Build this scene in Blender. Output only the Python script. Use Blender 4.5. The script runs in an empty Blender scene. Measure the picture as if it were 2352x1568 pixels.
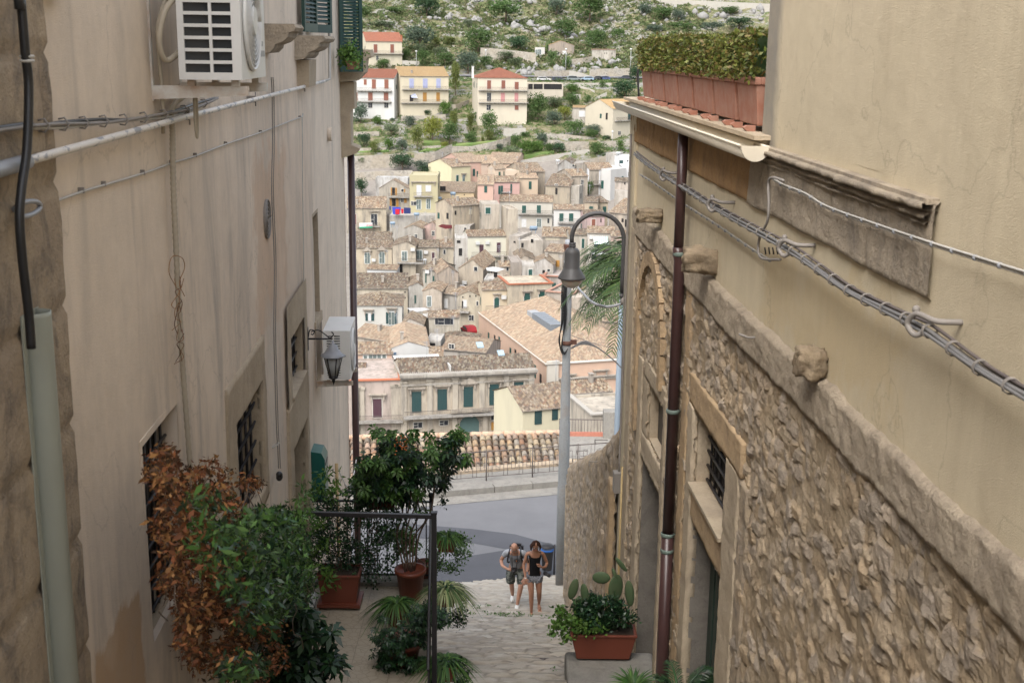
import bpy, bmesh, math, random
import numpy as np
from mathutils import Vector, Matrix, Euler
R = math.radians
rnd = random.Random(7)
scene = bpy.context.scene
COL = scene.collection

# ------------------------------------------------------------------ camera
K = 4096/2352.0
F_PX, CX, CY = 2850.0, 1176.0, 784.0          # measured on a 2352 px wide view of the photo
PITCH, ROLL = R(13.3), R(0.7)
CAM_ROT = (Matrix.Rotation(R(90)-PITCH, 4, 'X') @ Matrix.Rotation(ROLL, 4, 'Z'))
CR3 = CAM_ROT.to_3x3()
cam_data = bpy.data.cameras.new('camera')
cam = bpy.data.objects.new('camera', cam_data); COL.objects.link(cam)
cam.matrix_world = CAM_ROT
cam_data.sensor_width = 22.3
cam_data.lens = 22.3*F_PX/2352
cam_data.clip_start = 0.1; cam_data.clip_end = 3000
cam_data.dof.use_dof = True; cam_data.dof.focus_distance = 17.0; cam_data.dof.aperture_fstop = 4.0
scene.camera = cam

def ray(x, y):
    """direction of a measured photo point (2352 px scale)"""
    return (CR3 @ Vector(((x-CX)/F_PX, -(y-CY)/F_PX, -1.0)))
def atD(x, y, D):
    d = ray(x, y); return d*(D/d.y)
def atZ(x, y, z):
    d = ray(x, y); return d*(z/d.z)
def srcD(x, y, D): return atD(x/K, y/K, D)

# ------------------------------------------------------------------ alley frames: s = metres down the street, z = height, o = metres out of the wall
WL = -0.0464
class Frame:
    def __init__(s, x0, k, side):
        s.x0, s.k, s.side = x0, k, side
        n = math.hypot(1, k); s.n = (side/n, -side*k/n)
    def __call__(s, t, z, o=0.0):
        return (s.x0+s.k*t+s.n[0]*o, t+s.n[1]*o, z)
    def hit(s, x, y, o=0.0):
        d = ray(x, y)
        # (p - a).n = 0
        ax, ay = s.x0+s.n[0]*o, s.n[1]*o
        den = d.x*s.n[0]+d.y*s.n[1]
        t = (ax*s.n[0]+ay*s.n[1])/den
        p = d*t
        return (p.y-ay, p.z)
LWF = Frame(-1.68, WL, 1)
RWF = Frame(2.08, WL, -1)
GWF = Frame(1.37+0.0133*15, -0.0133, -1)

# ------------------------------------------------------------------ object helpers
def tag(o, label=None, cat=None, group=None, kind=None):
    if label: o['label'] = label
    if cat: o['category'] = cat
    if group: o['group'] = group
    if kind: o['kind'] = kind
    return o
def empty(name, loc, label, cat, group=None, rz=0):
    o = bpy.data.objects.new(name, None); COL.objects.link(o)
    o.location = loc; o.rotation_euler = (0, 0, rz); o.empty_display_size = .2
    return tag(o, label, cat, group)
def link(name, me, mat=None, parent=None, color=None):
    o = bpy.data.objects.new(name, me); COL.objects.link(o)
    if mat is not None and len(me.materials) == 0: me.materials.append(mat)
    if parent is not None:
        o.parent = parent
        if parent.get('_world'):                    # geometry written in world coordinates
            o.matrix_parent_inverse = WINV[parent.name]
    if color is not None: o.color = (*color, 1)
    return o
WINV = {}
def wempty(name, loc, label, cat, group=None, rz=0):
    """an Empty whose parts are written in world coordinates"""
    o = empty(name, loc, label, cat, group, rz); o['_world'] = 1
    WINV[o.name] = (Matrix.Translation(Vector(loc)) @ Matrix.Rotation(rz, 4, 'Z')).inverted()
    return o
def np_mesh(name, V, Fq, smooth=False, uv=None, col=None):
    V = np.asarray(V, dtype=np.float32).reshape(-1, 3); Fq = np.asarray(Fq, dtype=np.int32)
    k = Fq.shape[1]
    me = bpy.data.meshes.new(name)
    me.vertices.add(len(V)); me.vertices.foreach_set('co', V.ravel())
    me.loops.add(Fq.size); me.loops.foreach_set('vertex_index', Fq.ravel())
    me.polygons.add(len(Fq)); me.polygons.foreach_set('loop_start', np.arange(0, Fq.size, k, dtype=np.int32))
    me.update(calc_edges=True)
    if smooth and smooth != 'flat': me.polygons.foreach_set('use_smooth', np.ones(len(Fq), dtype=bool))
    if uv is not None:
        l = me.uv_layers.new(name='UVMap'); l.data.foreach_set('uv', np.asarray(uv, dtype=np.float32)[Fq.ravel()].ravel())
    if col is not None:
        a = me.color_attributes.new('Col', 'FLOAT_COLOR', 'POINT')
        c = np.ones((len(V), 4), dtype=np.float32); c[:, :3] = col; a.data.foreach_set('color', c.ravel())
    me.validate()
    return me

class MB:
    """collects boxes, tubes, lathes and faces, builds ONE mesh object"""
    def __init__(s): s.v, s.f, s.sm = [], [], []
    def add(s, vs, fs, smooth=False):
        n = len(s.v); s.v += [tuple(v) for v in vs]; s.f += [tuple(i+n for i in f) for f in fs]; s.sm += [smooth]*len(fs)
        return s
    def box8(s, p):
        return s.add(p, [(0, 3, 2, 1), (4, 5, 6, 7), (0, 1, 5, 4), (1, 2, 6, 5), (2, 3, 7, 6), (3, 0, 4, 7)])
    def box(s, x0, y0, z0, x1, y1, z1, M=None):
        p = [Vector(q) for q in ((x0, y0, z0), (x1, y0, z0), (x1, y1, z0), (x0, y1, z0), (x0, y0, z1), (x1, y0, z1), (x1, y1, z1), (x0, y1, z1))]
        if M is not None: p = [M @ q for q in p]
        return s.box8(p)
    def bev(s, x0, y0, z0, x1, y1, z1, b=.01, M=None):
        """box with chamfered edges"""
        bm = bmesh.new()
        bmesh.ops.create_cube(bm, size=1)
        for v in bm.verts:
            v.co = Vector((x0 if v.co.x < 0 else x1, y0 if v.co.y < 0 else y1, z0 if v.co.z < 0 else z1))
        bmesh.ops.bevel(bm, geom=bm.edges[:], offset=b, segments=2, affect='EDGES')
        vs = [(M @ v.co if M is not None else v.co.copy()) for v in bm.verts]
        bm.verts.index_update(); fs = [tuple(v.index for v in f.verts) for f in bm.faces]
        bm.free(); return s.add(vs, fs)
    def fbox(s, F, s0, s1, z0, z1, o0, o1):
        p = [F(s0, z0, o0), F(s1, z0, o0), F(s1, z0, o1), F(s0, z0, o1), F(s0, z1, o0), F(s1, z1, o0), F(s1, z1, o1), F(s0, z1, o1)]
        return s.box8(p)
    def tube(s, pts, r, n=8, cap=True, rs=None):
        pts = [Vector(p) for p in pts]; base = len(s.v); m = len(pts)
        up = Vector((0.13, 0.21, 0.97)).normalized(); prev = None
        vs = []
        for i, p in enumerate(pts):
            t = (pts[min(i+1, m-1)]-pts[max(i-1, 0)])
            if t.length < 1e-9: t = Vector((0, 0, 1))
            t.normalize()
            if prev is None:
                a = t.cross(up); a = a if a.length > .05 else t.cross(Vector((1, 0, 0)))
            else: a = prev - t*prev.dot(t)
            a.normalize(); prev = a; b = t.cross(a)
            rr = rs[i] if rs else r
            for k in range(n):
                q = 2*math.pi*k/n; vs.append(p+a*(rr*math.cos(q))+b*(rr*math.sin(q)))
        fs = [(i*n+k, i*n+(k+1) % n, (i+1)*n+(k+1) % n, (i+1)*n+k) for i in range(m-1) for k in range(n)]
        if cap: fs += [tuple(range(n-1, -1, -1)), tuple((m-1)*n+k for k in range(n))]
        return s.add(vs, fs, True)
    def lathe(s, prof, c=(0, 0, 0), n=20, M=None, sx=1, sy=1):
        vs = []
        for r, z in prof:
            for k in range(n):
                q = 2*math.pi*k/n; v = Vector((c[0]+r*math.cos(q)*sx, c[1]+r*math.sin(q)*sy, c[2]+z))
                vs.append(M @ v if M is not None else v)
        m = len(prof)
        fs = [(i*n+k, i*n+(k+1) % n, (i+1)*n+(k+1) % n, (i+1)*n+k) for i in range(m-1) for k in range(n)]
        if prof[0][0] > 1e-4: fs.append(tuple(range(n-1, -1, -1)))
        if prof[-1][0] > 1e-4: fs.append(tuple((m-1)*n+k for k in range(n)))
        return s.add(vs, fs, True)
    def sphere(s, c, r, n=10, m=6, sc=(1, 1, 1)):
        return s.lathe([(max(r*math.sin(math.pi*i/m), 1e-5)*1, -r*math.cos(math.pi*i/m)*sc[2]) for i in range(m+1)], c, n, sx=sc[0], sy=sc[1])
    def prism(s, poly, h0, h1, fn):
        """poly: 2-D outline, fn(u,v,h)->point"""
        n = len(poly); vs = [fn(u, v, h0) for u, v in poly]+[fn(u, v, h1) for u, v in poly]
        fs = [tuple(range(n-1, -1, -1)), tuple(range(n, 2*n))]+[(i, (i+1) % n, n+(i+1) % n, n+i) for i in range(n)]
        return s.add(vs, fs)
    def mesh(s, name):
        me = bpy.data.meshes.new(name); me.from_pydata([tuple(v) for v in s.v], [], s.f); me.update()
        me.polygons.foreach_set('use_smooth', s.sm)
        bm = bmesh.new(); bm.from_mesh(me); bmesh.ops.recalc_face_normals(bm, faces=bm.faces[:]); bm.to_mesh(me); bm.free()
        return me
    def build(s, name, mat, parent=None, color=None):
        return link(name, s.mesh(name), mat, parent, color)

# ------------------------------------------------------------------ numpy noise
def _h(ix, iy, seed):
    n = (ix.astype(np.int64)*374761393 + iy.astype(np.int64)*668265263 + seed*974634777) & 0xffffffff
    n = ((n ^ (n >> 13))*1274126177) & 0xffffffff
    n = n ^ (n >> 16)
    return (n & 0xffffff)/float(0xffffff)
def vnoise(x, y, seed=0):
    x = np.asarray(x, float); y = np.asarray(y, float)
    ix, iy = np.floor(x), np.floor(y); fx, fy = x-ix, y-iy
    fx = fx*fx*(3-2*fx); fy = fy*fy*(3-2*fy)
    a, b, c, d = _h(ix, iy, seed), _h(ix+1, iy, seed), _h(ix, iy+1, seed), _h(ix+1, iy+1, seed)
    return (a*(1-fx)+b*fx)*(1-fy)+(c*(1-fx)+d*fx)*fy
def fbm(x, y, seed=0, oct=4, gain=.5):
    r = 0; a = 1; t = 0
    for i in range(oct):
        r = r+a*(vnoise(x*2**i, y*2**i, seed+i*17)-.5); t += a; a *= gain
    return r/t*2
def voro(x, y, seed):
    ix, iy = np.floor(x), np.floor(y)
    f1 = np.full(x.shape, 9.); f2 = np.full(x.shape, 9.); cid = np.zeros(x.shape); ox = np.zeros(x.shape); oy = np.zeros(x.shape)
    for dx in (-1, 0, 1):
        for dy in (-1, 0, 1):
            cx, cy = ix+dx, iy+dy
            px, py = cx+.1+.8*_h(cx, cy, seed), cy+.1+.8*_h(cx, cy, seed+5)
            sz = .75+.5*_h(cx, cy, seed+9)
            d = np.hypot(x-px, y-py)*sz
            m = d < f1
            f2 = np.where(m, f1, np.minimum(f2, d)); cid = np.where(m, _h(cx, cy, seed+3), cid)
            ox = np.where(m, x-px, ox); oy = np.where(m, y-py, oy); f1 = np.where(m, d, f1)
    return f1, f2, cid, ox, oy

# ------------------------------------------------------------------ material helpers
class NT:
    def __init__(s, name, rough=.8, spec=.3):
        s.m = bpy.data.materials.new(name); s.m.use_nodes = True; s.t = s.m.node_tree
        s.b = s.t.nodes['Principled BSDF']; s.b.inputs['Roughness'].default_value = rough
        s.b.inputs['Specular IOR Level'].default_value = spec
    def n(s, typ, **kw):
        n = s.t.nodes.new('ShaderNode'+typ)
        for k, v in kw.items():
            if k[0] == '_':
                i = n.inputs[int(k[1:])] if k[1:].isdigit() else n.inputs[k[1:].replace('_', ' ')]
                if hasattr(v, 'is_output') or isinstance(v, bpy.types.NodeSocket): s.t.links.new(v, i)
                else: i.default_value = v
            else: setattr(n, k, v)
        return n
    def lk(s, a, b): s.t.links.new(a, b)
    def pos(s, scale=(1, 1, 1), src='Position'):
        g = s.n('NewGeometry').outputs['Position'] if src == 'Position' else s.n('TexCoord').outputs[src]
        return s.n('Mapping', _0=g, _Scale=scale).outputs[0]
    def noise(s, vec, scale, detail=4, rough=.6, dist=0):
        return s.n('TexNoise', _Vector=vec, _Scale=scale, _Detail=detail, _Roughness=rough, _Distortion=dist).outputs['Fac']
    def ramp(s, fac, stops, interp='LINEAR'):
        r = s.n('ValToRGB', _0=fac); e = r.color_ramp; e.interpolation = interp
        while len(e.elements) < len(stops): e.elements.new(.5)
        for el, (p, c) in zip(e.elements, stops):
            el.position = p; el.color = (*c, 1) if hasattr(c, '__len__') else (c, c, c, 1)
        return r.outputs[0]
    def mix(s, fac, a, b, mode='MIX'):
        n = s.n('Mix', data_type='RGBA', blend_type=mode)
        for i, v in ((0, fac), (6, a), (7, b)):
            if isinstance(v, bpy.types.NodeSocket): s.lk(v, n.inputs[i])
            else: n.inputs[i].default_value = v if i == 0 else (*v, 1)
        return n.outputs[2]
    def math(s, op, a, b=0, c=0):
        n = s.n('Math', operation=op)
        for i, v in enumerate((a, b, c)):
            if isinstance(v, bpy.types.NodeSocket): s.lk(v, n.inputs[i])
            else: n.inputs[i].default_value = v
        return n.outputs[0]
    def color(s, c): s.lk(c, s.b.inputs['Base Color']); return s
    def bump(s, h, strength=.5, dist=.01, prev=None):
        b = s.n('Bump', _Strength=strength, _Distance=dist, _Height=h)
        if prev is not None: s.lk(prev, b.inputs['Normal'])
        s.lk(b.outputs[0], s.b.inputs['Normal']); return b.outputs[0]

def mat_paint(name, col, rough=.6, dirt=.15, metal=0, spec=.4, dirtcol=None, scale=6):
    t = NT(name, rough, spec); v = t.pos((1, 1, 1))
    f = t.ramp(t.noise(v, scale, 5, .65), [(.35, 0), (.75, 1)])
    dc = dirtcol or tuple(c*.45 for c in col)
    t.color(t.mix(t.math('MULTIPLY', f, dirt), col, dc))
    t.b.inputs['Metallic'].default_value = metal
    return t.m
def mat_objcol(name, rough=.7, dirt=.3, dirtcol=(.12, .11, .1), scale=2.0, stretch=(1, 1, .35), k=.72):
    """base colour from the object's own colour"""
    t = NT(name, rough, .25); oc = t.n('ObjectInfo').outputs['Color']
    v = t.pos(stretch); f = t.ramp(t.noise(v, scale, 6, .65), [(.42, 0), (.72, 1)])
    t.color(t.mix(1, t.mix(t.math('MULTIPLY', f, dirt), oc, dirtcol), (k, k, k), 'MULTIPLY')); return t.m
M = {}
def mk_plaster(name, base, tint, streak, peach=None, sk=1.0):
    t = NT(name, .92, .15); v = t.pos((1, 1, 1))
    big = t.noise(t.pos((.7, .7, .45)), 1.3, 5, .55)
    c = t.mix(t.ramp(big, [(.3, 0), (.7, 1)]), base, tint)
    st = t.noise(t.pos((1.7, 1.7, .28)), 1.6, 6, .68, .7)
    st2 = t.noise(t.pos((.8, .8, .3)), 1.1, 3, .5)
    f = t.math('MULTIPLY', t.ramp(st, [(.46, 0), (.66, 1)]), t.ramp(st2, [(.34, 0), (.58, sk)]))
    c = t.mix(f, c, streak)
    st3 = t.noise(t.pos((5, 5, .3)), 1.5, 4, .6, .3)
    c = t.mix(t.math('MULTIPLY', t.ramp(st3, [(.5, 0), (.8, 1)]), .35), c, tuple(min(1, k*1.18) for k in base))
    if peach:
        g = t.n('NewGeometry').outputs['Position']; s = t.n('SeparateXYZ', _0=g)
        nz = t.noise(v, 3.2, 4, .6)
        def box(y0, y1, z0, z1, e, w):
            wy = t.math('ADD', s.outputs[1], t.math('MULTIPLY', t.math('SUBTRACT', nz, .5), w))
            wz = t.math('ADD', s.outputs[2], t.math('MULTIPLY', t.math('SUBTRACT', nz, .5), w*1.4))
            dy = t.math('SUBTRACT', t.math('ABSOLUTE', t.math('SUBTRACT', wy, (y0+y1)/2)), (y1-y0)/2)
            dz = t.math('SUBTRACT', t.math('ABSOLUTE', t.math('SUBTRACT', wz, (z0+z1)/2)), (z1-z0)/2)
            return t.ramp(t.math('MULTIPLY_ADD', t.math('MAXIMUM', dy, dz), -1/e, .5), [(0, 0), (1, 1)])
        for (y0, y1, z0, z1, e, w, k, col) in peach:
            c = t.mix(t.math('MULTIPLY', box(y0, y1, z0, z1, e, w), k), c, col)
    mo = t.noise(v, 4.5, 7, .72); c = t.mix(t.math('MULTIPLY', t.ramp(mo, [(.42, 0), (.62, 1)]), .22), c, streak); c = t.mix(t.math('MULTIPLY', t.ramp(t.noise(v, .9, 4, .6), [(.55, 0), (.66, 1)]), .30), c, tuple(min(1, k*1.15) for k in base))
    vo = t.n('TexVoronoi', _Vector=t.n('VectorMath', operation='ADD', _0=v, _1=t.n('VectorMath', operation='SCALE', _0=t.n('TexNoise', _Vector=v, _Scale=2.5, _Detail=5.0).outputs['Color'], _Scale=.9).outputs[0]).outputs[0], _Scale=.55, feature='DISTANCE_TO_EDGE').outputs[0]; c = t.mix(t.ramp(vo, [(0, .35), (.006, 0)]), c, tuple(k*.45 for k in base))
    fine = t.noise(v, 150, 3, .7)
    c = t.mix(t.math('MULTIPLY', t.ramp(fine, [(.3, 0), (.7, 1)]), .12), c, tuple(k*.6 for k in base))
    t.color(c)
    h = t.math('ADD', t.math('MULTIPLY', fine, .6), t.math('MULTIPLY', t.noise(v, 9, 4, .5), .8))
    t.bump(h, .9, .009)
    return t.m
M['plaster_l'] = mk_plaster('beige_plaster', (.74, .63, .505), (.68, .57, .455), (.46, .40, .335), peach=[
    (10.3, 12.2, -2.5, -.95, .15, 1.0, .6, (.60, .41, .27)), (5.25, 6.12, -4.6, -2.80, .04, .25, .9, (.52, .35, .21)),
    (10.7, 11.6, -4.2, -2.3, .3, 1.1, .45, (.62, .58, .52)), (11.2, 14.6, -4.2, -.8, .6, .9, .25, (.56, .42, .31))])
M['plaster_r'] = mk_plaster('yellow_plaster', (.61, .525, .375), (.565, .485, .34), (.46, .385, .27), peach=[
    (5.6, 8.3, -1.75, -1.2, .2, .8, .35, (.54, .40, .20)), (8.2, 8.8, -.75, 4, .18, .25, .85, (.20, .19, .175))], sk=.5)
def mk_stone(name, a, b, dark, darkamt=.5, bump=.5, scale=1.0, streaks=False):
    t = NT(name, .95, .12); v = t.pos((1, 1, 1))
    c = t.mix(t.ramp(t.noise(v, 2.2*scale, 6, .65), [(.3, 0), (.7, 1)]), a, b)
    d = t.noise(t.pos((1.6, 1.6, .5 if streaks else 1.2)), 2.4*scale, 7, .7, .5)
    c = t.mix(t.math('MULTIPLY', t.ramp(d, [(.47, 0), (.66, 1)]), darkamt), c, dark)
    pit = t.noise(v, 46*scale, 4, .7)
    c = t.mix(t.math('MULTIPLY', t.ramp(pit, [(.5, 0), (.75, 1)]), .45), c, tuple(k*.5 for k in a))
    t.color(c)
    h = t.math('ADD', t.math('MULTIPLY', t.noise(v, 14*scale, 6, .7), 1.2), t.math('MULTIPLY', pit, -.5))
    t.bump(h, bump, .02); return t.m
M['ashlar'] = mk_stone('weathered_ashlar', (.42, .34, .24), (.34, .27, .20), (.13, .115, .10), .75, .8, 1.4, False)
M['lime'] = mk_stone('pale_limestone', (.46, .38, .28), (.38, .31, .22), (.23, .19, .15), .45, .45)
M['limey'] = mk_stone('honey_limestone', (.45, .325, .195), (.38, .28, .175), (.22, .165, .115), .6, .7)
M['ledge'] = mk_stone('lichen_ledge', (.43, .36, .27), (.32, .27, .21), (.13, .115, .10), .6, 1, 1.3)
M['cable2'] = mat_paint('light_grey_cable', (.155, .15, .145), .55, .3)
M['honeyf'] = mk_stone('honey_frieze', (.38, .235, .11), (.31, .195, .10), (.20, .13, .075), .65, .6)
M['course'] = mk_stone('string_course_stone', (.40, .335, .25), (.35, .29, .22), (.22, .18, .14), .55, .9, 1.6)
M['jambgrey'] = mk_stone('grey_jamb_stone', (.21, .19, .165), (.17, .155, .135), (.10, .09, .08), .5, .5)
M['rock'] = mk_stone('rough_rock', (.34, .27, .18), (.26, .2, .14), (.10, .085, .065), .6, 1, 1.5)
# rubble: stones carry their own colour in the mesh
t = NT('rubble', .97, .1); v = t.pos()
vc = t.n('VertexColor', layer_name='Col').outputs[0]
c = t.mix(t.math('MULTIPLY', t.ramp(t.noise(v, 11, 6, .7), [(.45, 0), (.75, 1)]), .5), vc, (.20, .165, .125))
c = t.mix(t.math('MULTIPLY', t.ramp(t.noise(v, 60, 4, .7), [(.55, 0), (.8, 1)]), .5), c, (.15, .12, .09))
c = t.mix(t.math('MULTIPLY', t.ramp(t.noise(v, 1.1, 4, .6), [(.5, 0), (.75, 1)]), .35), c, (.42, .30, .18))
t.color(c); t.bump(t.math('ADD', t.noise(v, 26, 7, .75), t.math('MULTIPLY', t.noise(v, 90, 3, .7), .4)), .9, .02); M['rubble'] = t.m
# paving
t = NT('worn_paving', .75, .35); v = t.pos()
vc = t.n('VertexColor', layer_name='Col').outputs[0]
c = t.mix(t.math('MULTIPLY', t.ramp(t.noise(v, 3, 6, .7), [(.45, 0), (.7, 1)]), .45), vc, (.30, .25, .19))
c = t.mix(t.math('MULTIPLY', t.ramp(t.noise(v, 40, 4, .7), [(.5, 0), (.8, 1)]), .4), c, (.22, .19, .15))
t.color(c); t.bump(t.noise(v, 22, 6, .7), .6, .015); M['paving'] = t.m
# asphalt
def asphalt(name, a, b):
    t = NT(name, .85, .3); v = t.pos()
    c = t.mix(t.ramp(t.noise(v, 1.1, 5, .6), [(.35, 0), (.7, 1)]), a, b)
    c = t.mix(t.math('MULTIPLY', t.noise(v, 120, 2, .6), .3), c, tuple(k*1.6 for k in b))
    t.color(c); t.bump(t.noise(v, 150, 2, .6), .3, .005); return t.m
M['asphalt'] = asphalt('asphalt', (.118, .118, .122), (.142, .142, .147))
M['asphalt_new'] = asphalt('patched_asphalt', (.06, .061, .067), (.074, .076, .084))
M['concrete'] = mk_stone('concrete', (.22, .21, .19), (.265, .25, .22), (.14, .13, .115), .5, .5, 1.2)
# terrace tiles with a crazed pattern
t = NT('terrace_tiles', .6, .4); v = t.pos()
br = t.n('TexBrick', _Vector=v, _Scale=2.0, _Color1=(.37, .32, .245, 1), _Color2=(.35, .305, .235, 1), _Mortar=(.23, .20, .16, 1), offset=0, squash=1)
br.inputs['Mortar Size'].default_value = .008; br.inputs['Brick Width'].default_value = .8; br.inputs['Row Height'].default_value = .8
vo = t.n('TexVoronoi', _Vector=v, _Scale=13, feature='DISTANCE_TO_EDGE').outputs[0]
c = t.mix(t.ramp(vo, [(.0, .55), (.07, 0)]), br.outputs[0], (.17, .145, .11))
c = t.mix(t.math('MULTIPLY', t.ramp(t.noise(v, 2, 5, .6), [(.4, 0), (.7, 1)]), .3), c, (.28, .22, .15))
t.color(c); t.bump(vo, .2, .004); M['tiles'] = t.m

M['terracotta'] = mat_paint('old_terracotta', (.30, .125, .08), .85, .6, dirtcol=(.38, .25, .19), scale=9)
M['plastic_pot'] = mat_paint('brown_red_plastic', (.15, .040, .022), .45, .35, dirtcol=(.18, .05, .03))
M['soil'] = mat_paint('potting_soil', (.05, .035, .025), 1, .5)
M['white'] = mat_paint('white_enamel', (.66, .66, .64), .4, .25, dirtcol=(.42, .40, .36), scale=5)
M['acgrey'] = mat_paint('grille_grey', (.40, .41, .41), .5, .2)
M['black'] = mat_paint('black_iron', (.018, .018, .02), .5, .3, dirtcol=(.05, .035, .03))
M['blackrub'] = mat_paint('black_rubber', (.012, .012, .013), .4, .2, dirtcol=(.05, .05, .05))
M['void'] = mat_paint('dark_interior', (.012, .012, .013), .9, 0)
M['pane'] = mat_paint('dark_glass', (.03, .035, .04), .12, 0, spec=.6)
M['rust'] = mat_paint('rusty_white_steel', (.55, .54, .50), .5, .85, dirtcol=(.33, .17, .07), scale=7)
t = NT('chipped_pipe_paint', .5, .35); v = t.pos((3, 1.2, 3))
t.color(t.mix(t.ramp(t.noise(v, 5, 5, .7, .4), [(.54, 0), (.57, 1)]), (.60, .56, .50), (.27, .27, .28))); M['pipepaint'] = t.m
M['greypipe'] = mat_paint('grey_pvc', (.27, .28, .30), .4, .2)
M['cable'] = mat_paint('grey_cable', (.22, .20, .18), .6, .3)
M['cablew'] = mat_paint('pale_cable', (.45, .43, .39), .6, .35)
M['conduit'] = mat_paint('corrugated_conduit', (.40, .35, .27), .6, .35)
M['trough'] = mat_paint('grey_green_channel', (.30, .315, .265), .55, .3, dirtcol=(.24, .24, .20), scale=4)
M['brownpipe'] = mat_paint('brown_downpipe', (.062, .030, .028), .35, .5, dirtcol=(.03, .018, .018), spec=.5)
M['gutter'] = mat_paint('cream_gutter', (.62, .56, .45), .5, .3, dirtcol=(.42, .37, .29))
M['greenshutter'] = mat_paint('green_shutter', (.016, .05, .042), .45, .3)
M['mailgreen'] = mat_paint('green_mailbox', (.015, .10, .085), .35, .2)
M['lampgrey'] = mat_paint('dark_grey_lamp', (.062, .062, .064), .5, .3, dirtcol=(.09, .085, .08))
t = NT('milky_glass', .25, .5); t.b.inputs['Base Color'].default_value = (.55, .48, .40, 1); t.b.inputs['Subsurface Weight'].default_value = .3; M['milk'] = t.m
M['galv'] = mk_stone('galvanised_pole', (.27, .28, .28), (.22, .23, .23), (.25, .17, .11), .35, .05, .6)
M['bluepole'] = mat_paint('pale_blue_pole', (.24, .29, .34), .5, .2)
M['ironfence'] = mat_paint('brown_grey_iron', (.085, .07, .065), .6, .5, dirtcol=(.16, .13, .11))
M['wood'] = mat_paint('weathered_wood', (.10, .085, .07), .8, .6, scale=12)
M['doorgreen'] = mat_paint('dark_green_door', (.025, .045, .035), .5, .3)
M['cane'] = mat_paint('bamboo', (.45, .33, .17), .6, .3)
M['yelpipe'] = mat_paint('yellow_pipe', (.38, .28, .13), .5, .3)
M['trunk'] = mat_paint('bark', (.14, .10, .07), .95, .5)
def mk_leaf(name, cols, rough=.5, spec=.35, trans=.25, lo=.55, hi=1.35):
    t = NT(name, rough, spec)
    r = t.n('NewGeometry').outputs['Random Per Island']
    if cols == 'obj': base = t.n('ObjectInfo').outputs['Color']
    else:
        k = len(cols); base = t.ramp(r, [(i/k, c) for i, c in enumerate(cols)], 'CONSTANT')
    r2 = t.math('FRACT', t.math('MULTIPLY', r, 37.7))
    hs = t.n('HueSaturation', _Color=base, _Value=t.math('MULTIPLY_ADD', r2, hi-lo, lo), _Hue=t.math('MULTIPLY_ADD', r, .03, .485))
    t.color(hs.outputs[0]); t.b.inputs['Roughness'].default_value = rough
    if trans:
        tr = t.n('BsdfTranslucent', _Color=hs.outputs[0]); mx = t.n('MixShader', _0=trans)
        t.lk(t.b.outputs[0], mx.inputs[1]); t.lk(tr.outputs[0], mx.inputs[2]); t.lk(mx.outputs[0], t.t.nodes['Material Output'].inputs[0])
    return t.m
M['leaf'] = mk_leaf('leaf', [(.07, .15, .035), (.05, .11, .025), (.10, .19, .045)])
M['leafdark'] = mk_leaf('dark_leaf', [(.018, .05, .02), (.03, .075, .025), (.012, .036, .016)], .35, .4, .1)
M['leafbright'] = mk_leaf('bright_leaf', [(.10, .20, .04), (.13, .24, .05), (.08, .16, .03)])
M['leafbrown'] = mk_leaf('withered_leaf', [(.20, .085, .03), (.11, .045, .02), (.27, .13, .05), (.06, .03, .016)], .7, .2, .12)
M['hedge'] = mk_leaf('hedge_leaf', [(.11, .13, .025), (.08, .11, .02), (.15, .16, .035), (.17, .12, .04)])
M['spider'] = mk_leaf('striped_leaf', [(.09, .16, .05), (.30, .34, .16), (.07, .13, .04), (.34, .36, .2)])
M['spiderg'] = mk_leaf('strap_leaf', [(.06, .13, .03), (.08, .16, .035), (.04, .10, .025)])
M['palm'] = mk_leaf('palm_leaf', [(.055, .10, .025), (.08, .13, .035), (.04, .08, .02)], .45, .4, .2)
M['cactus'] = mat_paint('prickly_pear_pad', (.06, .10, .045), .6, .4, dirtcol=(.12, .11, .06), scale=14)
M['far_leaf'] = mk_leaf('far_leaf', 'obj', .7, .2, .3, .6, 1.3)
# town
def mk_far_wall():
    t = NT('town_plaster', .95, .1); oc = t.n('ObjectInfo').outputs['Color']; rn = t.n('ObjectInfo').outputs['Random']
    v = t.pos((1, 1, 1)); sep = t.n('VectorMath', operation='ADD', _0=v, _1=t.n('CombineXYZ', _0=t.math('MULTIPLY', rn, 90)).outputs[0]).outputs[0]
    a = t.noise(t.n('Mapping', _0=sep, _Scale=(1, 1, .35)).outputs[0], .55, 7, .7, .3)
    c = t.mix(t.math('MULTIPLY', t.ramp(a, [(.42, 0), (.66, 1)]), .7), oc, (.27, .235, .19))
    b = t.noise(sep, 1.7, 6, .7); c = t.mix(t.math('MULTIPLY', t.ramp(b, [(.55, 0), (.7, 1)]), .35), c, (.52, .47, .39))
    s = t.noise(t.n('Mapping', _0=sep, _Scale=(1, 1, .12)).outputs[0], 1.6, 4, .6)
    c = t.mix(t.math('MULTIPLY', t.ramp(s, [(.52, 0), (.66, 1)]), .55), c, (.20, .185, .165))
    t.color(t.n('HueSaturation', _Color=t.mix(1, c, (.68, .68, .68), 'MULTIPLY'), _Saturation=.82).outputs[0]); return t.m
M['town'] = mk_far_wall()
M['townclean'] = mat_objcol('town_render', .9, .18, (.3, .28, .25), .6)
M['townpaint'] = mat_objcol('town_paint', .5, .25, (.1, .1, .1), 3)
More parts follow.
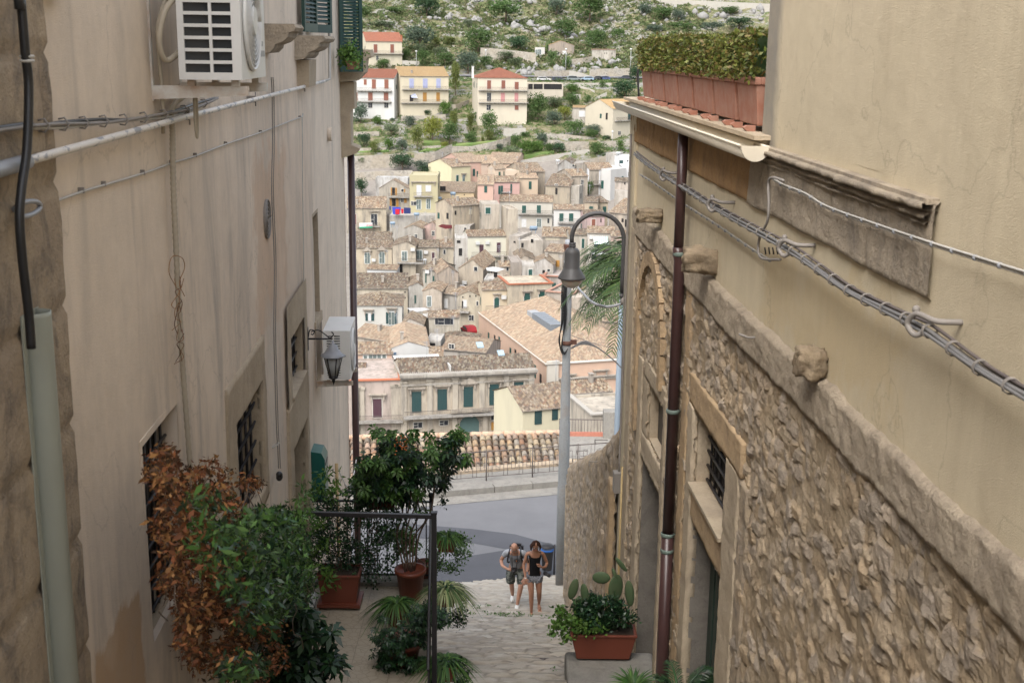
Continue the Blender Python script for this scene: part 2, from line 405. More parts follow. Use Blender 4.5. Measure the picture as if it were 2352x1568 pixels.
def mk_tiles(name, cols, lichen=.5):
    t = NT(name, .92, .12)
    uv = t.n('UVMap').outputs[0]; rn = t.n('ObjectInfo').outputs['Random']
    s = t.n('SeparateXYZ', _0=uv)
    cx = t.math('FLOOR', t.math('ADD', t.math('MULTIPLY', s.outputs[0], 4), .5)); 
    off = t.math('MULTIPLY', t.math('FRACT', t.math('MULTIPLY', cx, .37)), 1.0)
    cy = t.math('FLOOR', t.math('ADD', t.math('MULTIPLY', s.outputs[1], 2.6), off))
    w = t.n('TexWhiteNoise', noise_dimensions='3D', _Vector=t.n('CombineXYZ', _0=cx, _1=cy, _2=rn).outputs[0])
    k = len(cols); c = t.ramp(w.outputs['Value'], [(i/k, q) for i, q in enumerate(cols)], 'CONSTANT')
    off3 = t.n('VectorMath', operation='ADD', _0=uv, _1=t.n('CombineXYZ', _0=t.math('MULTIPLY', rn, 50)).outputs[0]).outputs[0]
    n1 = t.noise(off3, .35, 6, .65)
    c = t.mix(t.math('MULTIPLY', t.ramp(n1, [(.42, 0), (.65, 1)]), lichen), c, (.235, .20, .165))
    n2 = t.noise(off3, 1.3, 5, .7); c = t.mix(t.math('MULTIPLY', t.ramp(n2, [(.55, 0), (.75, 1)]), .4), c, (.46, .37, .26))
    t.color(t.mix(1, t.mix(1, c, t.n('CombineColor', _0=t.math('MULTIPLY_ADD', rn, .22, .35), _1=t.math('MULTIPLY_ADD', rn, .20, .37), _2=t.math('MULTIPLY_ADD', rn, .18, .40)).outputs[0], 'MULTIPLY'), (.98, .98, .98), 'MULTIPLY')); t.bump(t.n('TexNoise', _Vector=uv, _Scale=5.0, _Detail=3.0).outputs['Fac'], .4, .06); return t.m
M['coppi'] = mk_tiles('old_clay_tiles', [(.50, .40, .27), (.34, .25, .17), (.23, .17, .12), (.42, .31, .20), (.60, .50, .36), (.28, .21, .16), (.38, .24, .16), (.46, .37, .27)])
M['coppi_pale'] = mk_tiles('pale_clay_tiles', [(.56, .44, .30), (.50, .36, .25), (.62, .50, .35), (.44, .32, .22), (.40, .31, .23), (.58, .42, .29)], .25)
M['coppi_red'] = mk_tiles('red_clay_tiles', [(.42, .17, .11), (.40, .16, .10), (.45, .19, .12)], .1)
M['coppi_ochre'] = mk_tiles('ochre_tiles', [(.58, .40, .20), (.56, .38, .19), (.60, .42, .22)], .06)
t = NT('vertex_tiles', .9, .15); v = t.pos(); vc = t.n('VertexColor', layer_name='Col').outputs[0]
c = t.mix(t.math('MULTIPLY', t.ramp(t.noise(v, 5, 6, .7), [(.44, 0), (.62, 1)]), .75), vc, (.24, .215, .185))
t.color(t.mix(1, c, (.56, .58, .60), 'MULTIPLY')); t.bump(t.noise(v, 20, 5, .7), .5, .02); M['neartile'] = t.m
M['skin'] = mat_paint('skin', (.40, .215, .145), .55, .1)
M['skin_tan'] = mat_paint('tanned_skin', (.29, .145, .09), .55, .1)
# ================================================================== walls of the alley
def wall_mesh(name, F, s0, s1, z0, z1, holes, ds, dz, fn=None, col=None, zs_extra=(), ss_extra=()):
    S = sorted(set(np.round(np.concatenate([np.arange(s0, s1, ds), [s1], [h[i] for h in holes for i in (0, 1)], list(ss_extra)]), 4)))
    Z = sorted(set(np.round(np.concatenate([np.arange(z0, z1, dz), [z1], [h[i] for h in holes for i in (2, 3)], list(zs_extra)]), 4)))
    S = np.array([a for a in S if s0-1e-6 <= a <= s1+1e-6]); Z = np.array([a for a in Z if z0-1e-6 <= a <= z1+1e-6])
    SS, ZZ = np.meshgrid(S, Z, indexing='ij')
    O = fn(SS, ZZ) if fn else np.zeros_like(SS)
    V = np.stack([F.x0+F.k*SS+F.n[0]*O, SS+F.n[1]*O, ZZ], -1).reshape(-1, 3)
    ni, nj = SS.shape
    i, j = np.meshgrid(np.arange(ni-1), np.arange(nj-1), indexing='ij')
    cs, cz = (S[:-1]+S[1:])[i]/2, (Z[:-1]+Z[1:])[j]/2
    keep = np.ones(cs.shape, bool)
    for h in holes: keep &= ~((cs > h[0]) & (cs < h[1]) & (cz > h[2]) & (cz < h[3]))
    i, j = i[keep], j[keep]
    a = i*nj+j
    q = [a, a+nj, a+nj+1, a+1] if F.n[0] > 0 else [a, a+1, a+nj+1, a+nj]
    c = col(SS, ZZ, O).reshape(-1, 3) if col else None
    return np_mesh(name, V, np.stack(q, -1), True, None, c)
def reveal(F, h, depth, jm, parent, back=None, backname='dark_room_back', o0=0.0):
    """the inside faces of an opening and what closes it"""
    s0, s1, z0, z1 = h; b = MB(); t = .04
    b.fbox(F, s0-t, s0, z0-t, z1+t, -depth, o0); b.fbox(F, s1, s1+t, z0-t, z1+t, -depth, o0)
    b.fbox(F, s0, s1, z1, z1+t, -depth, o0); b.fbox(F, s0, s1, z0-t, z0, -depth, o0)
    r = b.build('window_reveal', jm, parent)
    c = MB(); c.fbox(F, s0-t, s1+t, z0-t, z1+t, -depth-.06, -depth-.002)
    c.build(backname, back or M['void'], parent)  # default back is a near-black sheet, the unlit room's shade put into colour
    return r
def grille(F, h, o, nv, nh, parent, r=.009, bulge=0.0, name='window_grille'):
    b = MB(); s0, s1, z0, z1 = h
    for i in range(nv):
        s = s0+(i+.5)*(s1-s0)/nv; b.tube([F(s, z0, o), F(s, z1, o)], r, 6)
    for j in range(nh):
        z = z0+(j+.5)*(z1-z0)/nh; b.tube([F(s0, z, o+.012), F(s1, z, o+.012)], r*1.2, 6)
    return b.build(name, M['black'], parent)

# ---- openings, measured on the wall planes
def rect(F, a, b, o=0.0):
    """a: near top, b: far bottom measured points -> (s0,s1,z0,z1)"""
    p, q = F.hit(*a, o), F.hit(*b, o); return (min(p[0], q[0]), max(p[0], q[0]), min(p[1], q[1]), max(p[1], q[1]))
_lh = LWF.hit
L1 = (_lh(327, 1027)[0], _lh(405, 926)[0], _lh(353, 1477)[1], (_lh(327, 1027)[1]+_lh(405, 926)[1])/2)
L2 = (_lh(537, 978)[0], _lh(598, 871)[0], -3.74, (_lh(537, 978)[1]+_lh(598, 871)[1])/2)
L3 = (12.08, 13.2, -3.50, -2.86)
L3d = (12.08, 13.2, -6.15, -4.02)
a, b = LWF.hit(718, 500), LWF.hit(735, 715)
L4 = (a[0], b[0], b[1], a[1])
holesL = [L1, L2, L3, L3d, L4]
LB = wempty('old_house', LWF(9, -8), 'tall beige plastered house with barred windows down the left side of the alley', 'house')
def plas(S, Z): return .012*fbm(S*.8, Z*.8, 3, 4)+.006*fbm(S*3, Z*1.5, 8, 3)
LEND = 18.7
link('plaster_wall', wall_mesh('plaster_wall', LWF, 5.12, LEND, -14, 3.4, holesL, .14, .14, plas), M['plaster_l'], LB)
b = MB()   # the body of the house behind its front, so that it is solid from every side
b.fbox(LWF, 5.1, LEND, -14, 3.4, -7.5, -.62)
b.fbox(LWF, LEND-.05, LEND, -14, 3.4, -.62, -.03)
b.build('house_body', M['plaster_l'], LB)
# ashlar corner of the nearer part
def ash(S, Z):
    zz = np.where(np.abs(((Z+9.93)/.52) % 1-.5) > .48, -.018, 0); row = np.floor((Z+9.93)/.52)
    ss = np.where(np.abs(((S+.37*row)/.9) % 1-.5) > .488, -.018, 0)
    return .03+.01*fbm(S*2, Z*2, 5, 5)+.006*fbm(S*9, Z*9, 15, 3)+zz+ss
link('ashlar_pilaster', wall_mesh('ashlar_pilaster', LWF, -3, 5.13, -9, 3.4, [], .035, .04, ash), M['ashlar'], LB)
b = MB(); b.fbox(LWF, 5.1, 5.38, .19, 3.4, -.02, .05); b.fbox(LWF, -3, 5.13, -9, 3.4, -7.5, -.3); b.build('ashlar_block', M['ashlar'], LB)
# window 1 : grille inside, sloping sill
reveal(LWF, L1, .15, M['plaster_l'], LB, M['void'])
g = (L1[0]+.02, L1[1]-.02, L1[2], L1[3]); grille(LWF, g, -.085, 6, 9, LB, .010)
b = MB()
b.prism([(-.14, L1[2]+.05), (.0, L1[2]-.02), (.0, L1[2]-.06), (-.14, L1[2]-.06)], L1[0]+.002, L1[1]-.002, lambda u, v, h: LWF(h, v, u)); b.build('window_sill', M['lime'], LB)
# window 2 with flat stone surround
reveal(LWF, L2, .20, M['lime'], LB)
def surround(F, h, wl, wr, wt, wb, o, mat, parent, name='window_surround', chips=True):
    s0, s1, z0, z1 = h
    def fn(S, Z): return o+.008*fbm(S*4, Z*4, 21, 5)+.004*fbm(S*16, Z*16, 4, 3)
    me = wall_mesh(name, F, s0-wl, s1+wr, z0-wb, z1+wt, [h], .05, .05, fn)
    ob = link(name, me, mat, parent)
    md = ob.modifiers.new('thick', 'SOLIDIFY'); md.thickness = o+.03; md.offset = -1
    return ob
surround(LWF, L2, .32, .17, .40, .15, .022, M['lime'], LB)
b = MB()
for k in range(5):
    s = L2[0]+.12+k*.24; b.tube([LWF(s, L2[2], -.06), LWF(s, L2[3], -.06)], .013, 6)
for k in range(7):
    z = L2[2]+.08+k*.17
    b.tube([LWF(L2[0]+.02+.03*q, z+(.035 if q % 2 else -.035), -.06+(.03 if q % 2 else 0)) for q in range(39)], .011, 5)
b.build('window_grille', M['black'], LB)
# window 3 over the door, one tall surround
big = (L3[0], L3[1], L3d[2], L3[3])
surround(LWF, L3d, .28, .22, .50, 0, .03, M['lime'], LB, 'door_surround')
def fn(S, Z): return .032+.006*fbm(S*5, Z*5, 31, 4)
link('window_surround', wall_mesh('ws', LWF, L3[0]-.28, L3[1]+.22, L3d[3]+.5, L3[3]+.38, [L3], .05, .05, fn), M['lime'], LB)
reveal(LWF, L3, .17, M['lime'], LB); reveal(LWF, L3d, .40, M['lime'], LB, M['doorgreen'], 'door')
grille(LWF, (L3[0]+.02, L3[1]-.02, L3[2], L3[3]), -.08, 7, 4, LB, .011)
b = MB(); b.fbox(LWF, L3[0], L3[1], L3[2], L3[2]+.03, -.4, .05); b.build('window_sill', M['lime'], LB)
b = MB(); b.fbox(LWF, L3d[0]-.28, L3d[1]-.05, -6.3, -6.08, .035, .10); b.build('door_step', M['white'], LB)
reveal(LWF, L4, .3, M['lime'], LB)
b = MB(); b.fbox(LWF, L4[0]-.1, L4[1]+.1, L4[2]-.12, L4[2]-.002, -.1, .02); b.fbox(LWF, L4[0]-.02, L4[0]+.1, L4[2], L4[3], -.25, -.12); b.build('window_sill', M['lime'], LB)

# ---- moulded balcony sills and green shutters high on the wall
def moulding(F, s0, s1, z1, prof, parent, name, mat):
    b = MB(); b.prism(prof, s0, s1, lambda u, v, h: F(h, z1+v, u)); return b.build(name, mat, parent)
SILL = [(-.02, 0), (.30, 0), (.32, -.03), (.30, -.06), (.26, -.07), (.25, -.11), (.20, -.15), (.14, -.17), (.13, -.20), (.09, -.24), (-.02, -.25)]
p = LWF.hit(676, 86); q = (14.15, p[1])
moulding(LWF, p[0], q[0]+.15, p[1]+.02, SILL, LB, 'window_ledge', M['ledge'])
moulding(LWF, p[0]+.15, q[0]-.1, p[1]-.23, [(-.02, 0), (.13, 0), (.12, -.28), (-.02, -.30)], LB, 'ledge_bracket', M['lime'])
def shutter(F, s0, s1, z0, z1, o, parent, yaw=0, name='shutter'):
    """louvred leaf hinged at s0, swung out by yaw"""
    w = s1-s0; t = .035; c, sn = math.cos(yaw), math.sin(yaw)
    def P(u, z, h): return F(s0+u*c-h*sn, z, o+u*sn+h*c)
    b = MB()
    def bx(u0, u1, a, d, h0=0, h1=t): b.box8([P(u0, a, h0), P(u1, a, h0), P(u1, a, h1), P(u0, a, h1), P(u0, d, h0), P(u1, d, h0), P(u1, d, h1), P(u0, d, h1)])
    bx(0, .05, z0, z1); bx(w-.05, w, z0, z1); bx(.05, w-.05, z1-.07, z1); bx(.05, w-.05, z0, z0+.09)
    zm = (z0+z1)/2; bx(.05, w-.05, zm-.03, zm+.03)
    z = z0+.11
    while z < z1-.09:
        if abs(z-zm) > .05:
            b.box8([P(.05, z, .03), P(w-.05, z, .03), P(w-.05, z+.006, .033), P(.05, z+.006, .033), P(.05, z+.03, .002), P(w-.05, z+.03, .002), P(w-.05, z+.036, .005), P(.05, z+.036, .005)])
        z += .045
    return b.build(name, M['greenshutter'], parent)
sa = LWF.hit(700, 82)
shutter(LWF, p[0]+.25, p[0]+.80, p[1]+.06, 1.9, .05, LB, R(8))
shutter(LWF, p[0]+1.0, p[0]+1.5, p[1]+.06, 1.9, .05, LB, R(20))
p2 = LWF.hit(612, 70); moulding(LWF, p2[0]-.5, p2[0]+.1, p2[1]+.05, SILL, LB, 'window_ledge', M['ledge'])
# corner window with open louvred shutters and pot plant
c0 = LWF.hit(776, 165); cz = c0[1]
shutter(LWF, c0[0]-.05, c0[0]+.30, cz, 2.6, .03, LB, R(60))
shutter(LWF, LEND-.55, LEND-.1, cz+.05, 2.6, .03, LB, R(22))
# pilaster capital at the far corner
cap = [(-.02, 0), (.42, 0), (.43, -.06), (.36, -.10), (.34, -.24), (.22, -.36), (.20, -.42), (-.02, -.44)]
q = LWF.hit(800, 165)
moulding(LWF, LEND-.5, LEND+.18, -.05, [(-.02, 0), (.44, 0), (.46, -.10), (.38, -.13), (.36, -.32), (.24, -.44), (-.02, -.46)], LB, 'corner_capital', M['lime'])
moulding(LWF, LEND-.4, LEND+.08, -.51, [(-.02, 0), (.20, 0), (.20, -.38), (.14, -.40), (.14, -.9), (.26, -.95), (.22, -1.02), (.10, -1.06), (-.02, -1.1)], LB, 'corner_pilaster', M['lime'])

# ================================================================== things fixed to the left wall
def tube_obj(name, pts, r, mat, label, cat, parent=None, n=8, rs=None):
    b = MB(); b.tube(pts, r, n, rs=rs); o = b.build(name, mat, parent)
    if label: tag(o, label, cat)
    return o
def smooth_pts(pts, k=6):
    """Catmull-Rom through 3-D points"""
    P = [Vector(p) for p in pts]; P = [P[0]*2-P[1]]+P+[P[-1]*2-P[-2]]; out = []
    for i in range(1, len(P)-2):
        for j in range(k):
            t = j/k; a, b_, c, d = P[i-1:i+3]
            out.append(.5*((2*b_)+(c-a)*t+(2*a-5*b_+4*c-d)*t*t+(3*b_-a-3*c+d)*t**3))
    out.append(P[-2]); return out
def onwall(F, pts, o=.03): 
    return [F(*F.hit(x, y, o), o) for x, y in pts]
# water pipe
t = wempty('wall_pipe', onwall(LWF, [(300, 300)], .07)[0], 'long thin pipe with flaking cream paint crossing the left wall', 'pipe')
pp = onwall(LWF, [(0, 388), (76, 367)], .09)+[]
b = MB(); e = LWF.hit(60, 370, .08); z0 = e[1]
line = onwall(LWF, [(60, 371), (75, 366), (250, 318), (415, 272), (600, 225), (745, 187)], .07)
b.tube(line, .019); b.build('painted_pipe', M['pipepaint'], t)
b = MB(); b.tube([LWF(1.2, LWF.hit(-60, 404, .07)[1]-.3, .07)]+onwall(LWF, [(-60, 404), (0, 389), (62, 371)], .07), .029, 10); b.build('grey_sleeve', M['greypipe'], t)
b = MB(); v = onwall(LWF, [(745, 187), (757, 182), (756, 60), (745, 48)], .07); b.tube(v, .018); b.build('pipe_bend', M['cablew'], t)
for x, y in ((435, 266), (587, 228), (700, 199)):
    c = Vector(onwall(LWF, [(x, y)], .07)[0]); b = MB(); s, z = LWF.hit(x, y, .07)
    b.fbox(LWF, s-.01, s+.01, z-.026, z+.026, 0, .07); b.tube([LWF(s, z-.055, .07), LWF(s, z+.055, .07)], .005, 6)
    b.build('pipe_bracket', M['cable'], t)
# upper bundle
t = wempty('cable_bundle', onwall(LWF, [(200, 290)], .05)[0], 'twisted black and grey cables sagging above the flaking pipe', 'cable')
base = [(0, 297), (80, 291), (150, 286), (230, 280), (300, 275), (390, 262), (450, 245), (500, 225)]
for k, (m, dy, do) in enumerate((('blackrub', -4, .05), ('cable', 0, .062), ('cablew', 4, .05))):
    pts = [(x, y+dy+3*math.sin(i*1.9+k*2)) for i, (x, y) in enumerate(base)]
    MB().tube(smooth_pts(onwall(LWF, pts, do)), .0085, 6)
    b = MB(); b.tube(smooth_pts([LWF(1.5, LWF.hit(0, 297, do)[1]+.02*k, do)]+onwall(LWF, pts, do)), .008, 6); b.build('cable_strand', M[m], t)
for x in range(100, 480, 46):
    y = np.interp(x, [q_[0] for q_ in base], [q_[1] for q_ in base]); s, z = LWF.hit(x, y, .055)
    b = MB(); b.tube([LWF(s, z+.022, .035), LWF(s, z+.028, .06), LWF(s+.004, z, .078), LWF(s, z-.024, .06), LWF(s, z-.02, .035)], .004, 5); b.build('cable_tie', M['cable'], t)
# thin lower cable with clips, then straight down
pts = [(83, 490), (100, 472), (120, 465), (190, 440), (240, 425), (330, 398), (395, 375), (450, 358), (520, 331), (600, 304), (690, 270), (694, 275), (695, 420), (697, 560), (698, 670)]
o = tube_obj('thin_cable', smooth_pts(onwall(LWF, pts, .02), 5), .006, M['cablew'], 'thin pale cable clipped along the left wall below the flaking pipe', 'cable')
for x, y in pts[3:11]:
    s, z = LWF.hit(x, y, .02); b = MB(); b.fbox(LWF, s-.006, s+.006, z-.007, z+.018, 0, .026); b.build('cable_clip', M['cable'], o)
# black cable falling into the channel
o = tube_obj('black_cable', smooth_pts([LWF(4.75, 3.3, .12), LWF(4.78, 1.6, .12)]+onwall(LWF, [(40, -60), (48, 0), (58, 120), (66, 200), (62, 340), (50, 430), (45, 500), (52, 600), (66, 720), (72, 800)], .12), 6), .017, M['blackrub'], 'thick black cable hanging down the ashlar stone on the left', 'cable', n=10)
b = MB()
for y in (130, 140):
    s, z = LWF.hit(62, y, .12); b.lathe([(.024, -.006), (.028, 0), (.024, .006)], LWF(s, z, .12), 12)
b.build('cable_tie', M['cablew'], o)
b = MB(); pts = [LWF(*LWF.hit(60+30*math.cos(a), 480+18*math.sin(a), .08+.02*math.sin(a)), .08) for a in np.linspace(-2.5, 1.8, 14)]
o = tube_obj('wall_hook', [LWF(*LWF.hit(20, 492, .0), .0)]+pts, .010, M['greypipe'], 'curled iron hook sticking out behind the thick black cable', 'hook')
# channel cover
s0, z0 = LWF.hit(95, 715, .08)
t = wempty('cable_channel', LWF(s0, -6, 0), 'grey green metal channel covering the cable at the left edge', 'cable cover')
b = MB(); n = 12; r = .062; seg = []
for z in (z0, z0-.02, -6.0):
    for k in range(n+1):
        a = math.pi*k/n; seg.append(LWF(s0+r*math.cos(a), z, .03+.085*math.sin(a)**.7))
m = n+1
b.add(seg, [(i*m+k, i*m+k+1, (i+1)*m+k+1, (i+1)*m+k) for i in range(2) for k in range(n)], True)
ob = b.build('channel_cover', M['trough'], t); md = ob.modifiers.new('t', 'SOLIDIFY'); md.thickness = .004
b = MB(); b.fbox(LWF, s0-.10, s0+.10, -6, z0, .032, .038); b.build('channel_flange', M['trough'], t)
# corrugated conduit
pts = smooth_pts(onwall(LWF, [(460, 200), (408, 232), (393, 262), (396, 300), (398, 420), (404, 560), (412, 720), (424, 900), (438, 1080), (446, 1140)], .045), 40)
rs = [.0165+(.001 if i % 4 < 2 else -.001) for i in range(len(pts))]
t = wempty('corrugated_conduit', onwall(LWF, [(404, 600)], .045)[0], 'corrugated beige conduit running down the left wall with dead tendrils', 'conduit')
b = MB(); b.tube(pts, .018, 8, rs=rs); b.build('conduit_hose', M['conduit'], t)
b = MB(); rr = random.Random(3)
for (x, y) in ((408, 640), (405, 690), (412, 760)):
    for k in range(3):
        q = [(x+rr.uniform(-14, 14), y+j*18+rr.uniform(-6, 6)) for j in range(5)]; b.tube(smooth_pts(onwall(LWF, q, .07+.02*k), 4), .0022, 4)
b.tube(smooth_pts(onwall(LWF, [(402, 655), (388, 625), (395, 590), (418, 592), (424, 615), (412, 650), (424, 680)], .07), 5), .0025, 4)
b.build('dead_tendril', M['leafbrown'], t)
# hanging wire with a knot
t = wempty('hanging_wire', onwall(LWF, [(630, 700)], .05)[0], 'dark wire hanging down the left wall and ending in a taped knot', 'wire')
for dx, rr_ in ((-2, .006), (2, .005)):
    b = MB(); b.tube(smooth_pts(onwall(LWF, [(625+dx, 178), (627+dx, 215), (628+dx, 330), (626+dx, 440), (632+dx, 600), (631+dx, 760), (634+dx, 880), (637+dx, 980), (640+dx, 1030), (642+dx, 1075)], .05), 5), rr_, 6); b.build('wire_strand', M['cable'], t)
b = MB(); s, z = LWF.hit(642, 1087, .06)
for k in range(6): b.sphere(LWF(s+rnd.uniform(-.03, .03), z+rnd.uniform(-.04, .04), .06), .03, 8, 5)
b.build('taped_knot', M['blackrub'], t)
s, z = LWF.hit(633, 1022, .07); b = MB(); b.tube([LWF(s+.045*math.cos(a), z+.02*math.sin(a), .07+.03*math.sin(a)) for a in np.linspace(0, 6.28, 13)], .006, 6); b.build('wire_loop', M['cablew'], t)
# round vent
s, z = LWF.hit(614, 503, .01); b = MB(); 
for k in range(5): 
    r = .17-.034*k; b.tube([LWF(s+r*math.cos(a), z+r*math.sin(a), .015) for a in np.linspace(0, 6.2832, 25)], .007, 5)
b.prism([(.175*math.cos(a), .175*math.sin(a)) for a in np.linspace(0, 6.2832, 25)[:-1]], .0, .012, lambda u, v, h: LWF(s+u, z+v, h))
tag(b.build('wall_vent', M['cable']), 'round grey vent cover set in the peach patch of the left wall', 'vent')
s, z = LWF.hit(755, 308, .01); b = MB(); b.prism([(.09*math.cos(a), .09*math.sin(a)) for a in np.linspace(0, 6.2832, 17)[:-1]], 0, .05, lambda u, v, h: LWF(s+u, z+v, h)); tag(b.build('flue_cap', M['plaster_l']), 'small round flue cap high on the left wall', 'flue cap')

# ---- air conditioners
def ac_unit(s, z, off, w, dep, h, label, big):
    """body sits off the wall; its side faces up the street"""
    t = wempty('air_conditioner', LWF(s, z, off), label, 'air conditioner', 'air conditioners on the left house')
    b = MB(); o0, o1 = off, off+dep
    sd = s                              # side facing the camera
    # shell without the near side
    th = .012
    b.fbox(LWF, sd+.02, s+w, z, z+h, o0, o1); b.build('casing', M['white'], t)
    b = MB()
    if big:
        nr, nc = 9, 2; fr = .022; gz0, gz1 = z+.03, z+h-.03; go0, go1 = o0+.035, o1-.05
        rows = [(gz0+(gz1-gz0)*k/nr) for k in range(nr+1)]; split = go0+(go1-go0)*.56
        b.fbox(LWF, sd, sd+.018, z, gz0, o0, o1); b.fbox(LWF, sd, sd+.018, gz1, z+h, o0, o1)
        b.fbox(LWF, sd, sd+.018, gz0, gz1, o0, go0); b.fbox(LWF, sd, sd+.018, gz0, gz1, go1, o1); b.fbox(LWF, sd, sd+.018, gz0, gz1, split-.008, split+.008)
        for r_ in rows: b.fbox(LWF, sd+.001, sd+.017, r_-.009, r_+.009, go0, split-.008); b.fbox(LWF, sd+.001, sd+.017, r_-.009, r_+.009, split+.008, go1)
    else:
        gz0, gz1 = z+.05, z+h-.05; b.fbox(LWF, sd, sd+.018, z, gz0, o0, o1); b.fbox(LWF, sd, sd+.018, gz1, z+h, o0, o1)
        b.fbox(LWF, sd, sd+.018, gz0, gz1, o0, o0+.04); b.fbox(LWF, sd, sd+.018, gz0, gz1, o1-.12, o1); m_ = (o0+.04+o1-.12)/2; b.fbox(LWF, sd, sd+.018, gz0, gz1, m_-.008, m_+.008)
        k = 0; zz = gz0+.01
        while zz < gz1: b.fbox(LWF, sd+.001, sd+.017, zz, zz+.014, o0+.04, m_-.008); b.fbox(LWF, sd+.001, sd+.017, zz, zz+.014, m_+.008, o1-.12); zz += .03
    b.build('side_grille', M['white'], t)
    b = MB(); b.fbox(LWF, sd+.019, sd+.0195, z+.03, z+h-.03, o0+.03, o1-.04); b.build('coil', M['pane'], t)
    # fan front
    b = MB(); fr = min(w*.36, h*.42); cs, cz = s+w*.40, z+h*.5
    ring = [LWF(cs+fr*math.cos(a), cz+fr*math.sin(a), o1+.012) for a in np.linspace(0, 6.2832, 33)]; b.tube(ring, .012, 6)
    for k in range(9 if big else 6): 
        r = fr*(1-(k+1)/10); b.tube([LWF(cs+r*math.cos(a), cz+r*math.sin(a), o1+.02) for a in np.linspace(0, 6.2832, 29)], .0035, 4)
    for k in range(8):
        a = k*math.pi/4; b.tube([LWF(cs+.04*math.cos(a), cz+.04*math.sin(a), o1+.018), LWF(cs+fr*math.cos(a), cz+fr*math.sin(a), o1+.012)], .004, 4)
    b.prism([(fr*.28*math.cos(a), fr*.28*math.sin(a)) for a in np.linspace(0, 6.2832, 17)[:-1]], o1+.012, o1+.03, lambda u, v, h_: LWF(cs+u, cz+v, h_))
    b.build('fan_grille', M['white'], t)
    b = MB(); b.prism([(fr*.97*math.cos(a), fr*.97*math.sin(a)) for a in np.linspace(0, 6.2832, 33)[:-1]], o1, o1+.006, lambda u, v, h_: LWF(cs+u, cz+v, h_)); b.build('fan_well', M['acgrey'], t)
    if big:
        b = MB(); b.fbox(LWF, s+w*.80, s+w*.97, z+.12, z+.155, o1+.0005, o1+.002); b.fbox(LWF, s+w*.80, s+w*.90, z+.18, z+.21, o1+.0005, o1+.002); b.build('maker_badge', M['greypipe'], t)
    # bracket
    for k, ss in enumerate((s+.06, s+w-.10)):
        L = o1+.02; b = MB()
        b.fbox(LWF, ss, ss+.035, z-.075, z-.035, .012, L)
        b.prism([(.012, z-.11), (.012, z-.075), (L, z-.075), (L, z-.085)], ss, ss+.035, lambda u, v, h_: LWF(h_, v, u))
        b.fbox(LWF, ss+.002, ss+.037, z-.12, z+.55*h/.55, .0, .012)
        b.fbox(LWF, ss-.005, ss+.045, z-.034, z-.002, o0+.03, o0+.07); b.fbox(LWF, ss-.005, ss+.045, z-.034, z-.002, o1-.07, o1-.03)
        b.build('wall_bracket', M['rust'], t)
    return t
s, z = LWF.hit(350, 205)
oo = .17
ss, zz = LWF.hit(412, 183, .17)
ac_unit(ss, zz, .17, .86, .34, .64, 'big white air conditioner on rusty bracket near the top left', True)
AC1 = (ss, zz)
b = MB(); b.tube(smooth_pts([LWF(ss+.05, zz+.45, .17), LWF(ss-.02, zz+.35, .11), LWF(ss-.04, zz+.2, .08), LWF(ss+.02, zz+.1, .10), LWF(ss+.12, zz+.16, .17)]), .017, 8)
b.tube(smooth_pts([LWF(ss+.10, zz+.5, .13), LWF(ss+.05, zz+.3, .06), LWF(ss+.03, zz+.15, .06), LWF(ss+.10, zz-.1, .05), LWF(ss+.12, zz-.3, .04)]), .011, 8)
b.tube(smooth_pts([LWF(ss+.22, zz-.07, .2), LWF(ss+.22, zz-.25, .2), LWF(ss+.25, zz-.33, .2), LWF(ss+.28, zz-.25, .2), LWF(ss+.28, zz-.07, .2)]), .008, 8)
tag(b.build('coolant_hose', M['conduit']), 'insulated hoses looping between the big air conditioner and the wall', 'hose')
ss, zz = LWF.hit(744, 872, .10)
ac_unit(ss, zz, .10, .80, .32, .60, 'smaller white air conditioner behind the wall lantern', False)

# ---- wall lantern
s, z = LWF.hit(702, 778, .0)
t = wempty('wall_lantern', LWF(s, z, 0), 'black wall lantern with scrolled arm in front of the smaller air conditioner', 'lantern')
b = MB(); b.prism([(.03, -.13), (.04, 0), (.03, .13), (-.03, .13), (-.04, 0), (-.03, -.13)], 0, .03, lambda u, v, h: LWF(s+u, z+v, h)); b.build('wall_plate', M['black'], t)
b = MB(); b.tube([LWF(s, z+.0, .02), LWF(s, z+.0, .30)], .010); 
b.tube(smooth_pts([LWF(s, z+.02, .03), LWF(s, z+.10, .05), LWF(s, z+.09, .10), LWF(s, z+.05, .08), LWF(s, z+.06, .06)]), .007, 6)
b.tube(smooth_pts([LWF(s, z+.08, .06), LWF(s, z+.10, .14), LWF(s, z+.05, .22), LWF(s, z+.01, .27), LWF(s, z+.05, .31), LWF(s, z+.08, .29)]), .007, 6); b.build('scroll_arm', M['black'], t)
c = LWF(s, z-.02, .30)
b = MB(); b.lathe([(.012, 0), (.014, -.03), (.05, -.05), (.062, -.09), (.10, -.14), (.145, -.17), (.145, -.18), (.09, -.175), (.0001, -.17)], c, 6); b.build('lantern_roof', M['greypipe'], t)
b = MB()
for k in range(6):
    a = 2*math.pi*k/6; b.tube([Vector(c)+Vector((.105*math.cos(a), .105*math.sin(a), -.18)), Vector(c)+Vector((.045*math.cos(a), .045*math.sin(a), -.42))], .006, 5)
b.lathe([(.05, -.41), (.055, -.43), (.02, -.45), (.018, -.47), (.006, -.50), (.0001, -.52)], c, 10); b.build('lantern_cage', M['black'], t)
b = MB(); b.lathe([(.095, -.182), (.042, -.41)], c, 6); b.build('lantern_glass', M['acgrey'], t)
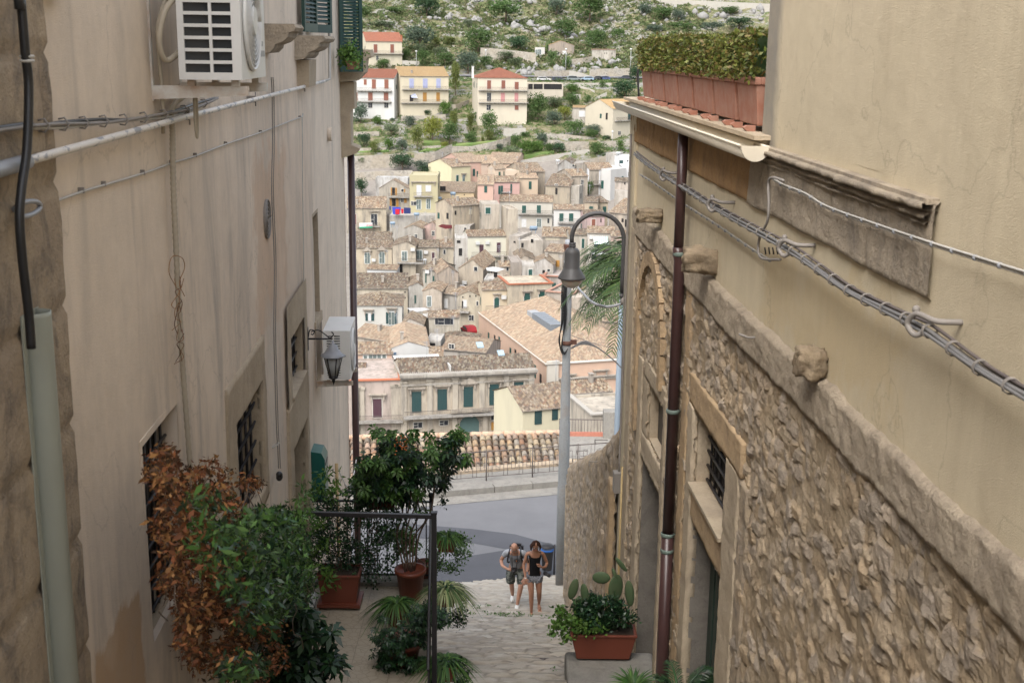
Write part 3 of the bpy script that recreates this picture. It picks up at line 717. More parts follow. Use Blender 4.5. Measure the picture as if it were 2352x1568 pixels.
# ---- far-corner downpipe
t = wempty('downpipe', LWF(LEND-.15, -9, .1), 'dark brown downpipe on the far corner of the left house', 'downpipe')
b = MB(); c = LWF(LEND+.02, 0, .10); xo = Vector((c[0], c[1], 0))
p0 = Vector(LWF(LEND+.02, LWF.hit(806, 325)[1], .10)); b.tube([p0, Vector((p0.x, p0.y, -13))], .055, 12); b.build('pipe', M['brownpipe'], t)
b = MB(); b.tube([p0+Vector((-.12, 0, .10)), p0+Vector((-.04, 0, .11)), p0+Vector((0, 0, .03)), p0+Vector((0, 0, -.05))], .06, 12); b.build('copper_elbow', M['terracotta'], t)
# green mailbox
a = LWF.hit(709, 1050, .0); c_ = LWF.hit(709, 1140, .0)
b = MB(); s = a[0]+.2
b.prism([(.0, a[1]-.62), (.16, a[1]-.62), (.16, a[1]-.10), (.12, a[1]-.02), (0, a[1])], s, s+.32, lambda u, v, h: LWF(h, v, u))
o = tag(b.build('mailbox', M['mailgreen']), 'green metal mailbox on the left wall beside the stone door frame', 'mailbox')
b = MB(); b.fbox(LWF, s+.04, s+.28, a[1]-.18, a[1]-.15, .16, .165); b.build('mail_slot', M['black'], o)
# ================================================================== right side of the alley
def rubble_fn(seed, cs, cz, amp, base=0.0, fade=None):
    def fn(S, Z):
        wx = S/cs+.30*fbm(S*6, Z*6, seed+40, 3); wz = Z/cz+.30*fbm(S*6+9, Z*5, seed+41, 3)
        f1, f2, cid, ox, oy = voro(wx, wz, seed)
        e = np.clip((f2-f1)*4.2, 0, 1)**.6
        r = (cid*7.31) % 1
        rg = np.abs(fbm(S*16, Z*18, seed+13, 4))
        hs = e*(.30+.70*r)*amp*1.25+amp*1.5*(((cid*3.7) % 1)-.5)*ox+amp*1.9*(((cid*5.1) % 1)-.5)*oy-.018*rg+.006*fbm(S*40, Z*40, seed+4, 3)
        mo = amp*(.28+.55*fbm(S*1.7, Z*1.7, seed+77, 3))+.010*fbm(S*12, Z*12, seed+3, 4)+.004*fbm(S*45, Z*45, seed+8, 2)
        k = np.clip((hs-mo)/.006, 0, 1); fn.e, fn.cid = k, cid
        return base+np.maximum(hs, mo)+.02*fbm(S*.7, Z*.7, seed+6, 3)
    return fn
PAL = np.array([.80, .77, .73])*np.array([(.42, .355, .275), (.385, .33, .27), (.44, .365, .27), (.36, .31, .25), (.405, .355, .30), (.42, .335, .235)])
def rubble_col(fn, mortar=(.33, .26, .175)):
    def col(S, Z, O):
        st = PAL[(fn.cid*5.999).astype(int)]; st = st*(.88+.24*((fn.cid*11.3) % 1))[..., None]
        k = fn.e; st = st*(1+.35*fbm(S*9, Z*9, 66, 4))[..., None]
        return np.array(mortar)*(1-k[..., None])+st*k[..., None]
    return col
RB = wempty('stone_house', RWF(9, -8), 'rubble stone house with yellow plaster upper wall down the right side of the alley', 'house')
Wb = (8.90, 10.18, -3.66, -3.02); Db = (8.90, 10.2, -7.2, -3.97)
Wa = (11.7, 12.75, -4.06, -3.45); Da = (11.7, 13.1, -7.2, -4.38)
fn = rubble_fn(5, .155, .115, .031)
_rw = link('rubble_wall', wall_mesh('rubble_wall', RWF, 2.2, 14.3, -8.6, -2.0, [Wb, Db, Wa, Da], .021, .021, fn, rubble_col(fn)), M['rubble'], RB)
_rw.data.polygons.foreach_set('use_smooth', [False]*len(_rw.data.polygons))
def plasr(S, Z): return .01*fbm(S*.9, Z*.9, 13, 4)+.004*fbm(S*4, Z*2, 18, 3)
link('plaster_wall', wall_mesh('plaster_wall', RWF, 8.55, 14.8, -2.0, -.55, [], .15, .1, plasr), M['plaster_r'], RB)
link('upper_wall', wall_mesh('upper_wall', RWF, -3, 8.55, -2.0, 3.0, [], .2, .2, plasr), M['plaster_r'], RB)
b = MB(); b.fbox(RWF, -3, 14.8, -14, -.58, -8, -.62); b.fbox(RWF, 14.32, 14.82, -14, -.58, -.62, .03); b.fbox(RWF, -3, 8.54, -.57, 3.0, -8, -.002); b.build('house_body', M['plaster_r'], RB)
b = MB(); b.fbox(RWF, 14.0, 14.34, -9, -2.0, -.3, .045); b.build('corner_strip', M['lime'], RB)
# worn string course
def sc(S, Z):
    edge = np.minimum(np.abs(Z+1.80), np.abs(Z+2.04))
    return (.075+.03*fbm(S*2.2, Z*3, 51, 5)+.018*fbm(S*9, Z*9, 52, 4))*np.clip(edge/.03+.15, 0, 1)
def wob(F, name, s0, s1, z0, z1, fn, amp0, amp1, seed, mat, parent, ds=.03, dz=.02, thick=True):
    """slab whose top and bottom edges are worn"""
    nS = int((s1-s0)/ds)+1; nZ = max(4, int((z1-z0)/dz)+1)
    S = np.linspace(s0, s1, nS); q = np.linspace(0, 1, nZ); SS, Q = np.meshgrid(S, q, indexing='ij')
    lo = z0+amp0*fbm(S*1.5, S*0+3, seed, 5)+amp0*.3*fbm(S*9, S*0, seed+1, 3); hi = z1+amp1*fbm(S*1.2, S*0+8, seed+2, 5)+amp1*.3*fbm(S*9, S*0, seed+4, 3)
    ZZ = lo[:, None]*(1-Q)+hi[:, None]*Q
    O = fn(SS, ZZ)*np.clip(np.minimum(Q, 1-Q)*nZ/1.0+.0, 0, 1)
    V = np.stack([F.x0+F.k*SS+F.n[0]*O, SS+F.n[1]*O, ZZ], -1).reshape(-1, 3)
    i, j = np.meshgrid(np.arange(nS-1), np.arange(nZ-1), indexing='ij'); a = (i*nZ+j).ravel()
    qd = [a, a+nZ, a+nZ+1, a+1] if F.n[0] > 0 else [a, a+1, a+nZ+1, a+nZ]
    return link(name, np_mesh(name, V, np.stack(qd, -1), True), mat, parent)
wob(RWF, 'string_course', .5, 14.3, -2.07, -1.79, lambda S, Z: .050+.010*fbm(S*1.6, Z*3, 51, 5)+.014*fbm(S*11, Z*11, 52, 5)+.010*fbm(S*35, Z*35, 57, 3), .022, .05, 60, M['course'], RB)
# frieze and ledge
fr = lambda S, Z: .028+.012*fbm(S*3, Z*4, 71, 5)+.008*fbm(S*14, Z*14, 72, 3)-.012*(np.abs(((S/.62) % 1)-.5) > .485)
wob(RWF, 'weathered_frieze', 5.32, 8.75, -1.06, -.62, fr, .018, .0, 80, M['ledge'], RB)
wob(RWF, 'frieze', 8.75, 14.8, -1.05, -.60, fr, .015, .0, 83, M['honeyf'], RB)
for k, (z0, z1, o) in enumerate(((-.67, -.62, .085), (-.71, -.672, .055), (-.74, -.712, .04))):
    wob(RWF, 'stone_ledge', 5.34+k*.02, 8.52, z0, z1, lambda S, Z: o+.022*fbm(S*4, Z*2+k, 90+k, 5)+.012*fbm(S*15, Z*12, 95, 3), .008, .006, 90+k, M['ledge'], RB, .02, .012)
b = MB(); b.fbox(RWF, 5.34, 8.52, -.635, -.61, 0, .06); b.build('ledge_top', M['ledge'], RB)
# pale stone strips, lintels, jambs
def slab(s0, s1, z0, z1, o, name, mat='lime', holes=(), seed=1, F=RWF, par=RB):
    f = lambda S, Z: o+.012*fbm(S*4, Z*3, seed, 5)+.008*fbm(S*17, Z*17, seed+2, 3)-.008*(np.abs(((Z/.55+seed*.37) % 1)-.5) > .49)
    ob = link(name, wall_mesh(name, F, s0, s1, z0, z1, list(holes), .035, .035, f), M[mat], par)
    md = ob.modifiers.new('t', 'SOLIDIFY'); md.thickness = o+.03; md.offset = -1
    return ob
slab(8.42, 10.42, -2.98, -2.72, .045, 'window_lintel', 'limey', seed=3)
slab(8.47, 8.90, -7.2, -2.98, .045, 'door_jamb', 'lime', seed=4)
slab(10.2, 10.42, -7.2, -2.98, .05, 'door_jamb', 'lime', seed=5)
slab(8.90, 10.2, -3.97, -3.66, .04, 'transom', 'limey', seed=6)
slab(8.22, 8.44, -5.2, -3.0, .035, 'pilaster', 'ashlar', seed=8)
slab(10.58, 10.82, -7.2, -2.05, .035, 'pilaster', 'limey', seed=9)
slab(11.55, 11.69, -7.2, -3.30, .05, 'door_jamb', 'lime', seed=10)
slab(12.77, 13.12, -4.08, -3.28, .03, 'window_jamb', 'lime', seed=11)
slab(11.69, 13.0, -3.44, -3.24, .035, 'window_lintel', 'lime', seed=12)
slab(11.69, 13.1, -4.36, -4.08, .035, 'transom', 'lime', seed=13)
slab(13.12, 13.4, -7.4, -3.3, .05, 'door_jamb', 'lime', seed=14)
# blind arch
b = MB(); n = 16
for k in range(n):
    a0, a1 = math.pi*k/n, math.pi*(k+1)/n-.02; cs, cz, r0, r1 = 12.75, -2.95, .72, .86
    P = lambda a, r, o: RWF(cs+r*math.cos(a), cz+r*math.sin(a)*1.05, o)
    b.box8([P(a0, r0, 0), P(a1, r0, 0), P(a1, r0, .07), P(a0, r0, .07), P(a0, r1, 0), P(a1, r1, 0), P(a1, r1, .07), P(a0, r1, .07)])
b.fbox(RWF, 11.9, 12.03, -3.3, -2.95, 0, .07); b.fbox(RWF, 13.47, 13.61, -4.2, -2.95, 0, .07); b.build('blind_arch', M['limey'], RB)
reveal(RWF, Wb, .14, M['lime'], RB); reveal(RWF, Db, .17, M['jambgrey'], RB, M['doorgreen'], 'door')
reveal(RWF, Wa, .09, M['lime'], RB, M['wood'], 'boarded_window'); reveal(RWF, Da, .25, M['jambgrey'], RB, M['doorgreen'], 'door')
b = MB()
for k in range(7): s = Db[0]+.1+k*.16; b.fbox(RWF, s, s+.10, -6.6, -4.1, -.172, -.155)
b.build('door_panels', M['doorgreen'], RB)
b = MB(); b.fbox(RWF, 12.2, 12.22, Wa[2], Wa[3], -.092, -.07); b.build('window_bar', M['cablew'], RB)
grille(RWF, (Wb[0]+.03, Wb[1]-.03, Wb[2], Wb[3]), -.10, 7, 5, RB, .012)
b = MB(); b.fbox(RWF, Wb[0], Wb[1], Wb[2], Wb[2]+.03, -.42, .075); b.build('window_sill', M['lime'], RB)
# rough broken consoles
def rock(name, c, r, seed, label, sc_=(1, 1, 1)):
    bm = bmesh.new(); bmesh.ops.create_icosphere(bm, subdivisions=4, radius=1)
    for v in bm.verts:
        p = v.co.copy(); k = 1+.35*(vnoise(p.x*1.8+seed, p.y*1.8+p.z*1.3, seed)-.5)+.22*(vnoise(p.x*5+seed, p.z*5+p.y*4, seed+3)-.5)+.10*(vnoise(p.z*12+p.x*9, p.y*12, seed+9)-.5)
        q = max(abs(p.x), abs(p.y), abs(p.z)); v.co = Vector((p.x*sc_[0], p.y*sc_[1], p.z*sc_[2]))*(float(k)*r*(.35+.65/q if q > 0 else 1)*.9)
    me = bpy.data.meshes.new(name); bm.to_mesh(me); bm.free()
    for q_ in me.polygons: q_.use_smooth = True
    ob = link(name, me, M['rock']); ob.location = c; tag(ob, label, 'stone bracket', 'broken stone brackets on the right wall'); return ob
s, z = RWF.hit(1606, 597, .13); rock('stone_bracket', RWF(s, z, .12), .135, 4, 'pitted stone bracket just right of the brown downpipe', (1.25, .8, .85))
s, z = RWF.hit(1862, 830, .08); rock('stone_bracket', RWF(s, z, .08), .10, 8, 'rounded broken stone bracket by itself halfway along the yellow plaster', (1.0, 1.0, 1.0))
s, z = RWF.hit(1492, 496, .12); rock('stone_bracket', RWF(s, z, .12), .125, 15, 'blocky stone bracket near the far corner under the flower boxes', (1.15, .9, .65))
# nail and hooks
s, z = RWF.hit(1752, 775, 0); tube_obj('iron_nail', [RWF(s, z, -.01), RWF(s, z, .10), RWF(s+.02, z+.02, .16)], .008, M['cable'], 'small iron nail sticking out of the stone band', 'nail')

# gutter, downpipe, terrace edge
t = wempty('roof_gutter', RWF(11, -.62, .12), 'cream half round gutter under the flower boxes', 'gutter')
b = MB(); prof = [(.235+.0*k, 0) for k in range(0)]
pts = [(.145+.095*math.cos(a), -.60+.10*math.sin(a)) for a in np.linspace(-math.pi*1.0, 0, 10)]
vs = []; 
for s_ in (8.12, 14.85):
    for u, v in pts: vs.append(RWF(s_, v, u))
b.add(vs, [(k, k+1, 10+k+1, 10+k) for k in range(9)], True); ob = b.build('gutter_trough', M['gutter'], t); md = ob.modifiers.new('t', 'SOLIDIFY'); md.thickness = .006
b = MB(); b.tube([RWF(8.12, -.597, .243), RWF(14.85, -.597, .243)], .009, 6); b.prism([(u, v) for u, v in pts], 8.10, 8.125, lambda u, v, h: RWF(h, v, u)); b.prism([(u, v) for u, v in pts], 14.85, 14.86, lambda u, v, h: RWF(h, v, u)); b.build('gutter_cap', M['gutter'], t)
b = MB(); b.fbox(RWF, 8.3, 14.9, -.575, -.545, -.9, .11); b.fbox(RWF, 8.35, 14.85, -.62, -.576, -.5, .045); ob = b.build('terrace_coping', M['lime'], RB)
b = MB(); b.fbox(RWF, 8.56, 14.8, -.60, -.577, -8, -.5); b.build('terrace_floor', M['tiles'], RB)
t = wempty('downpipe', RWF(11, -6, .1), 'dark brown downpipe with green copper collars on the right house', 'downpipe')
def rp(y, o=.10): return RWF(10.93, RWF.hit(1550, y, .1)[1], o)
zt = -.70; zj = RWF.hit(1560, 585, .1)[1]; zj2 = RWF.hit(1525, 1215, .1)[1]; zb = -7.0
b = MB(); b.tube([RWF(10.95, zt, .10), RWF(10.95, zj, .10)], .045, 14); b.tube([RWF(10.95, zj+.06, .10), RWF(10.95, zj, .10), RWF(10.95, zj-.06, .085), RWF(10.95, zj2, .085)], .052, 14); b.tube([RWF(10.95, zj2+.02, .085), RWF(10.95, zb, .085)], .058, 14)
b.build('pipe', M['brownpipe'], t)
cop = mat_paint('copper_collar', (.16, .22, .19), .5, .6, dirtcol=(.06, .05, .045)); M['copper'] = cop
for zz in (zj, RWF.hit(1540, 940, .1)[1], zj2, RWF.hit(1525, 1255, .1)[1]):
    b = MB(); b.lathe([(.058, -.02), (.064, -.01), (.064, .01), (.058, .02)], RWF(10.95, zz, .087), 16); b.tube([RWF(10.95, zz, -.02), RWF(10.95, zz, .14)], .006, 5); b.build('pipe_collar', cop, t)

# flower troughs with clipped hedge
bx = [14.1, 13.4, 12.6, 11.8, 11.04, 10.16, 9.3, 8.62]
ord_ = ['farthest', 'second farthest', 'third from the far end', 'middle one', 'third from the near end', 'second nearest', 'nearest']
def leaf_cloud(n, fn_pos, size, seed, elong=1.7, up=0.0, fold=True):
    """n folded leaf blades; fn_pos(rng,n)-> (n,3) positions, normals optional"""
    g = np.random.default_rng(seed); P = fn_pos(g, n)
    d = g.normal(size=(n, 3)); d[:, 2] += up; d /= np.linalg.norm(d, axis=1)[:, None]
    e = np.cross(d, g.normal(size=(n, 3))); e /= np.linalg.norm(e, axis=1)[:, None]
    nn = np.cross(d, e)
    sz = size*(.6+.8*g.random(n))[:, None]
    tip = P+d*sz*elong; mid = P+d*sz*elong*.5; 
    a = mid+e*sz*.42+nn*sz*.12; c = mid-e*sz*.42+nn*sz*.12
    V = np.stack([P, a, tip, c], 1).reshape(-1, 3)
    i = np.arange(n)*4; F_ = np.stack([i, i+1, i+2, i+3], -1)
    return V, F_
for k in range(7):
    s1, s0 = bx[k]-.035, bx[k+1]+.035
    t = wempty('terracotta_trough', RWF((s0+s1)/2, -.545, -.1), '%s of the terracotta troughs with clipped hedge above the gutter' % ord_[k], 'planter', 'terracotta troughs above the gutter')
    z0, h = -.505, .33; b = MB(); o1, o0 = .03, -.36
    def P(s_, z_, o_): return RWF(s_, z_, o_)
    tp = .03
    b.box8([P(s0+tp, z0, o0+tp), P(s1-tp, z0, o0+tp), P(s1-tp, z0, o1-tp), P(s0+tp, z0, o1-tp), P(s0, z0+h-.05, o0), P(s1, z0+h-.05, o0), P(s1, z0+h-.05, o1), P(s0, z0+h-.05, o1)])
    for (a0, a1, c0_, c1_) in ((s0-.012, s1+.012, o1-.03, o1+.014), (s0-.012, s1+.012, o0-.014, o0+.03), (s0-.012, s0+.03, o0+.03, o1-.03), (s1-.03, s1+.012, o0+.03, o1-.03)):
        b.fbox(RWF, a0, a1, z0+h-.052, z0+h, c0_, c1_)
    ob = b.build('trough', M['terracotta'], t)
    md = ob.modifiers.new('b', 'BEVEL'); md.width = .008; md.segments = 2
    for q in (s0+.08, s1-.14):
        b = MB(); b.prism([(.0, -.545), (.06, -.545), (.085, -.52), (.06, -.505), (0, -.505)], q, q+.06, lambda u, v, hh: RWF(hh, v, u)); b.build('trough_foot', M['terracotta'], t)
    b = MB(); b.fbox(RWF, s0+.03, s1-.03, z0+h-.08, z0+h-.03, o0+.03, o1-.03); b.build('soil', M['soil'], t)
    hh = .29+.04*math.sin(k*2.3)
    def hp(g, n):
        u = g.random(n); w = g.random(n); zz = g.random(n)
        f = g.integers(0, 4, n); 
        w = np.where(f == 0, .94+.06*g.random(n), w); zz = np.where(f == 1, .92+.08*g.random(n), zz); w = np.where(f == 2, .05*g.random(n), w)
        S = s0-.03+(s1-s0+.06)*u; O = o0+.02+(o1-o0+.03)*w; Zz = z0+h-.02+hh*zz
        O += .025*(fbm(S*6, Zz*6, 5, 3)); Zz = Zz+.02*fbm(S*7, O*7, 6, 3)*(zz > .8)
        return np.stack([RWF.x0+RWF.k*S+RWF.n[0]*O, S+RWF.n[1]*O, Zz], -1)
    V, F_ = leaf_cloud(3200, hp, .022, 100+k)
    link('clipped_hedge', np_mesh('clipped_hedge', V, F_), M['hedge'], t)
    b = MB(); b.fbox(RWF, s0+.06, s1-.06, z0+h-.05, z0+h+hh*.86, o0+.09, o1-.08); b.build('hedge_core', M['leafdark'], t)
tube_obj('rail_hoop', smooth_pts([RWF(14.4, -.54, 0), RWF(14.42, -.2, .02), RWF(14.40, -.14, -.04), RWF(14.4, -.15, -.3)]), .012, M['black'], 'thin black iron hoop at the far end of the terracotta troughs', 'railing')

# cables on the right wall
cab = [(1462, 352), (1490, 375), (1535, 405), (1590, 440), (1650, 478), (1730, 522), (1820, 572), (1890, 620), (1960, 668), (2040, 708), (2115, 745), (2150, 765), (2240, 830), (2300, 868), (2400, 925), (2560, 1010)]
t = wempty('main_cable_bundle', onwall(RWF, [(1900, 630)], .1)[0], 'thick sagging bundle of grey cables tied along the right wall', 'cable')
bxr = onwall(RWF, cab, .10)
for k, (dz, do, m, r) in enumerate(((.018, .0, 'ironfence', .008), (.003, .022, 'cable2', .009), (-.018, .010, 'cable2', .009), (-.007, -.006, 'cable', .009), (-.009, .030, 'cable2', .008))):
    pts = [Vector(p)+Vector((-do, 0, dz+.004*math.sin(i*1.3+k))) for i, p in enumerate(bxr)]
    b = MB(); b.tube(smooth_pts(pts, 6), r, 7); b.build('cable_strand', M[m], t)
b = MB(); sm = smooth_pts(bxr, 40); acc = 0
for i in range(1, len(sm)):
    acc += (sm[i]-sm[i-1]).length
    if acc > .26:
        acc = 0; d = (sm[i]-sm[i-1]).normalized(); a = Vector((1, 0, 0)); bb = d.cross(a).normalized(); cc = sm[i]+Vector((-.014, 0, 0))
        b = MB()
        for dd in (0, .012): b.tube([cc+d*dd+a*(.032*math.cos(q))+bb*(.030*math.sin(q)) for q in np.linspace(0, 6.2832, 11)], .0028, 4)
        b.build('cable_tie', M['cable'], t)
for (x, y) in ((1535, 402), (1650, 470), (1820, 568), (2130, 742)):
    s, z = RWF.hit(x, y, .1); b = MB()
    b.tube(smooth_pts([RWF(s-.12, z+.03, 0), RWF(s-.1, z+.03, .10), RWF(s, z+.04, .15), RWF(s+.04, z-.01, .17), RWF(s, z-.05, .15), RWF(s-.03, z-.03, .12)]), .013, 7)
    b.sphere(RWF(s+.02, z+.055, .145), .018, 8, 5); b.build('cable_hook', M['cable'], t)
def cable2(name, pts, o, r, mat, label, k=2):
    t = wempty(name, onwall(RWF, [pts[len(pts)//2]], o)[0], label, 'cable')
    P = onwall(RWF, pts, o)
    for q in range(k):
        b = MB(); b.tube(smooth_pts([Vector(p)+Vector((-.006*q, 0, .012*q)) for p in P], 6), r, 6); b.build('cable_strand', M[mat], t)
    b = MB(); sm = smooth_pts(P, 40); acc = 0
    for i in range(1, len(sm)):
        acc += (sm[i]-sm[i-1]).length
        if acc > .22: acc = 0; s_ = sm[i]; b = MB(); b.sphere(s_+Vector((-.004, 0, .006)), .0135, 6, 4); b.build('cable_tie', M['greypipe'], t)
    return t
cable2('upper_cable', [(1775, 412), (1800, 428), (1850, 448), (1900, 478), (2000, 515), (2140, 563), (2250, 598), (2352, 630), (2500, 675)], .06, .006, 'cablew', 'pale pair of thin cables crossing the stone frieze of the right wall')
cable2('lower_cable', [(1470, 402), (1500, 420), (1560, 462), (1590, 482), (1650, 520), (1700, 555), (1745, 585), (1770, 600)], .05, .005, 'cablew', 'thin pale cable pair ending below the thick bundle of the right wall')
t = tube_obj('drop_cable', smooth_pts(onwall(RWF, [(1800, 415), (1775, 408), (1765, 420), (1766, 470), (1762, 510), (1745, 545), (1742, 580), (1755, 595), (1792, 596)], .10)), .009, M['cable'], 'grey cable dropping from the frieze across the thick bundle', 'cable')
b = MB()
for q in range(4):
    s, z = RWF.hit(1752+q*9, 584, .06); b.tube([RWF(s, z, .04), RWF(s, z+.045, .05)], .005, 5)
b.build('wire_ends', M['black'], t)
# drop wires at the far corner
o = tube_obj('corner_cable', smooth_pts([RWF(14.5, -.95, .06), RWF(14.52, -2, .06), RWF(14.5, -3.2, .06), RWF(14.55, -4.2, .06), RWF(14.5, -5.1, .07)], 5), .014, M['cable'], 'dark cable running down the far corner of the stone house', 'cable')
b = MB(); b.tube([RWF(14.55, -1, .06), RWF(14.6, -3, .07), RWF(14.57, -5, .06), RWF(14.6, -6.4, .06)], .006, 5); b.fbox(RWF, 14.4, 14.55, -5.3, -5.05, .04, .14); b.build('junction_box', M['cable'], o)
tube_obj('yellow_pipe', [RWF(14.1, -4.85, .09), RWF(14.1, -7.8, .09)], .013, M['yelpipe'], 'thin yellow gas pipe on the far corner of the stone house', 'pipe')

# ================================================================== lower garden wall
GB = wempty('garden_wall', GWF(20, -10), 'rubble stone garden wall behind the tall grey post', 'wall')
f = rubble_fn(15, .19, .14, .036)
nS, nZ = 340, 190; S = np.linspace(14.82, 25.45, nS)
top = np.interp(S, [14.8, 15.4, 17, 19, 21, 23, 24.6, 25.2, 25.45], [-4.35, -4.75, -5.5, -6.3, -7.05, -7.8, -8.4, -8.75, -9.1])+.05*fbm(S*3, S*0, 9, 4)
SS, Q = np.meshgrid(S, np.linspace(0, 1, nZ), indexing='ij'); ZZ = -12.9+(top[:, None]+12.9)*Q
O = f(SS, ZZ)-.10*np.clip((Q-.96)/.04, 0, 1)**2
c = rubble_col(f)(SS, ZZ, O)
V = np.stack([GWF.x0+GWF.k*SS+GWF.n[0]*O, SS, ZZ], -1); cols = [c]
# top surface and back
nT = 14; ext = []; exc = []
for k in range(1, nT):
    q = k/(nT-1); o = -.08-.42*q; zt_ = top+.06*math.sin(q*math.pi)+.05*fbm(SS[:, 0]*7, SS[:, 0]*0+k, 33, 4)-.0
    ext.append(np.stack([GWF.x0+GWF.k*S-GWF.n[0]*abs(o), S, zt_], -1)); exc.append(np.tile(np.array([.36, .33, .29]), (nS, 1))*(.75+.5*vnoise(S*9, S*0+k*1.7, 4))[:, None])
ext.append(np.stack([GWF.x0+GWF.k*S-GWF.n[0]*.5, S, S*0-12.9], -1)); exc.append(np.tile(np.array([.4, .33, .24]), (nS, 1)))
V = np.concatenate([V, np.stack(ext, 1)], 1); c = np.concatenate([c, np.stack(exc, 1)], 1)
n2 = V.shape[1]; i, j = np.meshgrid(np.arange(nS-1), np.arange(n2-1), indexing='ij'); a = (i*n2+j).ravel()
link('wall_face', np_mesh('wall_face', V.reshape(-1, 3), np.stack([a, a+n2, a+n2+1, a+1], -1), True, None, c.reshape(-1, 3)), M['rubble'], GB)
b = MB(); b.fbox(GWF, 25.36, 25.5, -12.9, -9.2, -.5, .03); b.build('end_quoin', M['lime'], GB)
slab(16.3, 16.5, -12.5, -6.6, .07, 'wall_pier', 'ashlar', seed=21, F=GWF, par=GB)
slab(15.0, 15.3, -12.5, -5.4, .09, 'wall_pier', 'limey', seed=22, F=GWF, par=GB)
for k, (x, y) in enumerate(((1340, 1010), (1385, 985), (1330, 1028), (1370, 1035))):
    b = MB(); s, z = GWF.hit(x, y+25, .05); b.tube([GWF(s, z, -.02), GWF(s, z, .14)]+[GWF(s+.035*math.sin(a), z-.03+.035*math.cos(a), .16) for a in np.linspace(0, 5, 9)], .006, 5)
    tag(b.build('eye_hook', M['cable']), ['rusty eye hook in the garden wall, highest and farthest left', 'rusty eye hook in the garden wall nearest the house corner', 'rusty eye hook lowest on the rounded end of the garden wall', 'rusty eye hook in the middle of the garden wall face'][k], 'hook', 'eye hooks in the garden wall')

# ================================================================== grey post, gooseneck lamp
base = atZ(1289, 1343, -11.98)
t = wempty('utility_pole', base, 'tall grey galvanised utility pole with rust stains beside the garden wall', 'pole')
def polez(y): return ray(1289, y).z/ray(1289, y).y*base.y
ys = [(1345, .135), (1120, .133), (1108, .122), (972, .120), (962, .106), (870, .104), (862, .090), (720, .086), (570, .076), (563, .074)]
b = MB(); b.lathe([(r, polez(y)) for y, r in ys], (base.x, base.y, 0), 24); b.build('pole_tube', M['galv'], t)
b = MB(); b.lathe([(.076, polez(563)), (.08, polez(562)), (.08, polez(551)), (.0001, polez(550))], (base.x, base.y, 0), 20); b.build('pole_cap', M['greypipe'], t)
b = MB(); b.lathe([(.08, polez(600)), (.085, polez(580)), (.12, polez(563)), (.12, polez(561)), (.078, polez(560))], (base.x, base.y, 0), 16)
b.lathe([(.094, polez(792)), (.11, polez(790)), (.11, polez(783)), (.094, polez(782))], (base.x, base.y, 0), 16); b.box(base.x+.08, base.y-.03, polez(790), base.x+.22, base.y+.03, polez(780))
b.build('rusty_band', mat_paint('rust_brown', (.10, .045, .03), .8, .5), t)
b = MB(); b.bev(base.x-.15, base.y-.10, polez(757), base.x-.09, base.y-.04, polez(672), .008); b.build('cable_cover', M['white'], t)
b = MB()
for k in range(6):
    x0 = base.x-.13+.02*k
    b.tube(smooth_pts([(x0+.04, base.y-.09, polez(600)), (x0-.01, base.y-.12, polez(668)), (x0, base.y-.13, polez(730)), (x0-.03-.03*(k % 3), base.y-.13, polez(770+k*4)), (x0-.02*(k % 2), base.y-.14, polez(800+2*k)), (x0+.05, base.y-.14, polez(812-k*3))]), .010, 5)
b.build('cable_tangle', M['blackrub'], t)
far = atD(1425, 840, 30)
p0 = Vector((base.x+.09, base.y, polez(800))); b = MB()
for k in range(3): b.tube(smooth_pts([p0, atD(1340, 790, 27)+Vector((0, 0, .03*k)), atD(1375, 800, 28), atD(1415, 832, 30), atD(1460, 880, 32)]), .016, 5)
b.build('service_cable', M['cable'], t)
b = MB(); b.tube(smooth_pts([p0+Vector((0, 0, .3)), atD(1370, 790, 29), atD(1440, 806, 34)]), .007, 4); b.build('stay_wire', M['cable'], t)
# drain pole (pale blue)
pb = atD(1419, 930, 34); t2 = wempty('pale_blue_pole', (pb.x, pb.y, -15), 'slim pale blue lamp pole partly behind the palm leaves', 'pole')
b = MB(); b.lathe([(.085, -16), (.08, -9), (.065, -7.5), (.05, -6.4), (.0001, -6.39)], (pb.x, pb.y, 0), 14); b.build('pole_tube', M['bluepole'], t2)
b = MB(); b.lathe([(.10, -16), (.10, -15.4), (.09, -15.35)], (pb.x, pb.y, 0), 14); b.build('pole_sleeve', M['bluepole'], t2)

LD = 14.75
def lp(x, y, d=LD): return atD(x, y, d)
t = wempty('gooseneck_lamp', lp(1430, 620), 'dark grey gooseneck street lamp with bell shade fixed to the stone house corner', 'street lamp')
cx_, r_ = 1373, 60
arc = [lp(1429, 672), lp(1430, 640), lp(1432, 590), lp(1433, 555)]+[lp(1373+60*math.cos(a), 550-60*math.sin(a)) for a in np.linspace(.12, math.pi-.08, 14)]+[lp(1313.5, 558)]
b = MB(); b.tube(arc, .027, 12); b.sphere(lp(1428, 680), .03); b.tube([lp(1429, 672), lp(1428, 690)], .02, 8); b.build('curved_arm', M['lampgrey'], t)
b = MB()
for y in (591, 652): b.tube([lp(1430, y), Vector(RWF(14.75, lp(1430, y).z, .0))], .016, 8)
b.build('wall_bracket', M['black'], t)
top = lp(1315, 556); u = .00525
b = MB(); b.lathe([(.001, 0), (7.5*u, -.005), (8*u, -.02), (6.5*u, -.03), (8*u, -.04), (8*u, -.055), (6.5*u, -.065), (12*u, -.075), (16*u, -.10), (17.5*u, -.13), (17.8*u, -.31), (19.5*u, -.325), (31*u, -.42), (32*u, -.435), (31*u, -.445), (25*u, -.44)], top, 32); b.build('bell_shade', M['lampgrey'], t)
b = MB(); b.lathe([(26*u*math.cos(a), -.44-.12*math.sin(a)) for a in np.linspace(0, 1.57, 10)], top, 32); b.build('globe', M['milk'], t)
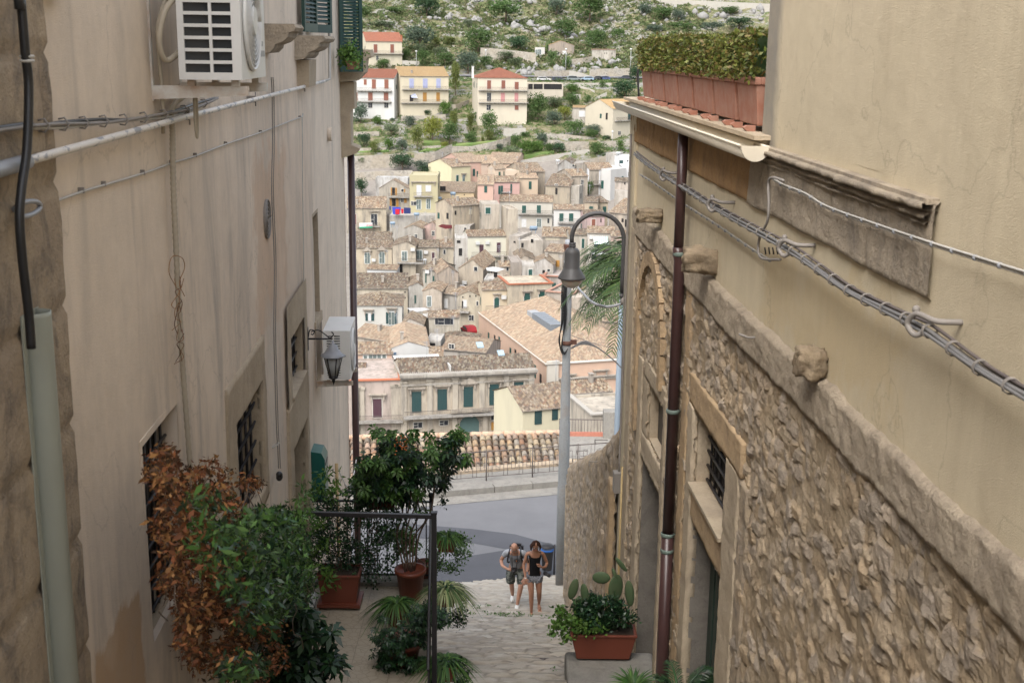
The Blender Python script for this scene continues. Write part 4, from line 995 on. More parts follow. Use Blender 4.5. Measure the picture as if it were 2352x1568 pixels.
# sagging armoured cable from lamp pole to the wall
t = wempty('sagging_cable', lp(1390, 700), 'coiled grey cable sagging from the pole to the house corner under the lamp', 'cable')
sag = smooth_pts([atD(1296, 600, 26), atD(1325, 655, 20), atD(1345, 680, 17), lp(1362, 695), lp(1390, 704), lp(1420, 700), lp(1440, 690), Vector(RWF(14.7, lp(1445, 688).z, .02))], 12)
b = MB(); b.tube(sag, .016, 7, rs=[.019 if i % 2 else .014 for i in range(len(sag))]); b.build('cable_strand', M['greypipe'], t)
b = MB(); b.tube(smooth_pts([lp(1440, 690), lp(1442, 640), lp(1447, 600)]), .008, 5); b.sphere(Vector(RWF(14.7, lp(1445, 690).z, .05)), .05, 8, 6); b.build('cable_anchor', M['cable'], t)
# ================================================================== stairs, terrace, road
def stair_z(S, X=None):
    base = -1.75-.409*S
    tr = .42; k = np.floor(S/tr); fr = S/tr-k
    st = -1.75-.409*(k*tr)-.409*tr*np.clip((fr-.93)/.07, 0, 1)-.02*fr
    z = np.where(S < 24.0, st, -11.58-(S-24.0)*.148)
    w = np.clip((S-21.5)/2.5, 0, 1); z = z*(1-w)+np.where(S < 24, base, z)*w
    return z
EDGE0, EDGE1 = atZ(1085, 1343, -12.05), atZ(1280, 1316, -12.05)
ES = (EDGE1.y-EDGE0.y)/(EDGE1.x-EDGE0.x)
def edge(x): return EDGE0.y+ES*(x-EDGE0.x)
SX = np.arange(-3.2, 3.6, .032); SY = np.arange(-3, 28.5, .032)
YY, XX = np.meshgrid(SY, SX, indexing='ij')
w = XX/.30+.5*fbm(XX*2, YY*2, 3, 3); 
f1, f2, cid, ox, oy = voro(XX/.36+.25*fbm(XX*5, YY*5, 1, 3)+.5*np.floor(YY/.14), YY/.14+.22*fbm(XX*4, YY*4, 2, 3), 44)
e = np.clip((f2-f1)*4, 0, 1); e = e*e*(3-2*e)
Z = stair_z(YY+.06*fbm(XX*1.5, YY*1.5, 8, 3))+.016*(e-1)+.014*((cid*3.3) % 1)*e+.014*fbm(XX*7, YY*7, 9, 4)
z0 = np.where(YY < 24, 0, 0)
pal = np.array([(.36, .33, .28), (.32, .295, .25), (.40, .37, .32), (.29, .26, .22), (.38, .34, .275)])
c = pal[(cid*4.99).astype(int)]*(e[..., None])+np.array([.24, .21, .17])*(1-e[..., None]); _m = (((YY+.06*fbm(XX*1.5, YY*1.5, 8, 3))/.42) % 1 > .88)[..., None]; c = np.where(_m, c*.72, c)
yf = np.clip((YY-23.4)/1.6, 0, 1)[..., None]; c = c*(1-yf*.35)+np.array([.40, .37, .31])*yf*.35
cy, cx = (YY[:-1, :-1]+.016), (XX[:-1, :-1]+.016)
keep = (cy < edge(cx)) & ~(cx < -99)
n2 = XX.shape[1]; i, j = np.nonzero(keep); a = i*n2+j
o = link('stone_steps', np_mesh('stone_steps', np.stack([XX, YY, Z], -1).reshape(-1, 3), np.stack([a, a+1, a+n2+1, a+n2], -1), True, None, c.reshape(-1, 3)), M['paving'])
tag(o, kind='structure')
b = MB(); b.box8([(-3.2, -3, -14), (3.6, -3, -14), (3.6, 26.5, -14), (-3.2, 26.5, -14), (-3.2, -3, -.72), (3.6, -3, -.72), (3.6, 26.0, -12.5), (-3.2, 26.0, -12.5)]); tag(b.build('steps_base', M['concrete']), kind='structure')
# road
u = Vector((1, ES*.8, 0)).normalized(); v = Vector((-u.y, u.x, 0))
k0 = atZ(1130, 1148, -12.05)                      # near edge of the pale gutter strip
def RP(a, d, z): return k0+u*a+v*d+Vector((0, 0, z-k0.z))
b = MB(); b.add([RP(-60, -16, -12.05), RP(60, -16, -12.05), RP(60, .0, -12.05), RP(-60, 0, -12.05)], [(0, 1, 2, 3)]); tag(b.build('road', M['asphalt']), kind='structure')
P = [(1530, 2085), (1888, 2114), (2060, 2135), (2240, 2185), (2290, 2290), (1900, 2395), (1600, 2420), (1600, 2270), (1850, 2226), (2033, 2197), (1850, 2163), (1530, 2140)]
b = MB(); b.add([atZ(x/K, y/K, -12.045) for x, y in P], [tuple(range(len(P)))]); tag(b.build('road_patch', M['asphalt_new']), kind='structure')
b = MB(); b.add([RP(-60, -.05, -12.04), RP(60, -.05, -12.04), RP(60, .5, -12.03), RP(-60, .5, -12.03)], [(0, 1, 2, 3)]); tag(b.build('gutter_strip', M['concrete']), kind='structure')
t = wempty('pavement', RP(0, 1, -12), None, None); tag(t, kind='structure')
def blk(a0, a1, d0, d1, z0, z1): return [RP(a0, d0, z0), RP(a1, d0, z0), RP(a1, d1, z0), RP(a0, d1, z0), RP(a0, d0, z1), RP(a1, d0, z1), RP(a1, d1, z1), RP(a0, d1, z1)]
b = MB(); rr = random.Random(5)
x = -30
while x < 30:
    w_ = rr.uniform(.9, 1.5); b.box8(blk(x, x+w_-.02, .5+rr.uniform(-.01, .02), .78, -12.2, -11.87+rr.uniform(-.01, .01))); x += w_
b.build('kerb', M['concrete'], t)
b = MB(); b.box8(blk(-60, 60, .781, 1.95, -12.6, -11.885)); b.build('paving_slab', M['concrete'], t)
b = MB(); b.box8(blk(-60, 60, 1.80, 2.1, -24, -11.80)); tag(b.build('retaining_wall', M['ashlar']), 'long stone retaining wall holding up the far side of the road', 'retaining wall')
# ground under everything
# railing beyond the road
R0, R1 = atZ(1009, 1110, -11.86), atZ(1278, 1089, -11.86)
ru = (R1-R0); ru.z = 0; L_ = ru.length; ru.normalize()
t = wempty('road_railing', R0, 'brown grey iron railing with meander pattern along the far side of the road', 'railing')
H = .86
for k in range(-9, 5):
    a0 = k*1.35; pnl = MB(); q = lambda a, z: R0+ru*(a0+a)+Vector((0, 0, z))
    pnl.tube([q(0, H-.02), q(1.35, H-.02)], .016, 6); pnl.tube([q(0, .10), q(1.35, .10)], .010, 5)
    n = 12
    for m in range(n):
        a = (m+.5)*1.35/n
        lo, hi = ((.10, H) if m % 4 == 0 else (.10, H-.18) if m % 4 == 1 else (.28, H-.18) if m % 4 == 2 else (.28, H))
        pnl.tube([q(a, lo), q(a, hi)], .0075, 4)
        if m % 4 == 1: pnl.tube([q(a, H-.18), q(a+1.35/n, H-.18)], .0075, 4)
        if m % 4 == 2: pnl.tube([q(a, .28), q(a+1.35/n, .28)], .0075, 4)
        if m % 3 == 1: pnl.tube([q(a-.1, .5), q(a+.12, .5)], .0075, 4)
    pnl.build('railing_panel', M['ironfence'], t)
    pst = MB(); pst.tube([q(0, -.12), q(0, H+.02)], .02, 6); pst.build('railing_post', M['ironfence'], t)
# waste bin behind the walkers
c = atZ(1256, 1318, -12.03); t = wempty('waste_bin', c, 'black street waste bin with blue bag showing behind the woman', 'bin')
b = MB(); b.lathe([(.11, .12), (.115, .14), (.145, .60), (.15, .62)], c, 20); b.tube([c+Vector((.17, 0, -.1)), c+Vector((.17, 0, .75))], .02, 8); b.build('bin_body', M['black'], t)
b = MB(); b.lathe([(.148, .60), (.156, .635), (.14, .645), (.13, .63)], c, 20); b.build('bin_liner', mat_paint('blue_bag', (.02, .12, .42), .4, .2), t)
b = MB(); b.lathe([(.16, .69), (.163, .70), (.12, .74), (.0001, .75)], c, 20); b.build('bin_lid', M['black'], t)
# drain grate
c = atZ(1274, 1477, -7.28)
b = MB(); g0 = Vector((c.x-.3, c.y, stair_z(np.array(c.y)).item()+.02))
for k in range(9): b.box(g0.x+k*.05, g0.y-.1, g0.z, g0.x+k*.05+.022, g0.y+.14, g0.z+.012)
b.box(g0.x-.01, g0.y-.12, g0.z-.004, g0.x+.44, g0.y-.1, g0.z+.014); b.box(g0.x-.01, g0.y+.14, g0.z-.004, g0.x+.44, g0.y+.16, g0.z+.014); b.box(g0.x, g0.y+.01, g0.z+.001, g0.x+.43, g0.y+.03, g0.z+.013)
tag(b.build('drain_grate', M['ironfence']), 'small iron drain grate in the steps left of the big planter', 'drain grate')

# left terrace
TZ = -6.15
b = MB()
def xw(y): return -1.68+WL*y
b.add([(xw(9.6)-.1, 9.6, TZ), (-.68, 9.6, TZ), (-.93, 13.7, TZ), (xw(13.7)-.1, 13.7, TZ)], [(0, 1, 2, 3)]); 
tag(b.build('terrace_paving', M['tiles']), kind='structure')
b = MB(); b.box8([(xw(9.6)-.1, 9.6, -13), (-.685, 9.6, -13), (-.932, 13.72, -13), (xw(13.7)-.1, 13.72, -13), (xw(9.6)-.1, 9.6, TZ-.004), (-.685, 9.6, TZ-.004), (-.932, 13.72, TZ-.004), (xw(13.7)-.1, 13.72, TZ-.004)])
b.box8([(xw(13.5), 13.48, TZ), (-.93, 13.48, TZ), (-.93, 13.7, TZ), (xw(13.7), 13.7, TZ), (xw(13.5), 13.48, TZ+.05), (-.93, 13.48, TZ+.05), (-.93, 13.7, TZ+.05), (xw(13.7), 13.7, TZ+.05)])
tag(b.build('terrace_block', M['concrete']), kind='structure')
# terrace railings
FX = atD(990, 1150, 13.6); fx = FX.x; zt = FX.z
t = wempty('terrace_railing', (fx, 13.6, TZ), 'black iron railing round the potted terrace on the left', 'railing')
b = MB(); x0 = xw(13.6)+.02; b.box(x0, 13.585, zt-.02, fx, 13.615, zt); b.box(x0, 13.59, TZ+.09, fx, 13.61, TZ+.11); XR = lambda y: fx-.06*(y-13.6); b.tube([(XR(9.6), 9.6, zt-.01), (fx, 13.58, zt-.01)], .014, 6); b.tube([(XR(9.6), 9.6, TZ+.1), (fx, 13.58, TZ+.1)], .009, 6); b.build('railing_rail', M['black'], t)
b = MB(); x = x0+.05
while x < fx-.03: b.tube([(x, 13.6, TZ+.1), (x, 13.6, zt-.01)], .008, 5); x += .115
b.build('railing_bars', M['black'], t)
b = MB(); y = 9.9
while y < 13.5: b.tube([(XR(y), y, TZ+.1), (XR(y), y, zt-.01)], .008, 5); y += .12
b.build('railing_bars', M['black'], t)
b = MB(); b.box(fx-.02, 13.58, TZ, fx+.02, 13.62, zt+.04); b.sphere((fx, 13.6, zt+.07), .035, 10, 6); b.build('railing_post', M['black'], t)
# tall frame in front
A = atD(997, 1186, 10.3); s, z = LWF.hit(628, 1170, 0)
t = wempty('handrail', (A.x, A.y, TZ), 'tall black iron post with crossbar running to the left wall', 'handrail')
b = MB(); b.box(A.x-.022, A.y-.022, -6.3, A.x+.022, A.y+.022, A.z+.03); b.box(A.x-.028, A.y-.028, A.z+.03, A.x+.028, A.y+.028, A.z+.045); b.build('frame_post', M['black'], t)
Lp = Vector(LWF(10.3, A.z+.02, -.05)); b = MB(); d = (A-Lp); b.box8([Lp+Vector((0, -.012, -.018)), A+Vector((0, -.012, -.018)), A+Vector((0, .025, -.018)), Lp+Vector((0, .025, -.018)), Lp+Vector((0, -.012, .018)), A+Vector((0, -.012, .018)), A+Vector((0, .025, .018)), Lp+Vector((0, .025, .018))]); b.build('frame_crossbar', M['black'], t)
# planter plinth on the right
px0 = atZ(1303, 1520, -6.5)
b = MB(); b.box8([(1.0*px0.x, 10.0, -9), (1.65, 10.0, -9), (1.60, 12.62, -9), (px0.x-.02, 12.62, -9), (px0.x, 10.0, -6.46), (1.65, 10.0, -6.46), (1.60, 12.62, -6.50), (px0.x-.02, 12.62, -6.50)])
ob = tag(b.build('stone_plinth', M['concrete']), 'low worn stone plinth under the big planter on the right', 'plinth')
md = ob.modifiers.new('b', 'BEVEL'); md.width = .04; md.segments = 3
# ground sheet reaching far
# ================================================================== terrain beyond the road
TD = [33, 45, 60, 85, 110, 150, 200, 240, 285, 325, 345, 365, 385, 400, 416, 424, 440, 480, 520, 560, 640, 800]
TZs = [-20, -24, -29, -38, -46, -52, -53, -50.5, -46.5, -38.5, -32.5, -25, -17.5, -12, -9.6, -9.2, -4.5, 5.5, 17, 30, 50, 70]
def terr(D): return float(np.interp(D, TD, TZs))
def hit(xs, ys, off=0.0):
    """where the line of sight through a photo point meets the slope"""
    d = ray(xs/K, ys/K); D = 120.0
    while D < 780:
        if d.z/d.y*D < terr(D)+off: break
        D += .5
    return d*(D/d.y)
TILE = dict(A=(1400, 100), B=(1960, 100), C=(1400, 500), D=(1960, 500), E=(1400, 900), F=(1960, 900), G=(1400, 1300), H=(1960, 1300))
def tp(t, x, y): a, b = TILE[t]; return (a+x/3.92, b+y/3.92)
DY = [200, 350, 450, 600, 700, 800, 900, 1000, 1100, 1200, 1300, 1400, 1500, 1700]
DD = [405, 385, 370, 345, 325, 305, 285, 262, 238, 216, 196, 180, 166, 150]
KIND = dict(g=((.03, .10, .085), (.62, .60, .55)), G=((.03, .10, .085), None), t=((.035, .082, .082), None), d=((.035, .04, .05), (.62, .59, .52)), D=((.022, .02, .02), None),
            w=((.72, .73, .72), (.6, .58, .54)), b=((.27, .105, .07), (.62, .58, .52)), p=((.62, .30, .29), None), o=((.46, .24, .06), None), l=((.42, .45, .66), (.62, .62, .52)),
            B=((.10, .05, .065), (.6, .57, .5)), e=((.16, .20, .19), (.70, .73, .71)), x=((.60, .54, .42), None), k=((.10, .17, .26), (.6, .6, .58)))
HCOUNT = [0]
def corr(mb, P0, U, Vv, nrm, lo=None, hi=None, pitch=.25, amp=.045, uv=None, uo=0):
    """corrugated clay tile plane: eave corner, eave vector, slope vector"""
    L = U.length; S = Vv.length; n = max(2, int(L/pitch*4)); u = np.linspace(0, 1, n+1)
    a = np.zeros(n+1) if lo is None else np.array([lo(x) for x in u]); b = np.ones(n+1) if hi is None else np.array([hi(x) for x in u])
    h = amp*np.sin(u*L/pitch*2*np.pi)
    P0, U, Vv, nrm = (np.array(q) for q in (P0, U, Vv, nrm))
    base = P0+np.outer(u, U)+np.outer(h, nrm)
    V = np.stack([base+np.outer(a, Vv), base+np.outer(b, Vv)], 1).reshape(-1, 3)
    UVs = np.stack([np.stack([u*L+uo, a*S], -1), np.stack([u*L+uo, b*S], -1)], 1).reshape(-1, 2)
    k = sum(len(q) for q in mb['v']); i = np.arange(n)*2+k
    mb['v'].append(V); mb['uv'].append(UVs); mb['f'].append(np.stack([i, i+2, i+3, i+1], -1))
def newr(): return dict(v=[], uv=[], f=[])
def endr(mb, name, mat, parent):
    return link(name, np_mesh(name, np.concatenate(mb['v']), np.concatenate(mb['f']), False, np.concatenate(mb['uv'])), mat, parent)
PLACED = []
class House: pass
def H(t, xl, xr, ye, yb, roof, yaw, col, wins=(), label=None, D=None, tile='coppi', side=None, bal=(), chim=(), deep=5.0, clean=False, name='town_house', trim=None, ac=(), corn=None, cat='house', pil=(), rail=True, ped=()):
    HCOUNT[0] += 1
    a = R(yaw); xs, ys = tp(t, (xl+xr)/2, ye); 
    D0 = D
    if D == 't': q = hit(*tp(t, (xl+xr)/2, yb)); D = q.y
    if D is None: D = float(np.interp(ys, DY, DD))
    if D0 != 't':
        xa_, xb_ = tp(t, xl, ye)[0], tp(t, xr, ye)[0]
        ov_ = [(y2, d2) for (x1, x2, y2, d2) in PLACED if min(xb_, x2)-max(xa_, x1) > 8]
        for (y2, d2) in ov_:
            if y2 < ys-12: D = min(D, d2-3.5)
        for (y2, d2) in ov_:
            if y2 > ys+12: D = max(D, d2+3.5)
        PLACED.append((xa_, xb_, ys, D))
    r = Vector((math.cos(a), -math.sin(a), 0)); n = Vector((-math.sin(a), -math.cos(a), 0))
    P = srcD(xs, ys, D); ze = P.z
    def uz(x, y, off=0):
        d = ray(*(c/K for c in tp(t, x, y))); o = P+n*off; k = o.dot(n)/d.dot(n); q = d*k
        return ((q-P).dot(r), q.z)
    u0, u1 = uz(xl, ye)[0], uz(xr, ye)[0]; zb = uz((xl+xr)/2, yb)[1]
    z0 = zb-deep
    e = empty(name, (P.x, P.y, zb), label or ('house %d' % HCOUNT[0]), cat, None, -a)
    def Lc(u, y, z): return (u, y, z-zb)
    kind = roof[0]; dep = roof[-1] if kind in ('flat', 'gable', 'hipd', 'ruin') else None
    if kind in ('front', 'hip'):
        xq, yq = tp(t, (xl+xr)/2, roof[1]); d = ray(xq/K, yq/K); T = -d.z/d.y; sl = roof[2] if len(roof) > 2 else .34
        tt = (-ze-D*T)/(T+sl); tt = max(2.0, min(tt, 16)); rz = ze+sl*tt; dep = tt*2 if len(roof) < 4 else roof[3]
    # walls
    b = MB()
    wallm = M['townclean'] if clean else M['town']
    b.add([Lc(u0, 0, z0), Lc(u1, 0, z0), Lc(u1, dep, z0), Lc(u0, dep, z0), Lc(u0, 0, ze), Lc(u1, 0, ze), Lc(u1, dep, ze), Lc(u0, dep, ze)],
          [(0, 3, 2, 1), (0, 1, 5, 4), (1, 2, 6, 5), (2, 3, 7, 6), (3, 0, 4, 7), (4, 5, 6, 7)])
    rb = newr(); ov = .28
    tm = M[tile]
    if kind in ('front', 'hip'):
        if kind == 'front':
            for uu in (u0, u1):
                b.add([Lc(uu, 0, ze), Lc(uu, dep, ze), Lc(uu, min(tt, dep), ze+sl*min(tt, dep))], [(0, 1, 2)])
            nn = Vector((0, -sl, 1)).normalized()
            corr(rb, Lc(u0-.15, -ov, ze-sl*ov+.08), Vector((u1-u0+.3, 0, 0)), Vector((0, tt+ov, sl*(tt+ov))), nn)
            if dep > tt+.5:
                s2 = sl*tt/(dep-tt); corr(rb, Lc(u1+.15, dep+ov, ze-s2*ov+.08), Vector((-(u1-u0)-.3, 0, 0)), Vector((0, -(dep-tt)-ov, s2*(dep-tt+ov))), Vector((0, s2, 1)).normalized())
        else:
            W = u1-u0+2*ov; hw = min(W/2, tt+ov); k = hw/W
            dp = dep+2*ov; z_ = ze-sl*ov+.08; h = sl*(tt+ov)
            f = lambda x: min(1, x/k, (1-x)/k)
            corr(rb, Lc(u0-ov, -ov, z_), Vector((W, 0, 0)), Vector((0, dp/2, h)), Vector((0, -sl, 1)).normalized(), None, f)
            corr(rb, Lc(u1+ov, dep+ov, z_), Vector((-W, 0, 0)), Vector((0, -dp/2, h)), Vector((0, sl, 1)).normalized(), None, f)
            g = lambda x: 1-abs(2*x-1)
            corr(rb, Lc(u0-ov, dep+ov, z_), Vector((0, -dp, 0)), Vector((hw, 0, h)), Vector((-.3, 0, 1)).normalized(), None, g)
            corr(rb, Lc(u1+ov, -ov, z_), Vector((0, dp, 0)), Vector((-hw, 0, h)), Vector((.3, 0, 1)).normalized(), None, g)
    elif kind == 'gable':
        xa, ya = roof[1], roof[2]; ua, za = uz(xa, ya)
        b.add([Lc(u0, 0, ze), Lc(u1, 0, ze), Lc(ua, 0, za), Lc(u0, dep, ze), Lc(u1, dep, ze), Lc(ua, dep, za)], [(0, 1, 2), (4, 3, 5)])
        for (ux, sgn) in ((u0, -1), (u1, 1)):
            w_ = abs(ua-ux); s_ = (za-ze)/max(w_, .1); 
            p = Lc(ux+sgn*.15, -.1 if sgn > 0 else dep+.1, ze-s_*.15+.08); U = Vector((0, (dep+.2)*(1 if sgn > 0 else -1), 0))
            corr(rb, p, U, Vector((-sgn*(w_+.15), 0, s_*(w_+.15))), Vector((sgn*s_, 0, 1)).normalized())
    elif kind == 'hipd':                                          # long ridge running away from the viewer
        h = roof[1]; W = u1-u0; hw = W/2; z_ = ze+.05
        k = min(.45, hw/dep); g = lambda x: min(1, x/k, (1-x)/k); g2 = lambda x: 1-abs(2*x-1)
        corr(rb, Lc(u0-ov, dep, z_), Vector((0, -dep, 0)), Vector((hw+ov, 0, h)), Vector((-.3, 0, 1)).normalized(), None, g)
        corr(rb, Lc(u1+ov, 0, z_), Vector((0, dep, 0)), Vector((-hw-ov, 0, h)), Vector((.3, 0, 1)).normalized(), None, g)
        corr(rb, Lc(u0-ov, 0, z_), Vector((W+2*ov, 0, 0)), Vector((0, dep*k, h)), Vector((0, -.3, 1)).normalized(), None, g2)
        corr(rb, Lc(u1+ov, dep, z_), Vector((-W-2*ov, 0, 0)), Vector((0, -dep*k, h)), Vector((0, .3, 1)).normalized(), None, g2)
    elif kind == 'flat':
        hp = roof[1]
        for (a0, a1, c0, c1) in ((u0, u1, 0, .25), (u0, u1, dep-.25, dep), (u0, u0+.25, .25, dep-.25), (u1-.25, u1, .25, dep-.25)):
            b.box(a0, c0, ze-zb+.002, a1, c1, ze-zb+hp)
    b.build('wall', wallm, e, col)
    if rb['v']:
        endr(rb, 'roof', tm, e)
        if kind == 'front' and trim is None:
            q = MB(); q.box(u0-.1, -.24, ze-zb-.10, u1+.1, -.002, ze-zb+.02); q.build('eave', M['town'], e, (.42, .38, .32))
    if trim:
        q = MB(); zt = ze-zb+(roof[1] if kind == 'flat' else 0)+.004; q.box(u0-.2, -.25, zt, u1+.2, .35, zt+.16)
        q.box(u0-.2, .35, zt, u0+.3, dep, zt+.16); q.box(u1-.3, .35, zt, u1+.2, dep, zt+.16); q.build('coping', M['townclean'], e, trim)
    # windows
    for w_ in wins:
        x0, y0, x1, y1, kd = w_[:5]; c1, c2 = KIND[kd]
        (a0, b1), (a1, b0) = uz(x0, y0), uz(x1, y1); b0 -= zb; b1 -= zb
        q = MB(); q.box(a0, -.07, b0, a1, -.012, b1)
        if kd in 'gGt':
            m_ = (a0+a1)/2; q.box(m_-.02, -.085, b0, m_+.02, -.071, b1); k = b0+.3
            while k < b1-.2: q.box(a0+.08, -.082, k, a1-.08, -.071, k+.10); k += .32
        if kd in 'de' and a1-a0 > .6:
            fr = MB(); m_ = (a0+a1)/2; fr.box(m_-.03, -.085, b0, m_+.03, -.072, b1); fr.box(a0, -.085, (b0+b1)/2-.03, m_-.03, -.072, (b0+b1)/2+.03)
        if c2:
            s_ = MB(); fw = .13
            s_.box(a0-fw, -.05, b0-.02, a0-.002, .0, b1+fw); s_.box(a1+.002, -.05, b0-.02, a1+fw, .0, b1+fw); s_.box(a0-.002, -.05, b1+.002, a1+.002, .0, b1+fw); s_.box(a0-.002, -.10, b0-.12, a1+.002, 0, b0-.022)
            wo = s_.build('window', M['townclean'], e, c2)
            q.build('shutter' if kd in 'gbBlop' else 'pane', M['townpaint'], wo, c1)
            if kd in 'de' and a1-a0 > .6: fr.build('window_frame', M['townpaint'], wo, (.66, .65, .6))
        else: q.build('window', M['townpaint'], e, c1)
    for sd, ux in ((-1, u0), (1, u1)):
        for k in range(int(dep/3.2) if ze-zb > 2.5 else 0):
            yc = 1.6+3.0*k+((HCOUNT[0]*7+k*3) % 5)*.2; zc = ze-zb-1.9-((HCOUNT[0]+k) % 3)*.35; hh_ = 1.3 if (HCOUNT[0]+k) % 3 else 1.9
            if (HCOUNT[0]*3+k+sd) % 4 == 0: continue
            q = MB(); q.box(min(ux, ux+sd*.05), yc, zc-hh_+.6, max(ux, ux+sd*.05), yc+.8, zc+.6); q.build('window', M['townpaint'], e, KIND['gD'[(HCOUNT[0]+k) % 2]][0])
    for p_ in ped:                                                 # cornices over windows
        x0, x1, y_, tri = p_; (a0, b0), (a1, _) = uz(x0, y_), uz(x1, y_); b0 = uz((x0+x1)/2, y_)[1]-zb
        q = MB(); q.box(a0, -.42, b0, a1, -.002, b0+.14); q.box(a0+.12, -.30, b0-.16, a1-.12, -.003, b0-.002)
        for sx in (a0+.25, a1-.45): q.box(sx, -.26, b0-.75, sx+.2, -.004, b0-.162)
        if tri: q.prism([(a0, b0+.142), (a1, b0+.142), ((a0+a1)/2, b0+.142+.75)], -.36, -.005, lambda u, v, h: (u, h, v))
        q.build('window_pediment', M['town'], e, (.50, .43, .34))
    for p_ in pil:
        x_, y1_, wd = p_; a0, b1 = uz(x_, y1_); b1 -= zb; q = MB()
        q.box(a0-wd/2, -.16, -1.2, a0+wd/2, -.002, b1); q.box(a0-wd/2-.12, -.26, b1+.002, a0+wd/2+.12, -.003, b1+.35); q.box(a0-wd/2-.1, -.24, -1.6, a0+wd/2+.1, -.003, -1.202)
        q.build('pilaster', M['town'], e, (.56, .49, .38))
    for bb in bal:
        x0, x1, y_ = bb[:3]; dd = bb[3] if len(bb) > 3 else .9
        (a0, b0), (a1, _) = uz(x0, y_), uz(x1, y_); b0 = uz((x0+x1)/2, y_)[1]-zb
        q = MB(); q.box(a0, -dd, b0-.09, a1, -.003, b0+.09)
        k = a0+.3
        while k < a1-.2: q.box(k, -dd*.7, b0-.34, k+.16, -.004, b0-.092); k += 1.1
        o = q.build('balcony', M['town'], e, (.45, .43, .39))
        if rail:
            q = MB(); q.box(a0, -dd, b0+.95, a1, -dd+.04, b0+1.0)
            n_ = int((a1-a0)/.16)
            for k in range(n_+1): x = a0+(a1-a0)*k/max(n_, 1); q.box(x-.012, -dd+.01, b0+.1, x+.012, -dd+.034, b0+.95)
            q.build('balcony_rail', M['ironfence'], o)
    if kind in ('front', 'gable') and not chim and HCOUNT[0] % 2:
        uu = u0+(u1-u0)*(.2+.6*((HCOUNT[0]*.37) % 1)); yy = min(2.2, dep*.4); zz = ze-zb+1.0; q = MB(); q.box(uu-.22, yy-.3, zz-1.1, uu+.22, yy+.3, zz+.7); q.box(uu-.3, yy-.38, zz+.702, uu+.3, yy+.38, zz+.8); q.build('chimney', M['town'], e, (.52, .46, .38))
    if HCOUNT[0] % 3 == 0 and kind != 't':
        uu = u0+(u1-u0)*((HCOUNT[0]*.61) % 1); yy = dep*.5; zz = ze-zb+.6; q = MB(); q.tube([(uu, yy, zz), (uu, yy, zz+3)], .035, 4)
        for k in range(4): q.tube([(uu-.5+.05*k, yy, zz+2.9-.14*k), (uu+.5-.05*k, yy, zz+2.9-.14*k)], .02, 3)
        q.build('antenna', M['greypipe'], e)
    for c_ in chim:
        x_, y_, = c_[:2]; uu, zz = uz(x_, y_); q = MB(); q.box(uu-.3, 1.0, ze-zb-.2, uu+.3, 1.6, zz-zb); q.box(uu-.38, .92, zz-zb+.002, uu+.38, 1.68, zz-zb+.12); q.build('chimney', M['townclean'], e, c_[2] if len(c_) > 2 else (.6, .55, .48))
    for c_ in ac:
        uu, zz = uz(*c_); q = MB(); q.box(uu-.42, -.42, zz-zb-.3, uu+.42, -.05, zz-zb+.3)
        q.build('air_conditioner', M['townclean'], e, (.66, .66, .64))
    h = House(); h.e, h.uz, h.zb, h.ze, h.u0, h.u1, h.P, h.r, h.n, h.D, h.dep = e, uz, zb, ze, u0, u1, P, r, n, D, dep
    return h
CR, PE, OC, WH, PK, GR, ST = (.60, .54, .42), (.58, .48, .34), (.58, .46, .27), (.68, .68, .65), (.62, .42, .34), (.50, .49, .46), (.48, .42, .33)
RED = (.42, .15, .08)
# ---- hillside villas
h_red1 = H('A', 250, 815, 262, 660, ('front', 118, .42), -14, (.66, .60, .46), [(370, 305, 430, 440, 'b'), (632, 305, 690, 440, 'b'), (410, 485, 445, 548, 'd'), (645, 480, 690, 560, 'x')], 'cream villa with brick red roof at the top left of the hillside', 't', 'coppi_red', bal=[(250, 830, 455)], chim=[(815, 165, RED)], clean=True, deep=6, name='villa')
h_wh1 = H('A', -60, 690, 830, 1470, ('front', 690, .40), 8, WH, [(218, 855, 262, 940, 'b'), (343, 855, 407, 1000, 'b'), (540, 855, 604, 1000, 'b'), (60, 1060, 120, 1190, 'b'), (285, 1060, 355, 1185, 'b'), (530, 1060, 602, 1185, 'b'), (50, 1220, 90, 1300, 'd'), (285, 1218, 350, 1300, 'd'), (538, 1218, 600, 1300, 'd')], 'white three storey villa with brown roof and brown blinds on the hillside', 't', 'coppi_red', bal=[(110, 660, 1035), (60, 650, 1205)], clean=True, deep=6, name='villa')
h_oc = H('A', 790, 1545, 806, 1420, ('front', 656, .40), -17, (.68, .61, .46), [(930, 842, 1000, 990, 'l'), (1143, 842, 1215, 990, 'l'), (1353, 842, 1420, 990, 'l'), (935, 1100, 992, 1200, 'D'), (1143, 1060, 1203, 1200, 'o'), (1353, 1060, 1408, 1200, 'o')], 'cream villa with ochre roof, lilac shutters and a striped awning', 't', 'coppi_ochre', bal=[(815, 1570, 1015), (800, 1500, 1225)], clean=True, deep=6, name='villa')
h_red2 = H('B', -190, 585, 832, 1600, ('hip', 672, .36), -8, (.70, .63, .50), [(-45, 870, 15, 1005, 'b'), (180, 870, 238, 1000, 'b'), (388, 895, 448, 1010, 'b'), (-45, 1065, 15, 1195, 'd'), (170, 1065, 232, 1205, 'p'), (385, 1065, 442, 1205, 'p'), (-52, 1255, 10, 1335, 'd'), (388, 1260, 446, 1335, 'b')], 'three storey villa with red hipped roof and white chimney in the middle of the hillside', 't', 'coppi_red', bal=[(-180, 600, 1030), (-180, 600, 1222)], chim=[(-262, 655, (.75, .73, .7))], clean=True, deep=6, name='villa')
H('B', 590, 1150, 918, 1180, ('flat', .1, 6), -4, (.60, .54, .44), [(600, 926, 668, 1008, 'D'), (685, 926, 825, 1008, 'D'), (845, 926, 1125, 1012, 'D')], 'flat roofed open garage beside the red hipped villa', 't', clean=True, name='garage', cat='garage')
